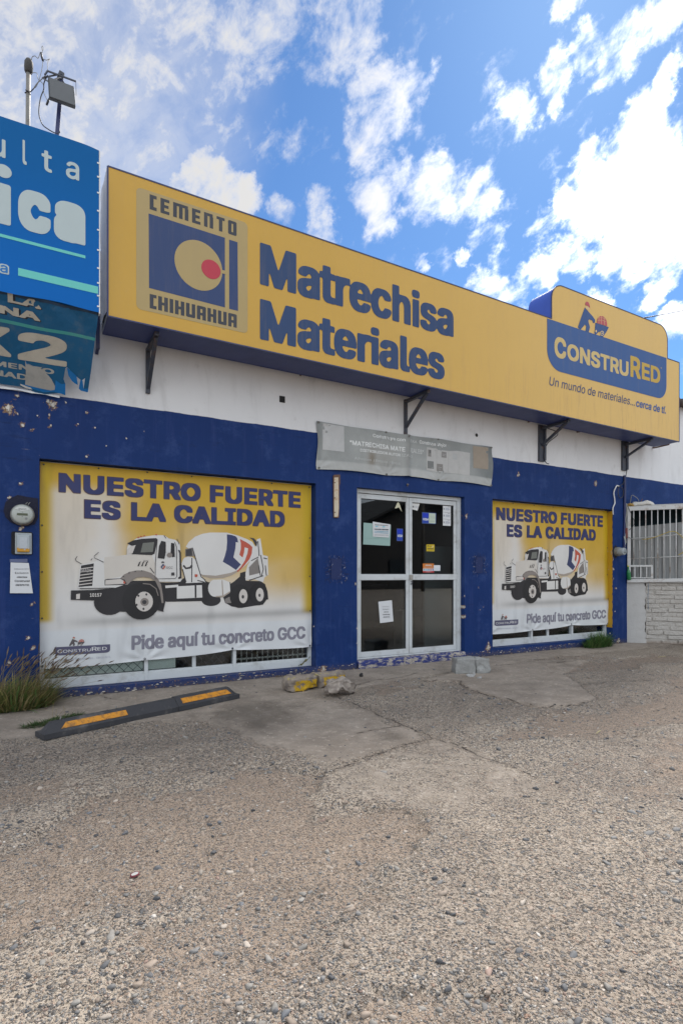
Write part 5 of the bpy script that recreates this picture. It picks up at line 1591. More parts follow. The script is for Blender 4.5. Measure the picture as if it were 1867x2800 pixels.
def make_poster():
    root = empty('window_poster', 'big yellow and white poster of a mixer truck filling the window left of the door', 'poster', (PX0, 0.098, 0.30), group='truck posters in the shop windows')
    nx, nz = 150, 110
    xs = np.linspace(PX0, PX1, nx)
    X = np.repeat(xs, nz); T = np.tile(np.linspace(0, 1, nz), nx)
    B = p_bottom(X); Z = B + (PZ1 - B)*T
    x, y, z = p_surf(X, Z)
    a = (np.arange((nx-1)*(nz-1)) // (nz-1))*nz + np.arange((nx-1)*(nz-1)) % (nz-1)
    F = np.stack([a, a+nz, a+nz+1, a+1], 1)
    cols = poster_print(X, Z)
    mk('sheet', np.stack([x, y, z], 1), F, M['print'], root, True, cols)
    TXT = (0.024, 0.030, 0.110); OUT = (0.085, 0.05, 0.06)
    pr = Print()
    for body, x0, x1, z0, z1 in (('NUESTRO FUERTE', 0.240, 3.019, 2.134, 2.337), ('ES LA CALIDAD', 0.481, 2.791, 1.872, 2.074)):
        pr.text(body, x0-0.006, x1+0.006, z0-0.006, z1+0.006, OUT, 0.037, 1, boldx=1.4, space=1.07)
        pr.text(body, x0+0.003, x1-0.003, z0+0.003, z1-0.003, TXT, 0.028, 2, boldx=1.5, space=1.07)
    pr.build('headline', M['print'], root, p_surf, 0.0015, cut=0.06)
    pr = Print()
    pr.text('Pide aqu\u00ed tu concreto GCC', 0.955, 3.078, 0.392, 0.600, (0.20, 0.195, 0.235), 0.022, 1, slope=0.004, boldx=1.7)
    pr.build('slogan', M['print'], root, p_surf, 0.0015, cut=0.06)
    TC = {'black': (0.022, 0.020, 0.022), 'dark': (0.045, 0.042, 0.045), 'tyre': (0.016, 0.015, 0.016), 'white': (0.60, 0.585, 0.56), 'cream': (0.555, 0.515, 0.46), 'shade': (0.34, 0.29, 0.24), 'grey': (0.20, 0.18, 0.165),
          'greyt': (0.225, 0.195, 0.175), 'rim': (0.54, 0.50, 0.46), 'glass': (0.15, 0.155, 0.135), 'navy': (0.035, 0.045, 0.115), 'red': (0.44, 0.085, 0.05)}
    pr = Print()
    for i, (cname, pts) in enumerate(TRUCK):
        pr.poly(pts, TC[cname], 1 + i*0.12)
    L = 1 + len(TRUCK)*0.12 + 0.3
    W_ = (0.58, 0.55, 0.52)
    pr.text('10157', 0.532, 0.648, 1.034, 1.072, W_, 0.025, L)
    pr.text('10157', 1.078, 1.130, 1.418, 1.434, (0.10, 0.09, 0.09), 0.01, L)
    pr.text('GCC', 1.326, 1.398, 1.340, 1.366, (0.16, 0.14, 0.14), 0.0, L)
    pr.text('MACK', 0.452, 0.542, 1.296, 1.334, (0.33, 0.31, 0.30), 0.02, L)
    pr.build('truck_picture', M['print'], root, p_surf, 0.0012, cut=0.03)
    # small shop emblem at the lower left
    pr = Print()
    k = (0.734-0.198)/(BX1-BX0); kz = 0.0895/(0.76)
    fx = lambda x, z=0: (0.198 + (x-BX0)*k, 0.425 + (z-4.40)*kz)
    EB = (0.085, 0.082, 0.135)
    pr.poly([fx(*q) for q in bl], EB, 1)
    cred(pr, lambda x, z=0: fx(x, z), (0.60, 0.60, 0.60), (0.60, 0.60, 0.60), 2, 0.008)
    kz2 = k
    for i, (cname, pts) in enumerate(WORKER):
        c = {'logoblue': (0.10, 0.085, 0.09), 'logored': (0.42, 0.12, 0.09), 'skin': (0.5, 0.42, 0.33), 'signpale': (0.58, 0.55, 0.5)}[cname]
        pr.poly([(0.198 + (x-BX0)*k*1.15 - 0.005, 0.517 + (z-5.15)*k*1.15) for x, z in pts], c, 2 + i*0.2)
    pr.text('Un mundo de materiales... cerca de t\u00ed.', 0.245, 0.74, 0.366, 0.392, (0.36, 0.37, 0.44), 0.0, 1)
    pr.build('emblem', M['print'], root, p_surf, 0.0012, cut=0.03)
    # eyelets
    for gx, gz in ((1.096, 0.326), (2.110, 0.376), (0.088, 0.325), (3.15, 0.345), (0.10, 2.41), (0.62, 2.418), (1.12, 2.42), (1.62, 2.42), (2.15, 2.42), (2.62, 2.42), (3.145, 2.41), (0.085, 1.78), (0.085, 1.30), (0.085, 0.82), (3.15, 1.75), (3.15, 1.25), (3.15, 0.8)):
        yy = float(p_surf(np.array([gx]), np.array([gz]))[1][0])
        rr = 0.013 if gz < 0.5 else 0.009
        mb = MB().disc_y(gx, gz, [(rr, yy-0.002), (rr*0.95, yy-0.007), (rr*0.5, yy-0.006), (rr*0.45, yy-0.003)], 14)
        mb.build('eyelet', M['dark_steel'], root, True)
    return root


poster = make_poster()
poster2 = copy_tree(poster)
poster2.location = (6.297, 0.098, 0.325)
poster2.scale = (0.962, 1.0, 0.995)
tag(poster2, 'big yellow and white poster of a mixer truck filling the window right of the door')

# painted yellow reveal of the right window (paint on the wall's own reveal)
m_, t, p, out = newmat('chipped_yellow_paint')
nn = t.noise(t.scale(t.co, (1, 1, 0.6)), 9.0, 8, 0.7)
t.set(p.inputs['Base Color'], t.mix(t.ss(nn, 0.60, 0.64), (0.46, 0.255, 0.008), t.mix(t.noise(t.co, 40), (0.5, 0.45, 0.38), (0.25, 0.16, 0.08))))
t.set(p.inputs['Roughness'], 0.6)
V = []; F = []
for i in range(60):
    z = 0.30 + (2.44-0.30)*i/59
    e = 0.006*math.sin(i*2.3) + 0.006*math.sin(i*0.8+1)
    V += [(9.2745, 0.0+abs(e), z), (9.2745, 0.122, z)]
for i in range(59): F.append((i*2, i*2+1, i*2+3, i*2+2))
mk('yellow_reveal', V, F, m_, shop)

# ------------------------------------------------------------------ grey weathered banner above the door
gb = empty('faded_banner', 'faded grey banner with worn white lettering stretched above the shop door', 'banner', (4.72, -0.03, 2.64))
GX0, GX1 = 3.198, 6.250


def g_edge(x, top):
    k = np.array([3.198, 4.266, 5.185, 6.250])
    h = np.array([3.258, 3.256, 3.270, 3.270]) if top else np.array([2.632, 2.648, 2.652, 2.650])
    b = np.interp(x, k, h)
    for a, c in zip(k[:-1], k[1:]):
        u = np.clip((x-a)/(c-a), 0, 1)
        b = b + (-0.012 if top else 0.020)*np.sin(np.pi*u)
    return b


def g_surf(x, z):
    y = -0.030 - 0.012*np.sin(x*3.3+1)*np.sin((z-2.6)*4.5) - 0.004*np.sin(x*9 + z*5)
    y = y - 0.040*np.exp(-((x-4.62)/0.05)**2)
    for gx, gz in ((3.2, 3.25), (3.2, 2.64), (6.25, 3.27), (6.25, 2.65), (4.266, 2.65), (5.185, 2.65), (4.266, 3.256), (5.185, 3.27)):
        d = np.hypot(x-gx, z-gz); a = np.arctan2(z-gz, x-gx)
        y = y + 0.006*np.sin(a*11)*np.exp(-((d-0.12)/0.10)**2) + 0.012*np.exp(-d/0.1)
    return x, y, z


nx, nz = 160, 40
xs = np.linspace(GX0, GX1, nx)
X = np.repeat(xs, nz); T = np.tile(np.linspace(0, 1, nz), nx)
B = g_edge(X, False); Tp = g_edge(X, True); Z = B + (Tp-B)*T
X = X + 0.010*np.sin(Z*11)*np.exp(-np.minimum(X-GX0, GX1-X)/0.1)*1.2
x, y, z = g_surf(X, Z)
c = np.tile(np.array([0.30, 0.312, 0.302]), (len(X), 1))
lt = sst(X, 3.3, 4.6)[:, None]
c = c*(0.92 + 0.22*np.exp(-((X-4.3)/0.6)**2))[:, None]
c = c + (np.array([0.13, 0.145, 0.145]) - c)*(0.75*sst(X, 5.75, 6.25) + 0.45*np.exp(-((X-3.22)/0.04)**2))[:, None]
c = c + (np.array([0.17, 0.185, 0.18]) - c)*(0.45*sst(Z, 3.05, 3.25)*np.exp(-((X-5.0)/1.0)**2))[:, None]
c = c + (np.array([0.17, 0.125, 0.075]) - c)*(0.62*np.exp(-((X-4.02)/0.055)**2)*np.exp(-((Z-2.85)/0.13)**2) + 0.25*np.exp(-((X-4.25)/0.25)**2)*np.exp(-((Z-2.9)/0.2)**2))[:, None]
bs = 1 - sst(T, 0.17, 0.20)
c = c + (np.array([0.42, 0.425, 0.41]) - c)*(bs*0.8)[:, None]
c = c + (np.array([0.20, 0.20, 0.19]) - c)*(0.6*np.exp(-((X-4.62)/0.035)**2))[:, None]
c = c*(0.85 + 0.3*fbm(X*4, Z*4, 4, 15))[:, None]
a = (np.arange((nx-1)*(nz-1)) // (nz-1))*nz + np.arange((nx-1)*(nz-1)) % (nz-1)
m_g = attr_mat('grimy_banner_vinyl', 0.6, 0.16, 9.0, 0.12, 60.0)
mk('sheet', np.stack([x, y, z], 1), np.stack([a, a+nz, a+nz+1, a+1], 1), m_g, gb, True, c)
pr = Print()
GW = (0.66, 0.67, 0.66); GF = (0.50, 0.51, 0.50)
pr.rect(3.275, 3.590, 2.895, 3.235, (0.45, 0.45, 0.445), 1)
pr.poly([(5.846, 3.235), (6.158, 3.245), (6.152, 2.904), (5.846, 2.900)], (0.30, 0.25, 0.195), 1)
pr.poly([(4.975, 3.121), (5.17, 3.118), (5.18, 3.105), (5.38, 3.105), (5.54, 3.125), (5.784, 3.121), (5.773, 2.770), (5.55, 2.785), (5.38, 2.782), (5.16, 2.775), (4.964, 2.785)], (0.43, 0.425, 0.41), 1)
pr.rect(4.995, 5.055, 2.99, 3.09, (0.22, 0.215, 0.20), 2); pr.rect(5.02, 5.05, 3.04, 3.085, (0.12, 0.12, 0.115), 3)
pr.rect(4.985, 5.10, 2.815, 2.925, (0.17, 0.175, 0.17), 2); pr.rect(5.24, 5.33, 3.00, 3.085, (0.23, 0.22, 0.21), 2); pr.rect(5.16, 5.27, 2.795, 2.90, (0.21, 0.20, 0.185), 2)
pr.rect(5.253, 5.317, 3.045, 3.052, (0.36, 0.35, 0.34), 3); pr.rect(5.253, 5.30, 3.025, 3.032, (0.36, 0.35, 0.34), 3); pr.rect(5.175, 5.25, 2.845, 2.852, (0.36, 0.35, 0.34), 3); pr.rect(5.175, 5.24, 2.82, 2.827, (0.36, 0.35, 0.34), 3)
pr.rect(5.44, 5.53, 2.99, 3.08, (0.385, 0.39, 0.385), 2)
for xx in (5.155, 5.365, 5.555): pr.rect(xx, xx+0.004, 2.79, 3.10, (0.30, 0.29, 0.28), 2)
pr.text('Construye con', 4.035, 4.575, 3.135, 3.195, GW, 0.02, 1, slope=0.004)
pr.text('EXA', 4.66, 4.79, 3.152, 3.190, GF, 0.015, 1); pr.text('Construye Mejor', 4.835, 5.329, 3.145, 3.205, GW, 0.02, 1, slope=0.004)
pr.text('\u201cMATRECHISA MATE', 3.676, 4.575, 3.000, 3.065, GW, 0.022, 1, slope=0.006); pr.text('RIALES\u201d', 4.655, 4.915, 3.008, 3.070, GF, 0.022, 1)
pr.text('DISTRIBUIDOR AUTOR', 3.836, 4.50, 2.928, 2.967, GW, 0.018, 1, slope=0.006); pr.text('IZADO', 4.525, 4.71, 2.935, 2.974, GF, 0.012, 1)
pr.text('Adhesivos  / Estucos  / Boquil', 3.752, 4.50, 2.806, 2.850, GF, 0.004, 1); pr.text('/ Texturas', 4.625, 4.796, 2.812, 2.850, (0.42, 0.43, 0.42), 0.0, 1)
pr.build('printing', m_g, gb, g_surf, 0.0016, cut=0.05)
for gx, gz in ((3.215, 3.240), (3.225, 2.655), (4.266, 3.245), (4.266, 2.662), (5.185, 3.258), (5.185, 2.665), (6.235, 3.255), (6.225, 2.665), (4.62, 3.225)):
    yy = float(g_surf(np.array([gx]), np.array([gz]))[1][0])
    MB().disc_y(gx, gz, [(0.014, yy-0.002), (0.013, yy-0.012), (0.006, yy-0.011), (0.005, yy-0.016), (0.004, yy-0.018)], 12).build('eyelet', M['galv'], gb, True)

# ------------------------------------------------------------------ papers and stickers on the doors
def flat_thing(name, label, cat, corners, y, col, draw=None, group=None, mat=None, wob=0.0012):
    """a sheet of paper or vinyl at its own place; corners in x,z, anticlockwise from lower left"""
    cx_ = sum(p[0] for p in corners)/4; z0 = min(p[1] for p in corners)
    root = empty(name, label, cat, (cx_, y, z0), group=group)
    V = []; F = []
    n = 8
    (ax, az), (bx, bz), (cx2, cz2), (dx, dz_) = corners
    for i in range(n+1):
        for k in range(n+1):
            u, v = i/n, k/n
            x = (ax*(1-u)+bx*u)*(1-v) + (dx*(1-u)+cx2*u)*v
            z = (az*(1-u)+bz*u)*(1-v) + (dz_*(1-u)+cz2*u)*v
            V.append((x, y - wob*(1+math.sin(u*5+v*3)), z))
    for i in range(n):
        for k in range(n):
            a = i*(n+1)+k
            F.append((a, a+n+1, a+n+2, a+1))
    mk('sheet', V, F, mat or M['sticker'], root, True, [col]*len(V))
    if draw:
        pr = Print()
        draw(pr)
        pr.build('printing', M['sticker'], root, plane_at(y - 2*wob - 0.0008), 0.0008)
    return root


GY = 0.111           # outer face of the door panes
PAPERW = (0.60, 0.61, 0.62)
INK = (0.05, 0.05, 0.055)


def lines(pr, x0, x1, z0, z1, n, col, lay=1, thick=0.35, seed=1):
    q = random.Random(seed)
    h = (z1-z0)/n
    for i in range(n):
        x = x0
        while x < x1 - 0.004:
            w_ = q.uniform(0.006, 0.03)
            pr.rect(x, min(x+w_, x1), z0+i*h, z0+i*h+h*thick, col, lay)
            x += w_ + 0.005


flat_thing('backing_sheet', 'pale green sheet taped inside the left door glass behind a white letter', 'paper', [(3.972, 1.690), (4.422, 1.681), (4.434, 1.976), (3.978, 1.991)], GY, (0.27, 0.40, 0.37), lambda pr: pr.rect(3.975, 4.424, 1.776, 1.779, (0.2, 0.31, 0.29), 1))
def d_letter(pr):
    lines(pr, 4.16, 4.38, 1.965, 1.99, 1, INK, 1, 0.3, 2)
    lines(pr, 4.15, 4.39, 1.900, 1.93, 1, (0.04, 0.05, 0.08), 1, 0.5, 3)
    lines(pr, 4.15, 4.39, 1.855, 1.895, 2, (0.10, 0.30, 0.42), 1, 0.45, 4)
    lines(pr, 4.15, 4.385, 1.820, 1.845, 2, (0.25, 0.25, 0.26), 1, 0.3, 5)
    pr.rect(4.17, 4.21, 1.94, 1.955, (0.2, 0.5, 0.6), 1); pr.rect(4.29, 4.33, 1.94, 1.955, (0.2, 0.5, 0.6), 1)
flat_thing('notice_sheet', 'white printed letter taped over the pale green sheet on the left door', 'notice', [(4.129, 1.802), (4.398, 1.798), (4.425, 1.985), (4.125, 2.012)], GY-0.005, (0.58, 0.59, 0.60), d_letter)
VB = (0.010, 0.045, 0.33)
def d_visa(x0, x1, z0, z1, zt0, zt1, tx1=None):
    def f(pr):
        pr.rect(x0+0.008, x1-0.008, z0+0.01, z1-0.01, VB, 1)
        pr.rect(x0+0.010, x1-0.010, zt1+0.018, z1-0.012, (0.004, 0.028, 0.42), 2)
        pr.text('VISA', x0+0.012, (tx1 or x1)-0.010, zt0, zt1, (0.62, 0.64, 0.66), 0.03, 3, shear=0.25)
    return f
flat_thing('card_sticker', 'narrow blue sticker reading VISA at the right edge of the left door', 'sticker', [(4.535, 1.755), (4.642, 1.755), (4.642, 1.932), (4.535, 1.932)], GY, (0.05, 0.09, 0.30), d_visa(4.535, 4.642, 1.755, 1.932, 1.812, 1.846))
def d_visa2(pr):
    d_visa(4.990, 5.112, 2.028, 2.190, 2.072, 2.106)(pr)
    pr.rect(5.112, 5.236, 2.036, 2.184, (0.45, 0.52, 0.43), 1)
    pr.text('OPEN', 5.125, 5.225, 2.10, 2.14, (0.36, 0.43, 0.36), 0.0, 2); lines(pr, 5.13, 5.22, 2.06, 2.085, 1, (0.36, 0.43, 0.36), 2, 0.6, 13)
flat_thing('card_sticker', 'wide sticker, half blue VISA and half pale green, high on the right door', 'sticker', [(4.988, 2.027), (5.246, 2.029), (5.248, 2.192), (4.988, 2.190)], GY, (0.05, 0.10, 0.30), d_visa2)
for (z0, z1, yr, lab) in ((2.215, 2.312, '2024', 'topmost white year tag, 2024, in the upper right corner of the right door'), (2.113, 2.212, '2025', 'middle white year tag, 2025, in the upper right corner of the right door'), (2.012, 2.110, '2026', 'lowest white year tag, 2026, in the upper right corner of the right door')):
    def d_tag(pr, z0=z0, z1=z1, yr=yr):
        pr.text(yr, 5.425, 5.515, z0+0.035, z0+0.065, (0.33, 0.36, 0.42), 0.02, 1)
        pr.rect(5.392, 5.404, z0+0.036, z0+0.062, (0.07, 0.07, 0.08), 1); pr.rect(5.47, 5.52, z1-0.016, z1-0.010, (0.25, 0.25, 0.27), 1)
    flat_thing('year_tag', lab, 'sticker', [(5.378, z0), (5.533, z0), (5.533, z1), (5.378, z1)], GY, PAPERW, d_tag, group='year tags on the right door')
flat_thing('torn_sticker', 'torn white sticker in the upper left corner of the right door', 'sticker', [(4.798, 2.225), (4.905, 2.208), (4.945, 2.314), (4.800, 2.318)], GY, (0.60, 0.60, 0.58), lambda pr: (pr.rect(4.815, 4.835, 2.25, 2.275, INK, 1), pr.text('2023', 4.845, 4.92, 2.25, 2.275, (0.42, 0.43, 0.46), 0.01, 1)))
sc_ = MB()
V = [(4.545, GY, 2.300), (4.500, GY-0.004, 2.215), (4.565, GY-0.012, 2.235), (4.625, GY-0.004, 2.175), (4.580, GY-0.016, 2.275), (4.560, GY-0.008, 2.312)]
tag(mk('paper_scrap', V, [(0, 1, 2), (0, 2, 4), (2, 3, 4), (0, 4, 5)], simple('yellowed_paper', (0.52, 0.50, 0.36), 0.8, 0.15, 20), None, loc=(4.55, GY, 2.2)), 'torn yellowish paper scrap hanging at the top of the left door', 'paper')
def d_yel(pr):
    pr.rect(5.085, 5.205, 1.652, 1.664, (0.12, 0.09, 0.02), 1)
    pr.poly([(5.085, 1.70), (5.098, 1.712), (5.105, 1.70), (5.09, 1.68)], INK, 1); pr.poly([(5.16, 1.675), (5.19, 1.705), (5.20, 1.70), (5.17, 1.672)], (0.6, 0.6, 0.55), 1)
    lines(pr, 5.11, 5.17, 1.692, 1.706, 1, INK, 1, 0.5, 8); lines(pr, 5.09, 5.2, 1.636, 1.645, 1, INK, 1, 0.4, 9)
flat_thing('warning_sticker', 'small square yellow sticker in the middle of the right door', 'sticker', [(5.068, 1.618), (5.219, 1.619), (5.219, 1.722), (5.068, 1.718)], GY, (0.55, 0.40, 0.01), d_yel)
def d_open(pr):
    pr.text('Abierto', 5.045, 5.165, 1.398, 1.424, (0.62, 0.60, 0.56), 0.02, 1)
    pr.text('Bienvenido', 5.025, 5.19, 1.375, 1.388, (0.62, 0.55, 0.45), 0.0, 1)
    pr.rect(5.003, 5.210, 1.326, 1.362, (0.52, 0.58, 0.60), 1)
    for i, cc in enumerate(((0.05, 0.2, 0.4), (0.1, 0.35, 0.5), (0.05, 0.2, 0.4), (0.05, 0.1, 0.3), (0.5, 0.05, 0.05), (0.05, 0.1, 0.35))):
        pr.rect(5.015+i*0.033, 5.035+i*0.033, 1.334, 1.352, cc, 2)
    pr.rect(5.003, 5.210, 1.305, 1.324, (0.42, 0.012, 0.03), 1)
    lines(pr, 5.06, 5.16, 1.310, 1.319, 1, (0.6, 0.5, 0.5), 2, 0.7, 12)
flat_thing('open_sign', 'orange and white Abierto sign low on the upper right door glass', 'sign', [(5.001, 1.303), (5.212, 1.303), (5.208, 1.438), (5.001, 1.436)], GY, (0.55, 0.165, 0.02), d_open)
flat_thing('white_card', 'small plain white card beside the orange Abierto sign', 'card', [(5.200, 1.329), (5.326, 1.329), (5.326, 1.413), (5.200, 1.413)], GY-0.005, (0.60, 0.62, 0.64), lambda pr: pr.rect(5.225, 5.305, 1.355, 1.360, (0.40, 0.48, 0.55), 1))


def d_notice(x, z, s, x1, sk=0.0):
    def f(pr):
        for body, zz, h, w_, b in (('Estacionamiento', 0.228, 0.013, 0.13, 0.0), ('Exclusivo', 0.185, 0.019, 0.115, 0.004), ('clientes', 0.145, 0.016, 0.09, 0.02), ('Construred', 0.105, 0.018, 0.13, 0.02), ('(RESPETE)', 0.062, 0.020, 0.115, 0.02)):
            c = x + sk*zz
            pr.text(body, c - w_*s/2, c + w_*s/2, z + zz*s, z + (zz+h)*s, INK if b else (0.16, 0.16, 0.17), b, 1)
    return f


flat_thing('parking_notice', 'white customer parking notice taped crooked on the lower left door glass', 'notice', [(4.250, 0.590), (4.478, 0.605), (4.450, 0.908), (4.222, 0.892)], GY, PAPERW, d_notice(4.362, 0.605, 0.92, 0, -0.08))
flat_thing('parking_notice', 'white customer parking notice taped to the blue wall under the meter', 'notice', [(-0.196, 1.088), (0.002, 1.084), (-0.034, 1.388), (-0.190, 1.392)], -0.012, PAPERW, d_notice(-0.088, 1.095, 1.0, 0, -0.03))
flat_thing('tape_patch', 'dull blue strip of old tape above the parking notice on the wall', 'tape', [(-0.197, 1.394), (-0.045, 1.394), (-0.045, 1.430), (-0.197, 1.425)], -0.011, (0.10, 0.12, 0.22))
for (x0, x1, z0, z1, lab) in ((3.374, 3.600, 1.190, 1.505, 'flaking blue patch on the wall left of the door'), (5.892, 6.105, 1.278, 1.562, 'flaking blue patch on the wall right of the door')):
    pr_root = empty('paint_patch', lab, 'patch', ((x0+x1)/2, -0.008, z0))
    pr = Print()
    q = random.Random(int(x0*100))
    pr.rect(x0+0.035, x1-0.035, z0+0.02, z1-0.02, (0.0055, 0.018, 0.090), 1)
    for i in range(150):
        side = q.random()
        if side < 0.4: px, pz = x0 + q.gauss(0.0, 0.03), q.uniform(z0, z1)
        elif side < 0.8: px, pz = x1 + q.gauss(0.0, 0.03), q.uniform(z0, z1)
        else: px, pz = q.uniform(x0, x1), q.choice([z0, z1]) + q.gauss(0, 0.015)
        a = q.uniform(0, 3.1); l = q.uniform(0.006, 0.028); w_ = q.uniform(0.001, 0.005)
        ca, sa = math.cos(a), math.sin(a)
        k = q.random()
        cc = (0.007, 0.01, 0.05) if k < 0.6 else ((0.06, 0.08, 0.2) if k < 0.92 else (0.34, 0.36, 0.42))
        pr.poly([(px-ca*l, pz-sa*l), (px+sa*w_, pz-ca*w_), (px+ca*l, pz+sa*l), (px-sa*w_, pz+ca*w_)], cc, 1.5 + i*0.01)
    pr.build('glue_marks', M['sticker'], pr_root, plane_at(-0.007), 0.001)

# old painted metal strip beside the door
rp = empty('metal_strip', 'narrow cream metal strip with rusty edges on the wall left of the door', 'strip', (3.48, 0, 2.02))
V = [(3.436, 2.572), (3.455, 2.585), (3.535, 2.594), (3.538, 2.48), (3.527, 2.45), (3.526, 2.2), (3.519, 2.03), (3.508, 2.022), (3.442, 2.021), (3.440, 2.05)]
MB().prism(V, -0.022, -0.004).build('rusty_back', M['rust'], rp)
V2 = [(3.446, 2.545), (3.505, 2.555), (3.510, 2.46), (3.512, 2.3), (3.515, 2.15), (3.505, 2.06), (3.502, 2.03), (3.446, 2.03), (3.444, 2.3)]
MB().prism(V2, -0.025, -0.0222).build('painted_face', simple('cream_paint', (0.52, 0.45, 0.34), 0.6, 0.1, 16, dirt=(0.36, 0.14, 0.03), dirt_amt=1.0), rp)
for z in (2.48, 2.28, 2.09): MB().disc_y(3.455, z, [(0.009, -0.024), (0.008, -0.030), (0.004, -0.031)], 10).build('screw', M['rust'], rp, True)
# junction hole in the white wall, wall peg
hb = MB().box(2.680, 2.755, -0.006, -0.002, 3.425, 3.505)
tag(hb.build('junction_hole', simple('dark_hole', (0.015, 0.015, 0.015), 0.9), None, loc=(2.72, 0, 3.46)), 'small dark junction box hole in the white wall under the sign', 'hole')
tag(MB().disc_y(5.95, 3.42, [(0.028, -0.004), (0.02, -0.007), (0.004, -0.006)], 9).build('wall_hole', simple('dark_hole_two', (0.03, 0.028, 0.025), 0.9), None, loc=(5.95, 0, 3.42)), 'little dark hole in the white wall right of the faded banner', 'hole')
tag(MB().disc_y(4.641, 2.552, [(0.016, -0.004), (0.012, -0.022), (0.006, -0.026)], 10).build('wall_bolt', M['galv'], None, True, loc=(4.641, 0, 2.552)), 'pale bolt head in the blue wall above the door', 'bolt')

# ------------------------------------------------------------------ electricity meters and switch box
mt = empty('electricity_meter', 'round grey electricity meter set in a broken hole in the wall left of the poster', 'meter', (-0.088, 0, 1.76))
r_ = random.Random(4)
hole = [(-0.250, 1.90), (-0.235, 1.985), (-0.19, 2.03), (-0.128, 2.066), (-0.05, 2.052), (0.045, 2.044), (0.05, 1.95), (0.048, 1.85), (0.02, 1.78), (-0.05, 1.755), (-0.13, 1.762), (-0.19, 1.79), (-0.235, 1.84)]
MB().prism(hole, -0.010, -0.007).build('broken_recess', simple('broken_plaster_hole', (0.012, 0.013, 0.03), 0.95, 0.6, 20, bump=0.8, bscale=30), mt)
MB().disc_y(-0.088, 1.865, [(0.104, -0.01), (0.106, -0.05), (0.104, -0.062), (0.096, -0.066)], 40).build('ring', M['galv'], mt, True)
MB().disc_y(-0.088, 1.865, [(0.095, -0.060), (0.094, -0.115), (0.088, -0.128), (0.078, -0.134)], 40).build('cover', simple('meter_cover', (0.36, 0.38, 0.35), 0.25, 0.06, 10), mt, True)
pr = Print()
pr.poly([(-0.155, 1.915), (-0.088, 1.890), (-0.02, 1.915), (-0.045, 1.932), (-0.088, 1.940), (-0.13, 1.932)], (0.52, 0.53, 0.51), 1)
pr.rect(-0.135, -0.042, 1.851, 1.873, (0.085, 0.095, 0.06), 1)
lines(pr, -0.12, -0.055, 1.905, 1.925, 2, (0.12, 0.12, 0.13), 2, 0.4, 3)
pr.poly([(-0.055+0.012*math.cos(i*0.6), 1.822+0.012*math.sin(i*0.6)) for i in range(10)], (0.2, 0.2, 0.2), 1)
pr.rect(-0.091, -0.085, 1.881, 1.886, INK, 2); pr.rect(-0.091, -0.085, 1.838, 1.843, INK, 1)
pr.build('dial_print', M['sticker'], mt, plane_at(-0.1345), 0.001)
for dx in (0.0, 0.022): MB().tube([(-0.062+dx, -0.066, 1.955), (-0.058+dx, -0.07, 1.975), (-0.045+dx, -0.06, 1.992)], 0.005, 6).build('seal_wire', M['galv'], mt, True)

sb = empty('switch_box', 'small grey switch box with orange paint drips in a square hole under the meter', 'switch box', (-0.082, 0, 1.478))
rr = arc(-0.165, 1.49, 0.02, 180, 270, 4) + arc(-0.02, 1.49, 0.02, 270, 360, 4) + arc(-0.02, 1.68, 0.02, 0, 90, 4) + arc(-0.165, 1.68, 0.02, 90, 180, 4)
MB().prism(rr, -0.008, -0.006).build('recess', simple('dark_recess', (0.012, 0.012, 0.016), 0.9), sb)
MB().box(-0.152, -0.008, -0.035, -0.009, 1.476, 1.688).build('housing', simple('grey_box_paint', (0.33, 0.36, 0.37), 0.5, 0.08, 10), sb, bevel=0.006)
m_, t, p, out = newmat('grey_paint_with_orange_drips')
zc = t.n('ShaderNodeSeparateXYZ', {0: t.co}).outputs[2]
nn = t.noise(t.scale(t.co, (1, 1, 0.5)), 45.0, 4, 0.6)
f = t.ss(t.m('ADD', zc, t.m('MULTIPLY', t.m('SUBTRACT', nn, 0.5), 0.09)), 0.062, 0.048)
t.set(p.inputs['Base Color'], t.mix(f, (0.36, 0.40, 0.42), (0.50, 0.24, 0.01))); t.set(p.inputs['Roughness'], 0.5)
MB().box(-0.134, -0.026, -0.062, -0.036, 1.497, 1.668).build('door', m_, sb, bevel=0.007)
MB().box(-0.113, -0.044, -0.066, -0.0625, 1.53, 1.642).build('label_plate', simple('bare_plate', (0.40, 0.43, 0.46), 0.4, 0.15, 30), sb, bevel=0.002)

mr = empty('electricity_meter', 'small round glass electricity meter on the blue corner pillar beside the grille', 'meter', (9.37, 0, 1.60))
hole = [(9.285 + 0.085*(1+0.12*math.sin(i*2.1))*math.cos(i*2*math.pi/16)*0.9 + 0.06, 1.695 + 0.115*(1+0.1*math.sin(i*3.3))*math.sin(i*2*math.pi/16)) for i in range(16)]
MB().prism(hole, -0.010, -0.006).build('broken_recess', simple('broken_plaster_hole_two', (0.015, 0.014, 0.02), 0.95, 0.5, 20, bump=0.8, bscale=30), mr)
MB().disc_y(9.372, 1.695, [(0.082, -0.01), (0.084, -0.06), (0.080, -0.075), (0.070, -0.078)], 28).build('ring', M['galv'], mr, True)
MB().disc_y(9.372, 1.695, [(0.069, -0.07), (0.068, -0.16), (0.060, -0.172), (0.052, -0.175)], 28).build('cover', simple('meter_cover_two', (0.27, 0.30, 0.32), 0.2, 0.06, 10), mr, True)
pr = Print()
lines(pr, 9.345, 9.40, 1.70, 1.73, 3, (0.2, 0.22, 0.25), 1, 0.4, 6); pr.rect(9.34, 9.405, 1.665, 1.685, (0.12, 0.13, 0.14), 1)
pr.build('dial_print', M['sticker'], mr, plane_at(-0.1755), 0.001)

# ------------------------------------------------------------------ cables on the right hand pillar
def cable(name, label, pts, r_, mat, k=8, cat='cable', group=None):
    b = MB().tube(pts, r_, 7, smoothing=k)
    return tag(b.build(name, mat, None, True, loc=tuple(pts[0])), label, cat, group)


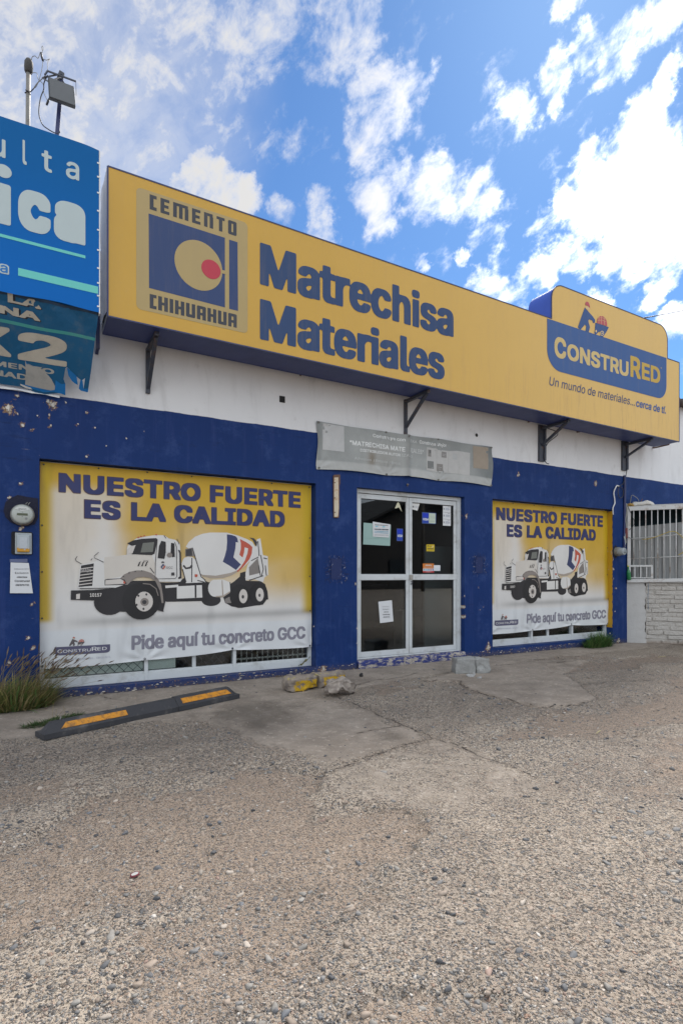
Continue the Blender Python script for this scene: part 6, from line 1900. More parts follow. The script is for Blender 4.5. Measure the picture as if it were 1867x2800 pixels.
cable('white_conduit', 'white bent plastic conduit on the blue pillar right of the second window', [(9.41, -0.03, 2.905), (9.33, -0.04, 2.90), (9.265, -0.03, 2.78), (9.285, -0.03, 2.66), (9.29, -0.03, 2.58), (9.24, -0.03, 2.50), (9.235, -0.03, 2.42), (9.26, -0.02, 2.375)], 0.011, M['white_plast'])
cable('coiled_cable', 'thin dark cable looped on the blue pillar under the right bracket', [(9.62, -0.05, 3.22), (9.60, -0.03, 3.05), (9.52, -0.03, 2.95), (9.42, -0.03, 2.90), (9.39, -0.03, 2.78), (9.44, -0.03, 2.69), (9.52, -0.03, 2.72), (9.545, -0.03, 2.82), (9.50, -0.03, 2.88), (9.44, -0.03, 2.90)], 0.007, M['cable'])
cable('hanging_cable', 'dark cable bundle hanging down the gap beside the white grille', [(9.635, -0.03, 2.60), (9.62, -0.05, 2.45), (9.60, -0.04, 2.30), (9.615, -0.05, 2.12), (9.585, -0.04, 1.98), (9.60, -0.05, 1.86)], 0.013, M['greycable'])
cable('hanging_cable', 'thin black cable bowing out over the left post of the white grille', [(9.655, -0.04, 2.56), (9.69, -0.10, 2.38), (9.72, -0.13, 2.26), (9.70, -0.12, 2.17), (9.66, -0.06, 2.10)], 0.005, M['cable'])
cable('black_conduit', 'dark conduit pipe running down the corner of the blue pillar', [(9.60, -0.02, 3.12), (9.605, -0.02, 2.9), (9.60, -0.02, 2.6), (9.60, -0.02, 2.2), (9.585, -0.02, 1.92), (9.59, -0.02, 1.75)], 0.024, M['navy_metal'])
tag(MB().box(9.585, 9.622, -0.07, -0.03, 1.95, 2.14).build('red_pipe_end', simple('faded_red', (0.17, 0.05, 0.045), 0.7, 0.2, 20), None, bevel=0.006, loc=(9.6, -0.05, 1.95)), 'short faded red pipe piece in the gap beside the grille', 'pipe')
tag(MB().tube([(9.565, -0.03, 1.98), (9.585, -0.04, 1.9), (9.60, -0.03, 1.78)], 0.010, 7, smoothing=5).build('pale_tube', simple('pale_tube_paint', (0.42, 0.46, 0.43), 0.5), None, True, loc=(9.57, -0.03, 1.78)), 'short pale tube above the small meter on the pillar', 'tube')
bt = empty('glass_bottle', 'green glass bottle wedged upside down in the gap at the lower corner of the grille', 'bottle', (9.60, -0.10, 1.17))
m_, t, p, out = newmat('green_bottle_glass')
t.set(p.inputs['Base Color'], (0.02, 0.16, 0.055)); t.set(p.inputs['Roughness'], 0.1)
prof = [(0.012, 0.0), (0.034, 0.004), (0.036, 0.02), (0.036, 0.13), (0.030, 0.16), (0.014, 0.20), (0.012, 0.24), (0.014, 0.245), (0.012, 0.25)]
V = []; F = []
ax_ = Vector((-0.22, -0.05, 1)).normalized(); e1 = ax_.cross(Vector((0, 1, 0))).normalized(); e2 = ax_.cross(e1)
for q, h in prof:
    for k in range(16):
        a = 2*math.pi*k/16
        V.append(Vector((9.615, -0.10, 1.175)) + ax_*h + e1*math.cos(a)*q + e2*math.sin(a)*q)
for i in range(len(prof)-1):
    for k in range(16): F.append((i*16+k, i*16+(k+1) % 16, (i+1)*16+(k+1) % 16, (i+1)*16+k))
mk('body', V, F, m_, bt, True)
pp = Vector((9.615, -0.10, 1.175)) + ax_*0.25
MB().tube([pp, pp + ax_*0.022], 0.015, 10).build('cap', simple('yellow_cap', (0.5, 0.45, 0.05), 0.4), bt, True)

# ------------------------------------------------------------------ floodlight and service mast above the blue sign
fl_ = empty('floodlight', 'square black floodlight on a dark post above the blue sign', 'floodlight', (0.19, -0.67, 5.25))
MB().bar((0.187, -0.655, 5.20), (0.236, -0.655, 5.905), 0.034, 0.034).build('post', M['navy_metal'], fl_, bevel=0.003)
MB().bar((0.215, -0.655, 5.84), (0.237, -0.655, 5.915), 0.046, 0.046).build('post_cap', M['dark_steel'], fl_, bevel=0.006)
# lamp housing: tilted slab, its glass facing down to the sign
c0 = [Vector((0.120, -0.815, 5.706)), Vector((0.327, -0.805, 5.716)), Vector((0.343, -0.785, 5.553)), Vector((0.130, -0.795, 5.542))]
nrm = (c0[1]-c0[0]).cross(c0[3]-c0[0]).normalized()
if nrm.y > 0: nrm = -nrm
bk = [q - nrm*0.045 for q in c0]
MB().add(c0 + bk, [(0,1,2,3), (7,6,5,4), (0,4,5,1), (1,5,6,2), (2,6,7,3), (3,7,4,0)]).build('housing', simple('grey_black_housing', (0.05, 0.055, 0.06), 0.55, 0.2, 20), fl_, bevel=0.004)
ctr = sum(c0, Vector())/4
c1 = [ctr + (q-ctr)*0.93 + nrm*0.003 for q in c0]
m_, t, p, out = newmat('dusty_lamp_glass')
t.set(p.inputs['Base Color'], t.mix(t.noise(t.co, 12, 5), (0.085, 0.095, 0.105), (0.125, 0.135, 0.145))); t.set(p.inputs['Roughness'], 0.35)
MB().add(c1, [(0, 1, 2, 3)]).build('lamp_glass', m_, fl_)
mb = MB()
mb.bar((0.117, -0.72, 5.829), (0.350, -0.72, 5.836), 0.010, 0.012); mb.bar((0.348, -0.72, 5.836), (0.346, -0.785, 5.66), 0.004, 0.010)
mb.bar((0.117, -0.72, 5.829), (0.096, -0.74, 5.77), 0.012, 0.012); mb.bar((0.076, -0.72, 5.748), (0.232, -0.69, 5.880), 0.009, 0.010); mb.bar((0.15, -0.75, 5.735), (0.225, -0.69, 5.845), 0.010, 0.010)
mb.bar((0.076, -0.72, 5.748), (0.125, -0.79, 5.68), 0.010, 0.010)
mb.build('mounting_arm', M['dark_steel'], fl_)
MB().tube([(0.244, -0.67, 5.83), (0.262, -0.70, 5.78), (0.268, -0.74, 5.72)], 0.006, 6, smoothing=4).build('feed_wire', M['cable'], fl_, True)
ms = empty('service_mast', 'rusty galvanised service mast with a round black weather head behind the blue sign', 'mast', (-0.04, -0.54, 4.6))
MB().tube([(-0.045, -0.54, 4.4), (-0.040, -0.54, 5.2), (-0.034, -0.54, 5.90)], 0.0195, 12).build('pipe', M['galv'], ms, True)
V = MB().tube([(-0.034, -0.54, 5.885), (-0.034, -0.54, 5.90), (-0.032, -0.545, 5.935), (-0.030, -0.55, 5.975), (-0.030, -0.55, 6.003), (-0.031, -0.55, 6.012)], [0.026, 0.034, 0.038, 0.037, 0.024, 0.006], 12)
V.build('weather_head', simple('old_black_cap', (0.045, 0.042, 0.038), 0.7, 0.4, 40, bump=0.3), ms, True)
mb = MB().tube([(-0.062, -0.54, 5.69), (-0.04, -0.565, 5.70), (-0.018, -0.55, 5.712), (0.008, -0.58, 5.730)], 0.005, 6)
mb.tube([(-0.058, -0.56, 5.705), (-0.035, -0.567, 5.70), (-0.018, -0.56, 5.675)], 0.005, 6)
mb.build('wire_tie', M['cable'], ms, True)
cable('lamp_cable', 'black cable looping from the floodlight down to the top of the blue sign', [(0.117, -0.74, 5.775), (0.090, -0.68, 5.742), (0.087, -0.66, 5.694), (0.063, -0.66, 5.61), (0.050, -0.66, 5.506), (0.053, -0.66, 5.434), (0.079, -0.66, 5.371), (0.118, -0.66, 5.349), (0.167, -0.665, 5.332), (0.197, -0.67, 5.330), (0.217, -0.67, 5.350), (0.210, -0.67, 5.367)], 0.0048, M['cable'])
cable('mast_wire', 'thin grey wire from the mast head down past the lamp to a black plug', [(-0.001, -0.58, 5.872), (0.034, -0.62, 5.851), (0.040, -0.66, 5.777), (0.085, -0.66, 5.738), (0.089, -0.66, 5.669), (0.115, -0.66, 5.612)], 0.0030, M['greycable'])
cable('mast_wire', 'thin grey wire looping from the mast head to the upper black plug', [(-0.014, -0.56, 5.965), (-0.005, -0.58, 6.011), (0.018, -0.6, 6.018), (0.041, -0.6, 6.008), (0.054, -0.6, 6.040), (0.060, -0.61, 6.062)], 0.0030, M['greycable'])
cable('mast_wire', 'thin grey wire from the upper black plug down to the mast tie', [(0.082, -0.62, 5.985), (0.073, -0.62, 5.901), (0.050, -0.61, 5.802), (0.031, -0.6, 5.748), (0.008, -0.58, 5.730)], 0.0028, M['greycable'])
cable('mast_wire', 'thin pale wire from the upper black plug to the lamp bracket', [(0.086, -0.63, 5.994), (0.112, -0.64, 5.991), (0.138, -0.66, 5.996), (0.121, -0.69, 5.936), (0.118, -0.72, 5.84)], 0.0026, M['greycable'])
cable('mast_wire', 'taut grey wire tied between the mast and the lamp bracket', [(0.008, -0.58, 5.730), (0.034, -0.62, 5.757), (0.093, -0.68, 5.800), (0.117, -0.72, 5.829)], 0.004, M['greycable'], 4)
tag(MB().tube([(0.068, -0.62, 6.056), (0.072, -0.62, 6.02), (0.083, -0.62, 5.985)], [0.008, 0.010, 0.009], 8).build('cable_plug', M['cable'], None, True, loc=(0.075, -0.62, 6.0)), 'upper black cable plug on the wires beside the mast head', 'plug')
tag(MB().tube([(0.134, -0.66, 5.633), (0.122, -0.66, 5.60), (0.111, -0.66, 5.565)], [0.008, 0.010, 0.009], 8).build('cable_plug', M['cable'], None, True, loc=(0.12, -0.66, 5.56)), 'lower black cable plug hanging under the lamp', 'plug')
cable('wire_loop', 'little pale loop of wire standing above the upper black plug', [(0.072, -0.62, 6.05), (0.079, -0.62, 6.075), (0.072, -0.62, 6.10), (0.078, -0.62, 6.120), (0.084, -0.62, 6.10), (0.080, -0.62, 6.08)], 0.0025, M['greycable'])
cable('overhead_wire', 'thin dark overhead wire in the sky behind the raised right part of the sign', [(9.0, 7.0, 7.45), (11.89, 1.05, 7.02), (12.14, 0.62, 7.0), (16.0, -6.0, 6.9)], 0.008, simple('sky_wire', (0.04, 0.045, 0.06), 0.5), 4)

# ------------------------------------------------------------------ wheel stop
ang = math.atan2(0.661, 1.777)
ws = empty('wheel_stop', 'black rubber wheel stop with two orange reflector strips lying in front of the poster window', 'wheel stop', (0.075, -1.575, 0.0), ang)
def ws_part(s0, s1, k, end0, end1, name):
    prof = [(0.0, 0.0), (0.0, 0.042), (0.072, 0.112), (0.108, 0.114), (0.168, 0.042), (0.170, 0.0)]
    cy = 0.085
    st = []
    if end0: st += [(s0, 0.0), (s0, 0.45), (s0+0.085, 1.0)]
    else: st += [(s0, 0.97), (s0+0.015, 1.0)]
    if end1: st += [(s1-0.085, 1.0), (s1, 0.45), (s1, 0.0)]
    else: st += [(s1-0.015, 1.0), (s1, 0.97)]
    V = []; F = []
    n = len(prof)
    for s, f in st:
        for y, z in prof:
            zz = min(z, 0.045 + (z-0.045)*max(0, (f-0.45)/0.55)) if f < 1 and f > 0.3 and (end0 or end1) and f <= 0.5 else z
            if f == 0.0: zz = 0.0 if z < 0.01 else 0.0
            if f == 0.45: zz = min(z, 0.045)
            V.append((s, cy + (y-cy)*k, zz*(k if f else 1)))
    for i in range(len(st)-1):
        for q in range(n):
            F.append((i*n+q, (i+1)*n+q, (i+1)*n+(q+1) % n, i*n+(q+1) % n))
    if not end0: F.append(tuple(range(n)))
    if not end1: F.append(tuple(range((len(st)-1)*n, len(st)*n))[::-1])
    return mk(name, V, F, M['black'], ws, bevel=0.006)
ws_part(0.0, 1.215, 1.0, True, False, 'rubber_half')
ws_part(1.18, 1.895, 1.07, False, True, 'rubber_half')
m_, t, p, out = newmat('orange_reflector')
nn = t.noise(t.co, 22.0, 7, 0.7)
t.set(p.inputs['Base Color'], t.mix(t.ss(nn, 0.42, 0.68), (0.58, 0.235, 0.012), (0.20, 0.10, 0.03))); t.set(p.inputs['Roughness'], 0.4)
def strip(s0, s1, k, lean0, lean1):
    f0 = Vector((0, -0.0, 0.042)); f1 = Vector((0, 0.072, 0.112))
    V = []
    for s, a, l in ((s0, 0.24, 0.0), (s1, 0.24, 0.0), (s1+lean1, 0.76, 0.0), (s0+lean0, 0.76, 0.0)):
        q = f0.lerp(f1, a)
        V.append((s, 0.085 + (q.y-0.085)*k - 0.003, q.z*k + 0.003))
    V2 = [(x, y+0.008, z-0.008) for x, y, z in V]
    return mk('reflector_strip', V + V2, [(0,1,2,3), (7,6,5,4), (0,4,5,1), (1,5,6,2), (2,6,7,3), (3,7,4,0)], m_, ws)
strip(0.135, 0.69, 1.0, 0.05, 0.0); strip(1.235, 1.80, 1.07, 0.0, -0.03)
for s in (0.16, 0.62): MB().tube([(s, 0.10, 0.108), (s+0.008, 0.10, 0.135)], 0.006, 6).build('bolt', M['galv'], ws, True)

# ------------------------------------------------------------------ broken kerb pieces and blocks
m_stone = attr_mat('broken_concrete', 0.9, 0.28, 26.0, 0.8, 55.0)
def kerb_col(v, n):
    from mathutils import noise as mn
    q = mn.noise(v*14 + Vector((3, 1, 2)))*0.5 + mn.noise(v*40)*0.3
    if v.y < -0.055 and v.z < 0.035 and q > -0.22 and v.x > -0.13: return (0.46, 0.28, 0.015)
    if v.z > 0.055 and q > 0.22: return (0.42, 0.34, 0.13)
    return (0.27, 0.225, 0.185) if q > -0.1 else (0.19, 0.16, 0.14)
tag(lump('kerb_piece', (0.34, 0.19, 0.135), (2.575, -0.845, 0.0), m_stone, seed=3, rough=0.22, cuts=14, rz=0.12, colf=kerb_col, scale_noise=9, round_=0.2), 'left piece of broken concrete kerb with yellow paint on its front', 'kerb piece', 'broken kerb pieces')
tag(lump('kerb_piece', (0.38, 0.19, 0.145), (2.955, -0.775, 0.0), m_stone, seed=12, rough=0.20, cuts=14, rz=0.16, colf=kerb_col, scale_noise=9, round_=0.2), 'right piece of broken concrete kerb with yellow paint, touching the left one', 'kerb piece', 'broken kerb pieces')
def pale_col(v, n):
    from mathutils import noise as mn
    q = mn.noise(v*24)
    return (0.33, 0.285, 0.245) if q > 0 else (0.23, 0.195, 0.17)
tag(lump('concrete_chunk', (0.27, 0.17, 0.125), (2.835, -1.255, 0.0), m_stone, seed=21, rough=0.42, cuts=12, rz=0.15, colf=pale_col, scale_noise=10, round_=0.5), 'loose rough concrete chunk lying in front of the yellow kerb pieces', 'concrete chunk')
def blk_col(v, n):
    from mathutils import noise as mn
    return tuple(c*(1 + 0.12*mn.noise(v*30)) for c in (0.275, 0.275, 0.265))
tag(lump('concrete_block', (0.245, 0.20, 0.205), (4.83, -0.955, 0.0), m_stone, seed=31, rough=0.10, cuts=12, rz=-0.42, colf=blk_col, scale_noise=7, round_=0.06), 'squarish grey concrete block with a broken right corner near the door', 'concrete block', 'broken grey blocks')
tag(lump('concrete_block', (0.17, 0.17, 0.200), (5.035, -1.055, 0.0), m_stone, seed=37, rough=0.18, cuts=12, rz=-0.38, colf=blk_col, scale_noise=8, round_=0.12), 'smaller broken grey concrete block against the right side of the squarish one', 'concrete block', 'broken grey blocks')
for i, (x, y, s, lab) in enumerate(((4.70, -1.22, 0.05, 'largest grey crumb in front of the concrete blocks'), (4.82, -1.16, 0.04, 'small grey crumb touching the concrete blocks'), (4.72, -1.36, 0.035, 'pale grey crumb farthest in front of the concrete blocks'))):
    tag(lump('concrete_crumb', (s*1.5, s, s*0.8), (x, y, 0.006), m_stone, seed=50+i, rough=0.5, cuts=4, rz=i*0.7, colf=lambda v, n: (0.34, 0.335, 0.325), scale_noise=20, round_=0.6), lab, 'crumb', 'crumbs by the concrete blocks')
tag(lump('black_stone', (0.045, 0.04, 0.035), (3.57, -0.50, 0.0), m_stone, seed=61, rough=0.4, cuts=3, colf=lambda v, n: (0.03, 0.03, 0.03), scale_noise=20, round_=0.6), 'small black stone on the smooth concrete before the door', 'stone')
zc_ = float(ground_height(np.array([0.384]), np.array([-3.846]))[0]) + 0.006
bc = empty('bottle_cap', 'crushed bottle cap with a dark red rim lying in the dirt left of centre', 'cap', (0.384, -3.846, zc_))
V = []; F = []
for i in range(18):
    a = i*2*math.pi/18
    for q, h in ((0.0165, 0.0), (0.0155, 0.007), (0.0125, 0.0065)):
        V.append((0.384 + q*math.cos(a)*1.2, -3.846 + q*math.sin(a), zc_ + h + 0.002*math.cos(a)))
for i in range(18):
    for k in range(2): F.append((i*3+k, ((i+1) % 18)*3+k, ((i+1) % 18)*3+k+1, i*3+k+1))
mk('rim', V, F, simple('dark_red_cap', (0.14, 0.012, 0.02), 0.4), bc, True)
mk('disc', [(0.384 + 0.0125*math.cos(i*2*math.pi/18)*1.2, -3.846 + 0.0125*math.sin(i*2*math.pi/18), zc_ + 0.0062 + 0.002*math.cos(i*2*math.pi/18)) for i in range(18)], [tuple(range(18))], simple('pale_cap_inside', (0.42, 0.42, 0.40), 0.4), bc)

# ------------------------------------------------------------------ angled annex bay at the right: brick below, white grille above
RZ = math.atan2(-0.758, 0.652)
ax = empty('brick_annex', 'white painted brick bay with a barred window, angled at the right edge of the picture', 'annex', (9.72, -0.02, 0.0), RZ)
m_, t, p, out = newmat('white_painted_brick')
nn = t.noise(t.co, 6.0, 7, 0.65)
c = t.mix(nn, (0.34, 0.315, 0.28), (0.53, 0.505, 0.47))
c = t.mix(t.m('MULTIPLY', t.ss(t.noise(t.co, 30.0, 8, 0.75), 0.53, 0.66), 0.65), c, (0.23, 0.175, 0.135))
zc = t.n('ShaderNodeSeparateXYZ', {0: t.co}).outputs[2]
c = t.mix(t.ss(t.m('ADD', zc, t.m('MULTIPLY', nn, 0.12)), 0.16, 0.04), c, (0.25, 0.20, 0.16))
t.set(p.inputs['Base Color'], c); t.set(p.inputs['Roughness'], 0.85)
t.set(p.inputs['Normal'], t.bump(t.m('ADD', t.noise(t.co, 45.0, 6, 0.65), t.m('MULTIPLY', t.noise(t.co, 12.0, 3), 1.5)), 0.8, 0.015))
M['brick'] = m_
m_, t, p, out = newmat('stained_white_plaster')
nn = t.noise(t.co, 3.0, 7, 0.65)
c = t.mix(nn, (0.33, 0.32, 0.305), (0.50, 0.49, 0.475))
c = t.mix(t.m('MULTIPLY', t.ss(t.noise(t.co, 18.0, 8, 0.75), 0.55, 0.72), 0.5), c, (0.29, 0.26, 0.23))
t.set(p.inputs['Base Color'], c); t.set(p.inputs['Roughness'], 0.85)
t.set(p.inputs['Normal'], t.bump(t.noise(t.co, 30.0, 6), 0.4, 0.015))
M['plaster'] = m_
q = random.Random(9)
mb = MB()
row = 0
z = 0.0
while z < 1.10:
    h = 0.078
    x = 0.285 - (0.125 if row % 2 else 0.0) + q.uniform(-0.03, 0.03)
    while x < 2.6:
        a, b = max(x, 0.285) + q.uniform(0.001, 0.007), min(x+0.245, 2.6) - q.uniform(0.001, 0.007)
        if b - a > 0.03:
            o = q.uniform(-0.009, 0.009); e = q.uniform(-0.006, 0.006); tl = q.uniform(-0.007, 0.007)
            f = 0.006 + o
            V = [(a, f, z+0.007+e), (b, f+tl, z+0.007+e+tl), (b, f+0.1, z+0.007), (a, f+0.1, z+0.007), (a, f+tl, min(z+h-0.004+e, 1.118)), (b, f, min(z+h-0.004+e, 1.118)), (b, f+0.1, min(z+h-0.004, 1.118)), (a, f+0.1, min(z+h-0.004, 1.118))]
            mb.add(V, [(0,3,2,1),(4,5,6,7),(0,1,5,4),(1,2,6,5),(2,3,7,6),(3,0,4,7)])
        x += 0.25 + q.uniform(-0.02, 0.02)
    z += h + 0.004; row += 1
mb.build('brick_courses', M['brick'], ax, bevel=0.006)
MB().box(0.285, 2.6, 0.024, 0.12, -0.03, 1.118).build('mortar', M['brick'], ax)
V = []; F = []
for i in range(30):
    z = -0.03 + 1.15*i/29
    e = 0.282 + 0.010*math.sin(i*1.7) + 0.012*math.sin(i*0.6)
    V += [(-0.03, 0.0, z), (e-0.02, -0.002, z), (e, 0.008, z), (e+0.004, 0.03, z)]
for i in range(29):
    for k in range(3): F.append((i*4+k, i*4+k+1, (i+1)*4+k+1, (i+1)*4+k))
mk('plaster_jamb', V, F, M['plaster'], ax, smooth=True)
# sill beam and roof slab of the bay
MB().box(-0.03, 2.6, -0.025, 0.14, 1.121, 1.185).build('sill', M['plaster'], ax, bevel=0.006)
mb = MB().add([(-0.02, -0.005, 2.545), (2.6, -0.005, 2.545), (2.13, 2.5, 2.545), (-0.02, 0.01, 2.545), (-0.02, -0.005, 2.568), (2.6, -0.005, 2.568), (2.13, 2.5, 2.568), (-0.02, 0.01, 2.568)], [(3,2,1,0), (4,5,6,7), (0,1,5,4), (1,2,6,5), (2,3,7,6), (3,0,4,7)])
mb.build('ledge', M['plaster'], ax)
b_ = lump('broken_plaster', (0.36, 0.09, 0.07), (0.24, 0.02, 2.552), simple('crumbly_plaster', (0.56, 0.54, 0.50), 0.9, 0.15, 20, bump=0.5), parent=ax, seed=5, rough=0.5, cuts=9, colf=None, scale_noise=8, round_=0.4)
f_ = lump('foam_filler', (0.10, 0.06, 0.06), (0.02, 0.0, 2.545), simple('yellow_foam', (0.32, 0.20, 0.06), 0.9, 0.3, 30, bump=0.5), parent=ax, seed=8, rough=0.5, cuts=6, colf=None, scale_noise=14, round_=0.6)
# the grille: heavy frame, upright bars, three tilted rails, a small hatch
M['grille'] = simple('rust_flecked_white_paint', (0.50, 0.50, 0.49), 0.5, 0.06, 9, dirt=(0.20, 0.11, 0.055), dirt_amt=0.7)
g = MB()
g.box(-0.028, 2.55, -0.045, 0.0, 2.466, 2.543)
g.box(-0.028, 0.030, -0.046, 0.0, 1.186, 2.466)
g.box(2.49, 2.55, -0.046, 0.0, 1.186, 2.466)
g.bar((-0.03, -0.024, 1.155), (2.55, -0.024, 1.21), 0.05, 0.062)
g.build('window_grille', M['grille'], ax, bevel=0.004)
g = MB()
for i in range(24):
    x = 0.080 + 0.0985*i
    g.tube([(x, -0.022, 1.44 if i < 4 else 1.19), (x + 0.001, -0.022, 2.468)], 0.0095, 8)
g.bar((0.02, -0.026, 1.943), (2.5, -0.026, 2.12), 0.016, 0.016); g.bar((0.0, -0.026, 1.566), (2.5, -0.026, 1.69), 0.016, 0.016)
g.build('bars', M['grille'], ax, smooth=True)
g = MB()
g.box(0.0, 0.39, -0.05, -0.012, 1.418, 1.450); g.box(0.362, 0.395, -0.049, -0.013, 1.20, 1.418); g.box(0.0, 0.362, -0.048, -0.014, 1.205, 1.222)
for x in (0.098, 0.195, 0.292): g.box(x-0.009, x+0.009, -0.04, -0.02, 1.222, 1.418)
g.build('hatch', M['grille'], ax, bevel=0.002)
# ribbed sheet leaning behind the bars
V = []; F = []
n = 180
for i in range(n+1):
    x = 0.02 + 2.5*i/n
    y = 0.10 + 0.014*(1 if (i % 9) < 4 else -1) + 0.004*math.sin(i)
    top = 2.165 + 0.08*x
    V += [(x, y, 1.18), (x, y, top)]
for i in range(n): F.append((i*2, (i+1)*2, (i+1)*2+1, i*2+1))
m_, t, p, out = newmat('grey_ribbed_sheet')
nn = t.noise(t.scale(t.co, (8, 1, 0.6)), 3.0, 5)
t.set(p.inputs['Base Color'], t.mix(nn, (0.20, 0.21, 0.215), (0.30, 0.30, 0.29))); t.set(p.inputs['Roughness'], 0.5)
mk('ribbed_sheet', V, F, m_, ax)
MB().box(0.0, 2.55, 0.75, 0.78, 0.0, 2.54).build('inner_wall', simple('dark_teal_inside', (0.012, 0.03, 0.038), 0.9), ax)  # shadow of the bay's inside put into this wall's colour
MB().box(1.2, 1.28, -0.055, -0.045, 1.155, 1.19).build('hinge_plate', M['rust'], ax)
# wires on the grille
W_ = lambda x, y, z: Vector((9.72, -0.02, 0)) + Matrix.Rotation(RZ, 3, 'Z') @ Vector((x, y, z))
cable('yellow_cable', 'yellow cable draped across the white window grille', [W_(0.22, -0.05, 1.925), W_(0.33, -0.05, 1.935), W_(0.45, -0.05, 1.972), W_(0.58, -0.05, 2.025), W_(0.68, -0.05, 2.06), W_(0.76, -0.055, 2.045), W_(0.86, -0.05, 1.95), W_(0.93, -0.05, 1.84), W_(0.92, -0.05, 1.72), W_(0.80, -0.05, 1.63)], 0.006, simple('yellow_sheath', (0.42, 0.30, 0.03), 0.5))
cable('grey_cable', 'grey cable from the pillar gap to the yellow cable on the grille', [W_(-0.06, -0.05, 2.0), W_(0.0, -0.06, 1.965), W_(0.06, -0.06, 1.928), W_(0.14, -0.05, 1.920), W_(0.24, -0.05, 1.926)], 0.006, M['greycable'])
cable('blue_string', 'thin blue string hanging down the white bricks under the grille', [W_(0.318, -0.03, 1.13), W_(0.322, -0.02, 1.0), W_(0.316, -0.02, 0.85), W_(0.320, -0.02, 0.62)], 0.003, simple('blue_cord', (0.03, 0.13, 0.26), 0.6))
cable('loose_wire', 'short loose wire sticking out above the corner of the grille', [W_(0.03, 0.03, 2.60), W_(0.05, 0.02, 2.75), W_(0.10, 0.02, 2.74), W_(0.16, 0.02, 2.68), W_(0.18, 0.02, 2.60)], 0.006, M['greycable'])
tag(MB().bar(W_(0.18, -0.0, 2.60), W_(0.23, -0.01, 2.68), 0.012, 0.012).build('rebar_end', M['rust'], None, loc=tuple(W_(0.18, 0, 2.60))), 'rusty rebar stub above the grille ledge', 'rebar')

# ------------------------------------------------------------------ weeds
def blades(n, cx_, cy_, rx, ry, hmin, hmax, lean, seed, pal, wid=0.004, dens_edge=True, bend=0.5):
    r = np.random.default_rng(seed)
    V = []; F = []; C = []
    for i in range(n):
        a = r.uniform(0, 2*np.pi); q = math.sqrt(r.random())
        bx, by = cx_ + rx*q*math.cos(a), cy_ + ry*q*math.sin(a)
        if by > -0.012: by = -0.012 - r.random()*0.03
        h = r.uniform(hmin, hmax) * (1 - 0.45*q*q)
        az = r.normal(lean[0], lean[2]); tilt = abs(r.normal(lean[1], 0.25)) + 0.35*q
        if r.random() < 0.25: az = a
        dx, dy = math.cos(az), math.sin(az)
        w_ = wid*r.uniform(0.6, 1.3)
        px, py = -dy*w_, dx*w_
        c = np.array(pal[r.integers(len(pal))])*r.uniform(0.7, 1.3)
        b = len(V)
        for k in range(5):
            t_ = k/4
            out = h*(math.sin(tilt)*t_ + bend*t_*t_*math.sin(tilt)*0.8)
            up = h*(math.cos(tilt)*t_ - bend*0.35*t_*t_*t_)
            f = (1 - t_)**0.7
            x, y, z = bx + dx*out, min(by + dy*out, -0.01), max(up, 0.004)
            V.append((x - px*f, y - py*f, z)); V.append((x + px*f, y + py*f, z))
            C += [tuple(c)]*2
        for k in range(4): F.append((b+k*2, b+k*2+1, b+k*2+3, b+k*2+2))
    return V, F, C


def heads(n, cx_, cy_, rx, ry, hmin, hmax, lean, seed):
    r = np.random.default_rng(seed)
    stems = MB(); tops = MB()
    for i in range(n):
        a = r.uniform(0, 2*np.pi); q = math.sqrt(r.random())
        bx, by = cx_ + rx*q*math.cos(a), min(cy_ + ry*q*math.sin(a), -0.03)
        h = r.uniform(hmin, hmax)
        az = r.normal(lean[0], lean[2]); tilt = abs(r.normal(lean[1], 0.22))
        P = []
        for k in range(6):
            t_ = k/5
            o = h*math.sin(tilt)*(t_ + 0.5*t_*t_)
            P.append(Vector((bx + math.cos(az)*o, min(by + math.sin(az)*o, -0.02), h*(math.cos(tilt)*t_ - 0.10*t_**3))))
        c = np.array((0.27, 0.21, 0.09))*r.uniform(0.6, 1.3)
        stems.tube(P, 0.0013, 3, tuple(c))
        d = (P[-1]-P[-2]).normalized()
        L = r.uniform(0.045, 0.085)
        hc = np.array(((0.16, 0.115, 0.075), (0.20, 0.15, 0.09), (0.11, 0.075, 0.06))[r.integers(3)])*r.uniform(0.7, 1.3)
        tops.tube([P[-1] - d*0.005, P[-1] + d*L*0.25, P[-1] + d*L*0.6, P[-1] + d*L], [0.002, 0.0062, 0.005, 0.0008], 5, tuple(hc))
        for k in range(16):
            u = r.uniform(0, 0.95)
            p0 = P[-1] + d*L*u
            dv = (d + Vector(r.normal(0, 0.55, 3))).normalized()*r.uniform(0.008, 0.016)
            sd_ = d.cross(dv).normalized()*0.0009
            tops.add([p0 - sd_, p0 + sd_, p0 + dv], [(0, 1, 2)], tuple(hc*1.15))
    return stems, tops


m_, t, p, out = newmat('weed_leaf')
c = t.attr('Col').outputs['Color']
t.set(p.inputs['Base Color'], c); t.set(p.inputs['Roughness'], 0.6); t.set(p.inputs['Specular IOR Level'], 0.25)
tl = t.n('ShaderNodeBsdfTranslucent', {'Color': c})
mx = t.n('ShaderNodeMixShader', {0: 0.25})
t.t.links.new(p.outputs[0], mx.inputs[1]); t.t.links.new(tl.outputs[0], mx.inputs[2]); t.t.links.new(mx.outputs[0], out.inputs[0])
M['weed'] = m_
OLIVE = [(0.15, 0.16, 0.045), (0.20, 0.18, 0.06), (0.11, 0.14, 0.04), (0.28, 0.225, 0.095), (0.085, 0.15, 0.04), (0.33, 0.26, 0.13), (0.17, 0.125, 0.065)]
g1 = empty('weed_clump', 'tall dry olive grass clump with seed heads at the left wall corner', 'grass', (-0.1, -0.22, 0))
V, F, C = blades(1250, -0.16, -0.24, 0.34, 0.22, 0.18, 0.52, (0.15, 0.42, 0.9), 3, OLIVE, 0.0046)
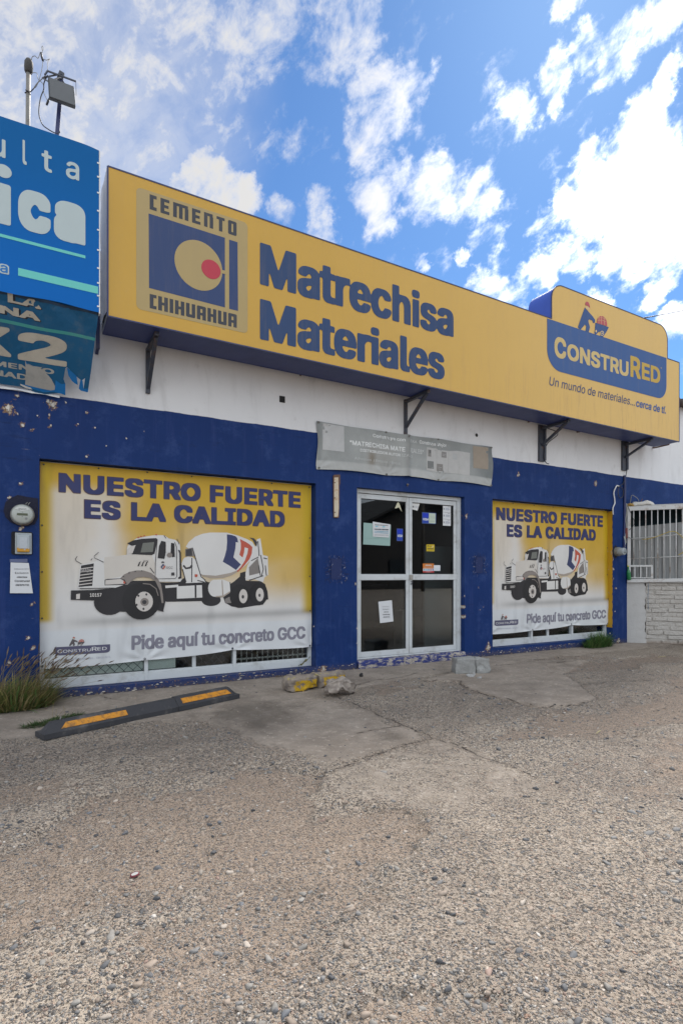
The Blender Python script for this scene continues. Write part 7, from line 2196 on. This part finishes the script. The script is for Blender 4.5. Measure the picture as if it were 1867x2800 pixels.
V2, F2, C2 = blades(700, -0.22, -0.30, 0.32, 0.17, 0.08, 0.22, (-0.8, 0.6, 1.2), 4, OLIVE[:5] + [(0.05, 0.11, 0.03)], 0.0045)
V3, F3, C3 = blades(260, -0.14, -0.27, 0.33, 0.20, 0.20, 0.50, (0.3, 0.40, 1.0), 6, [(0.30, 0.27, 0.10), (0.13, 0.21, 0.06), (0.38, 0.31, 0.16), (0.10, 0.17, 0.05)], 0.0080)
for v_, f_, c_ in ((V2, F2, C2), (V3, F3, C3)):
    n0 = len(V); V += v_; F += [tuple(i+n0 for i in f) for f in f_]; C += c_
mk('blades', V, F, M['weed'], g1, cols=C)
st_m, tp_m = heads(110, -0.14, -0.22, 0.30, 0.17, 0.36, 0.60, (0.15, 0.45, 0.5), 8)
st_m.build('stems', M['weed'], g1, cols=True); tp_m.build('seed_heads', M['weed'], g1, cols=True)
GREEN = [(0.045, 0.095, 0.028), (0.06, 0.11, 0.035), (0.075, 0.10, 0.035), (0.10, 0.105, 0.045), (0.035, 0.075, 0.025)]
g2 = empty('weed_patch', 'low green creeping grass patch behind the left end of the wheel stop', 'grass', (0.13, -0.98, 0))
V, F, C = [], [], []
for (cx_, cy_, rx, ry, n, sd_) in ((0.0, -1.08, 0.10, 0.06, 180, 1), (0.11, -1.02, 0.13, 0.07, 330, 2), (0.24, -0.93, 0.13, 0.055, 300, 3), (0.34, -0.87, 0.07, 0.04, 110, 4)):
    v, f, c = blades(n, cx_, cy_, rx, ry, 0.03, 0.085, (0.2, 0.9, 1.8), 20+sd_, GREEN, 0.0028)
    n0 = len(V); V += v; F += [tuple(i+n0 for i in q_) for q_ in f]; C += c
mk('blades', V, F, M['weed'], g2, cols=C)
st_m, tp_m = heads(4, 0.22, -0.92, 0.10, 0.04, 0.10, 0.16, (1.4, 0.2, 0.8), 5)
st_m.build('stems', M['weed'], g2, cols=True)
g3 = empty('weed_clump', 'bright green grass tuft at the foot of the wall under the right window', 'grass', (8.68, -0.12, 0))
V, F, C = blades(620, 8.66, -0.14, 0.36, 0.12, 0.16, 0.38, (-1.2, 0.25, 1.6), 31, [(0.07, 0.15, 0.04), (0.095, 0.19, 0.05), (0.055, 0.125, 0.035), (0.13, 0.18, 0.06), (0.05, 0.10, 0.03)], 0.0060)
V2, F2, C2 = blades(300, 8.72, -0.11, 0.28, 0.08, 0.30, 0.46, (-1.4, 0.15, 1.7), 32, [(0.08, 0.16, 0.045), (0.12, 0.19, 0.06)], 0.0058)
n0 = len(V); V += V2; F += [tuple(i+n0 for i in f) for f in F2]; C += C2
mk('blades', V, F, M['weed'], g3, cols=C)
# dry leaf litter along the foot of the wall
q = np.random.default_rng(17)
mb = MB()
for i in range(260):
    x = q.uniform(0.15, 9.6); 
    if 3.75 < x < 5.75 and q.random() < 0.7: continue
    y = -abs(q.normal(0, 0.035)) - 0.006
    s = q.uniform(0.006, 0.022); a = q.uniform(0, 6.28); z = 0.006 + q.uniform(0, 0.006)
    c = np.array(((0.16, 0.10, 0.055), (0.10, 0.065, 0.045), (0.24, 0.18, 0.11), (0.30, 0.26, 0.2))[q.integers(4)])*q.uniform(0.6, 1.2)
    ca, sa = math.cos(a)*s, math.sin(a)*s
    mb.add([(x-ca, y-sa*0.6, z), (x+sa*.4, y-ca*.3, z+s*.3), (x+ca, y+sa*0.6, z+s*0.2), (x-sa*.4, y+ca*.3, z+s*.4)], [(0, 1, 2, 3)], tuple(c))
tag(mb.build('leaf_litter', M['weed'], None, cols=True), 'dry leaf litter and crumbs along the foot of the blue wall', 'litter', kind='stuff')
# curled dead leaf caught on the left window's sill
V = []; F = []
for i in range(8):
    for k in range(4):
        u, v = i/7, k/3
        V.append((2.98 + 0.16*u, 0.09 - 0.03*math.sin(v*3), 0.095 + 0.10*u*u + 0.05*math.sin(v*3.1)*math.sin(u*3.1) + 0.01*math.sin(i*2)))
for i in range(7):
    for k in range(3): F.append((i*4+k, (i+1)*4+k, (i+1)*4+k+1, i*4+k+1))
tag(mk('dead_leaf', V, F, simple('olive_dead_leaf', (0.14, 0.13, 0.05), 0.8, 0.3, 40), None, True, loc=(3.0, 0.09, 0.09)), 'curled olive dead leaf caught on the sill at the right of the left window', 'leaf')
for i, (x, y, a, L, lab) in enumerate(((4.05, -3.45, 0.35, 0.11, 'thin yellow straw lying on the gravel in the middle of the yard'), (5.05, -3.62, -0.5, 0.07, 'short pale straw lying on the gravel towards the right'), (8.6, -1.3, -0.15, 0.16, 'long pale straw lying on the concrete near the annex'))):
    z = float(ground_height(np.array([x]), np.array([y]))[0]) + 0.012
    tag(MB().tube([(x-L/2*math.cos(a), y-L/2*math.sin(a), z), (x, y, z+0.006), (x+L/2*math.cos(a), y+L/2*math.sin(a), z)], 0.0035, 6).build('straw', simple('dry_straw', (0.42, 0.36, 0.18), 0.7), None, True, loc=(x, y, z)), lab, 'straw', 'straws on the yard')

# ------------------------------------------------------------------ across the street: what the door glass mirrors
hs = empty('house_across', 'dark gabled house across the street, seen only mirrored in the door glass', 'house', (25.0, -34.0, 0))
hm = simple('dull_stucco', (0.045, 0.04, 0.037), 0.9, 0.15, 1.0)
MB().prism([(20.5, 0), (41.5, 0), (41.5, 3.7), (31, 8.5), (20.5, 3.7)], -33.0, -44.0).build('wall', hm, hs)
mb = MB()
for x0, z0, x1, z1 in ((19.6, 3.35, 31.0, 8.75), (42.4, 3.35, 31.0, 8.75)):
    mb.add([(x0, -32.3, z0), (x1, -32.3, z1), (x1, -44.5, z1), (x0, -44.5, z0), (x0, -32.3, z0+0.25), (x1, -32.3, z1+0.25), (x1, -44.5, z1+0.25), (x0, -44.5, z0+0.25)], [(3,2,1,0), (4,5,6,7), (0,1,5,4), (1,2,6,5), (2,3,7,6), (3,0,4,7)])
mb.build('roof', simple('dark_shingles', (0.035, 0.033, 0.033), 0.9, 0.2, 3), hs)
mb = MB()
for x in (22, 27, 34): mb.box(x, x+1.6, -32.99, -32.9, 1.0, 2.6)
mb.build('window', simple('dark_panes', (0.02, 0.022, 0.025), 0.3), hs)
up_ = empty('utility_pole', 'wooden utility pole across the street, mirrored in the door glass', 'pole', (26.0, -27.0, 0))
MB().tube([(26, -27, 0), (26, -27, 9.0)], [0.15, 0.11], 10).build('post', simple('grey_wood', (0.10, 0.085, 0.07), 0.9), up_, True)
MB().box(24.9, 27.1, -27.06, -26.94, 8.3, 8.42).build('crossarm', simple('grey_wood_two', (0.10, 0.085, 0.07), 0.9), up_)
for i, (h, s, lab) in enumerate(((8.5, 0.5, 'topmost street wire strung across the road, mirrored in the glass'), (8.1, 0.7, 'second street wire strung across the road, mirrored in the glass'), (7.5, 0.8, 'third street wire strung across the road, mirrored in the glass'), (7.0, 0.6, 'thick low street wire strung across the road, mirrored in the glass'))):
    pts = [(-30 + 56*k/8 + i*0.1, -27 + 0.3*i, h - s*4*(k/8)*(1-k/8) + 0.15*i*math.sin(k)) for k in range(9)]
    cable('street_wire', lab, pts, 0.03 if i == 3 else 0.018, M['cable'], 3, 'wire', 'street wires across the road')
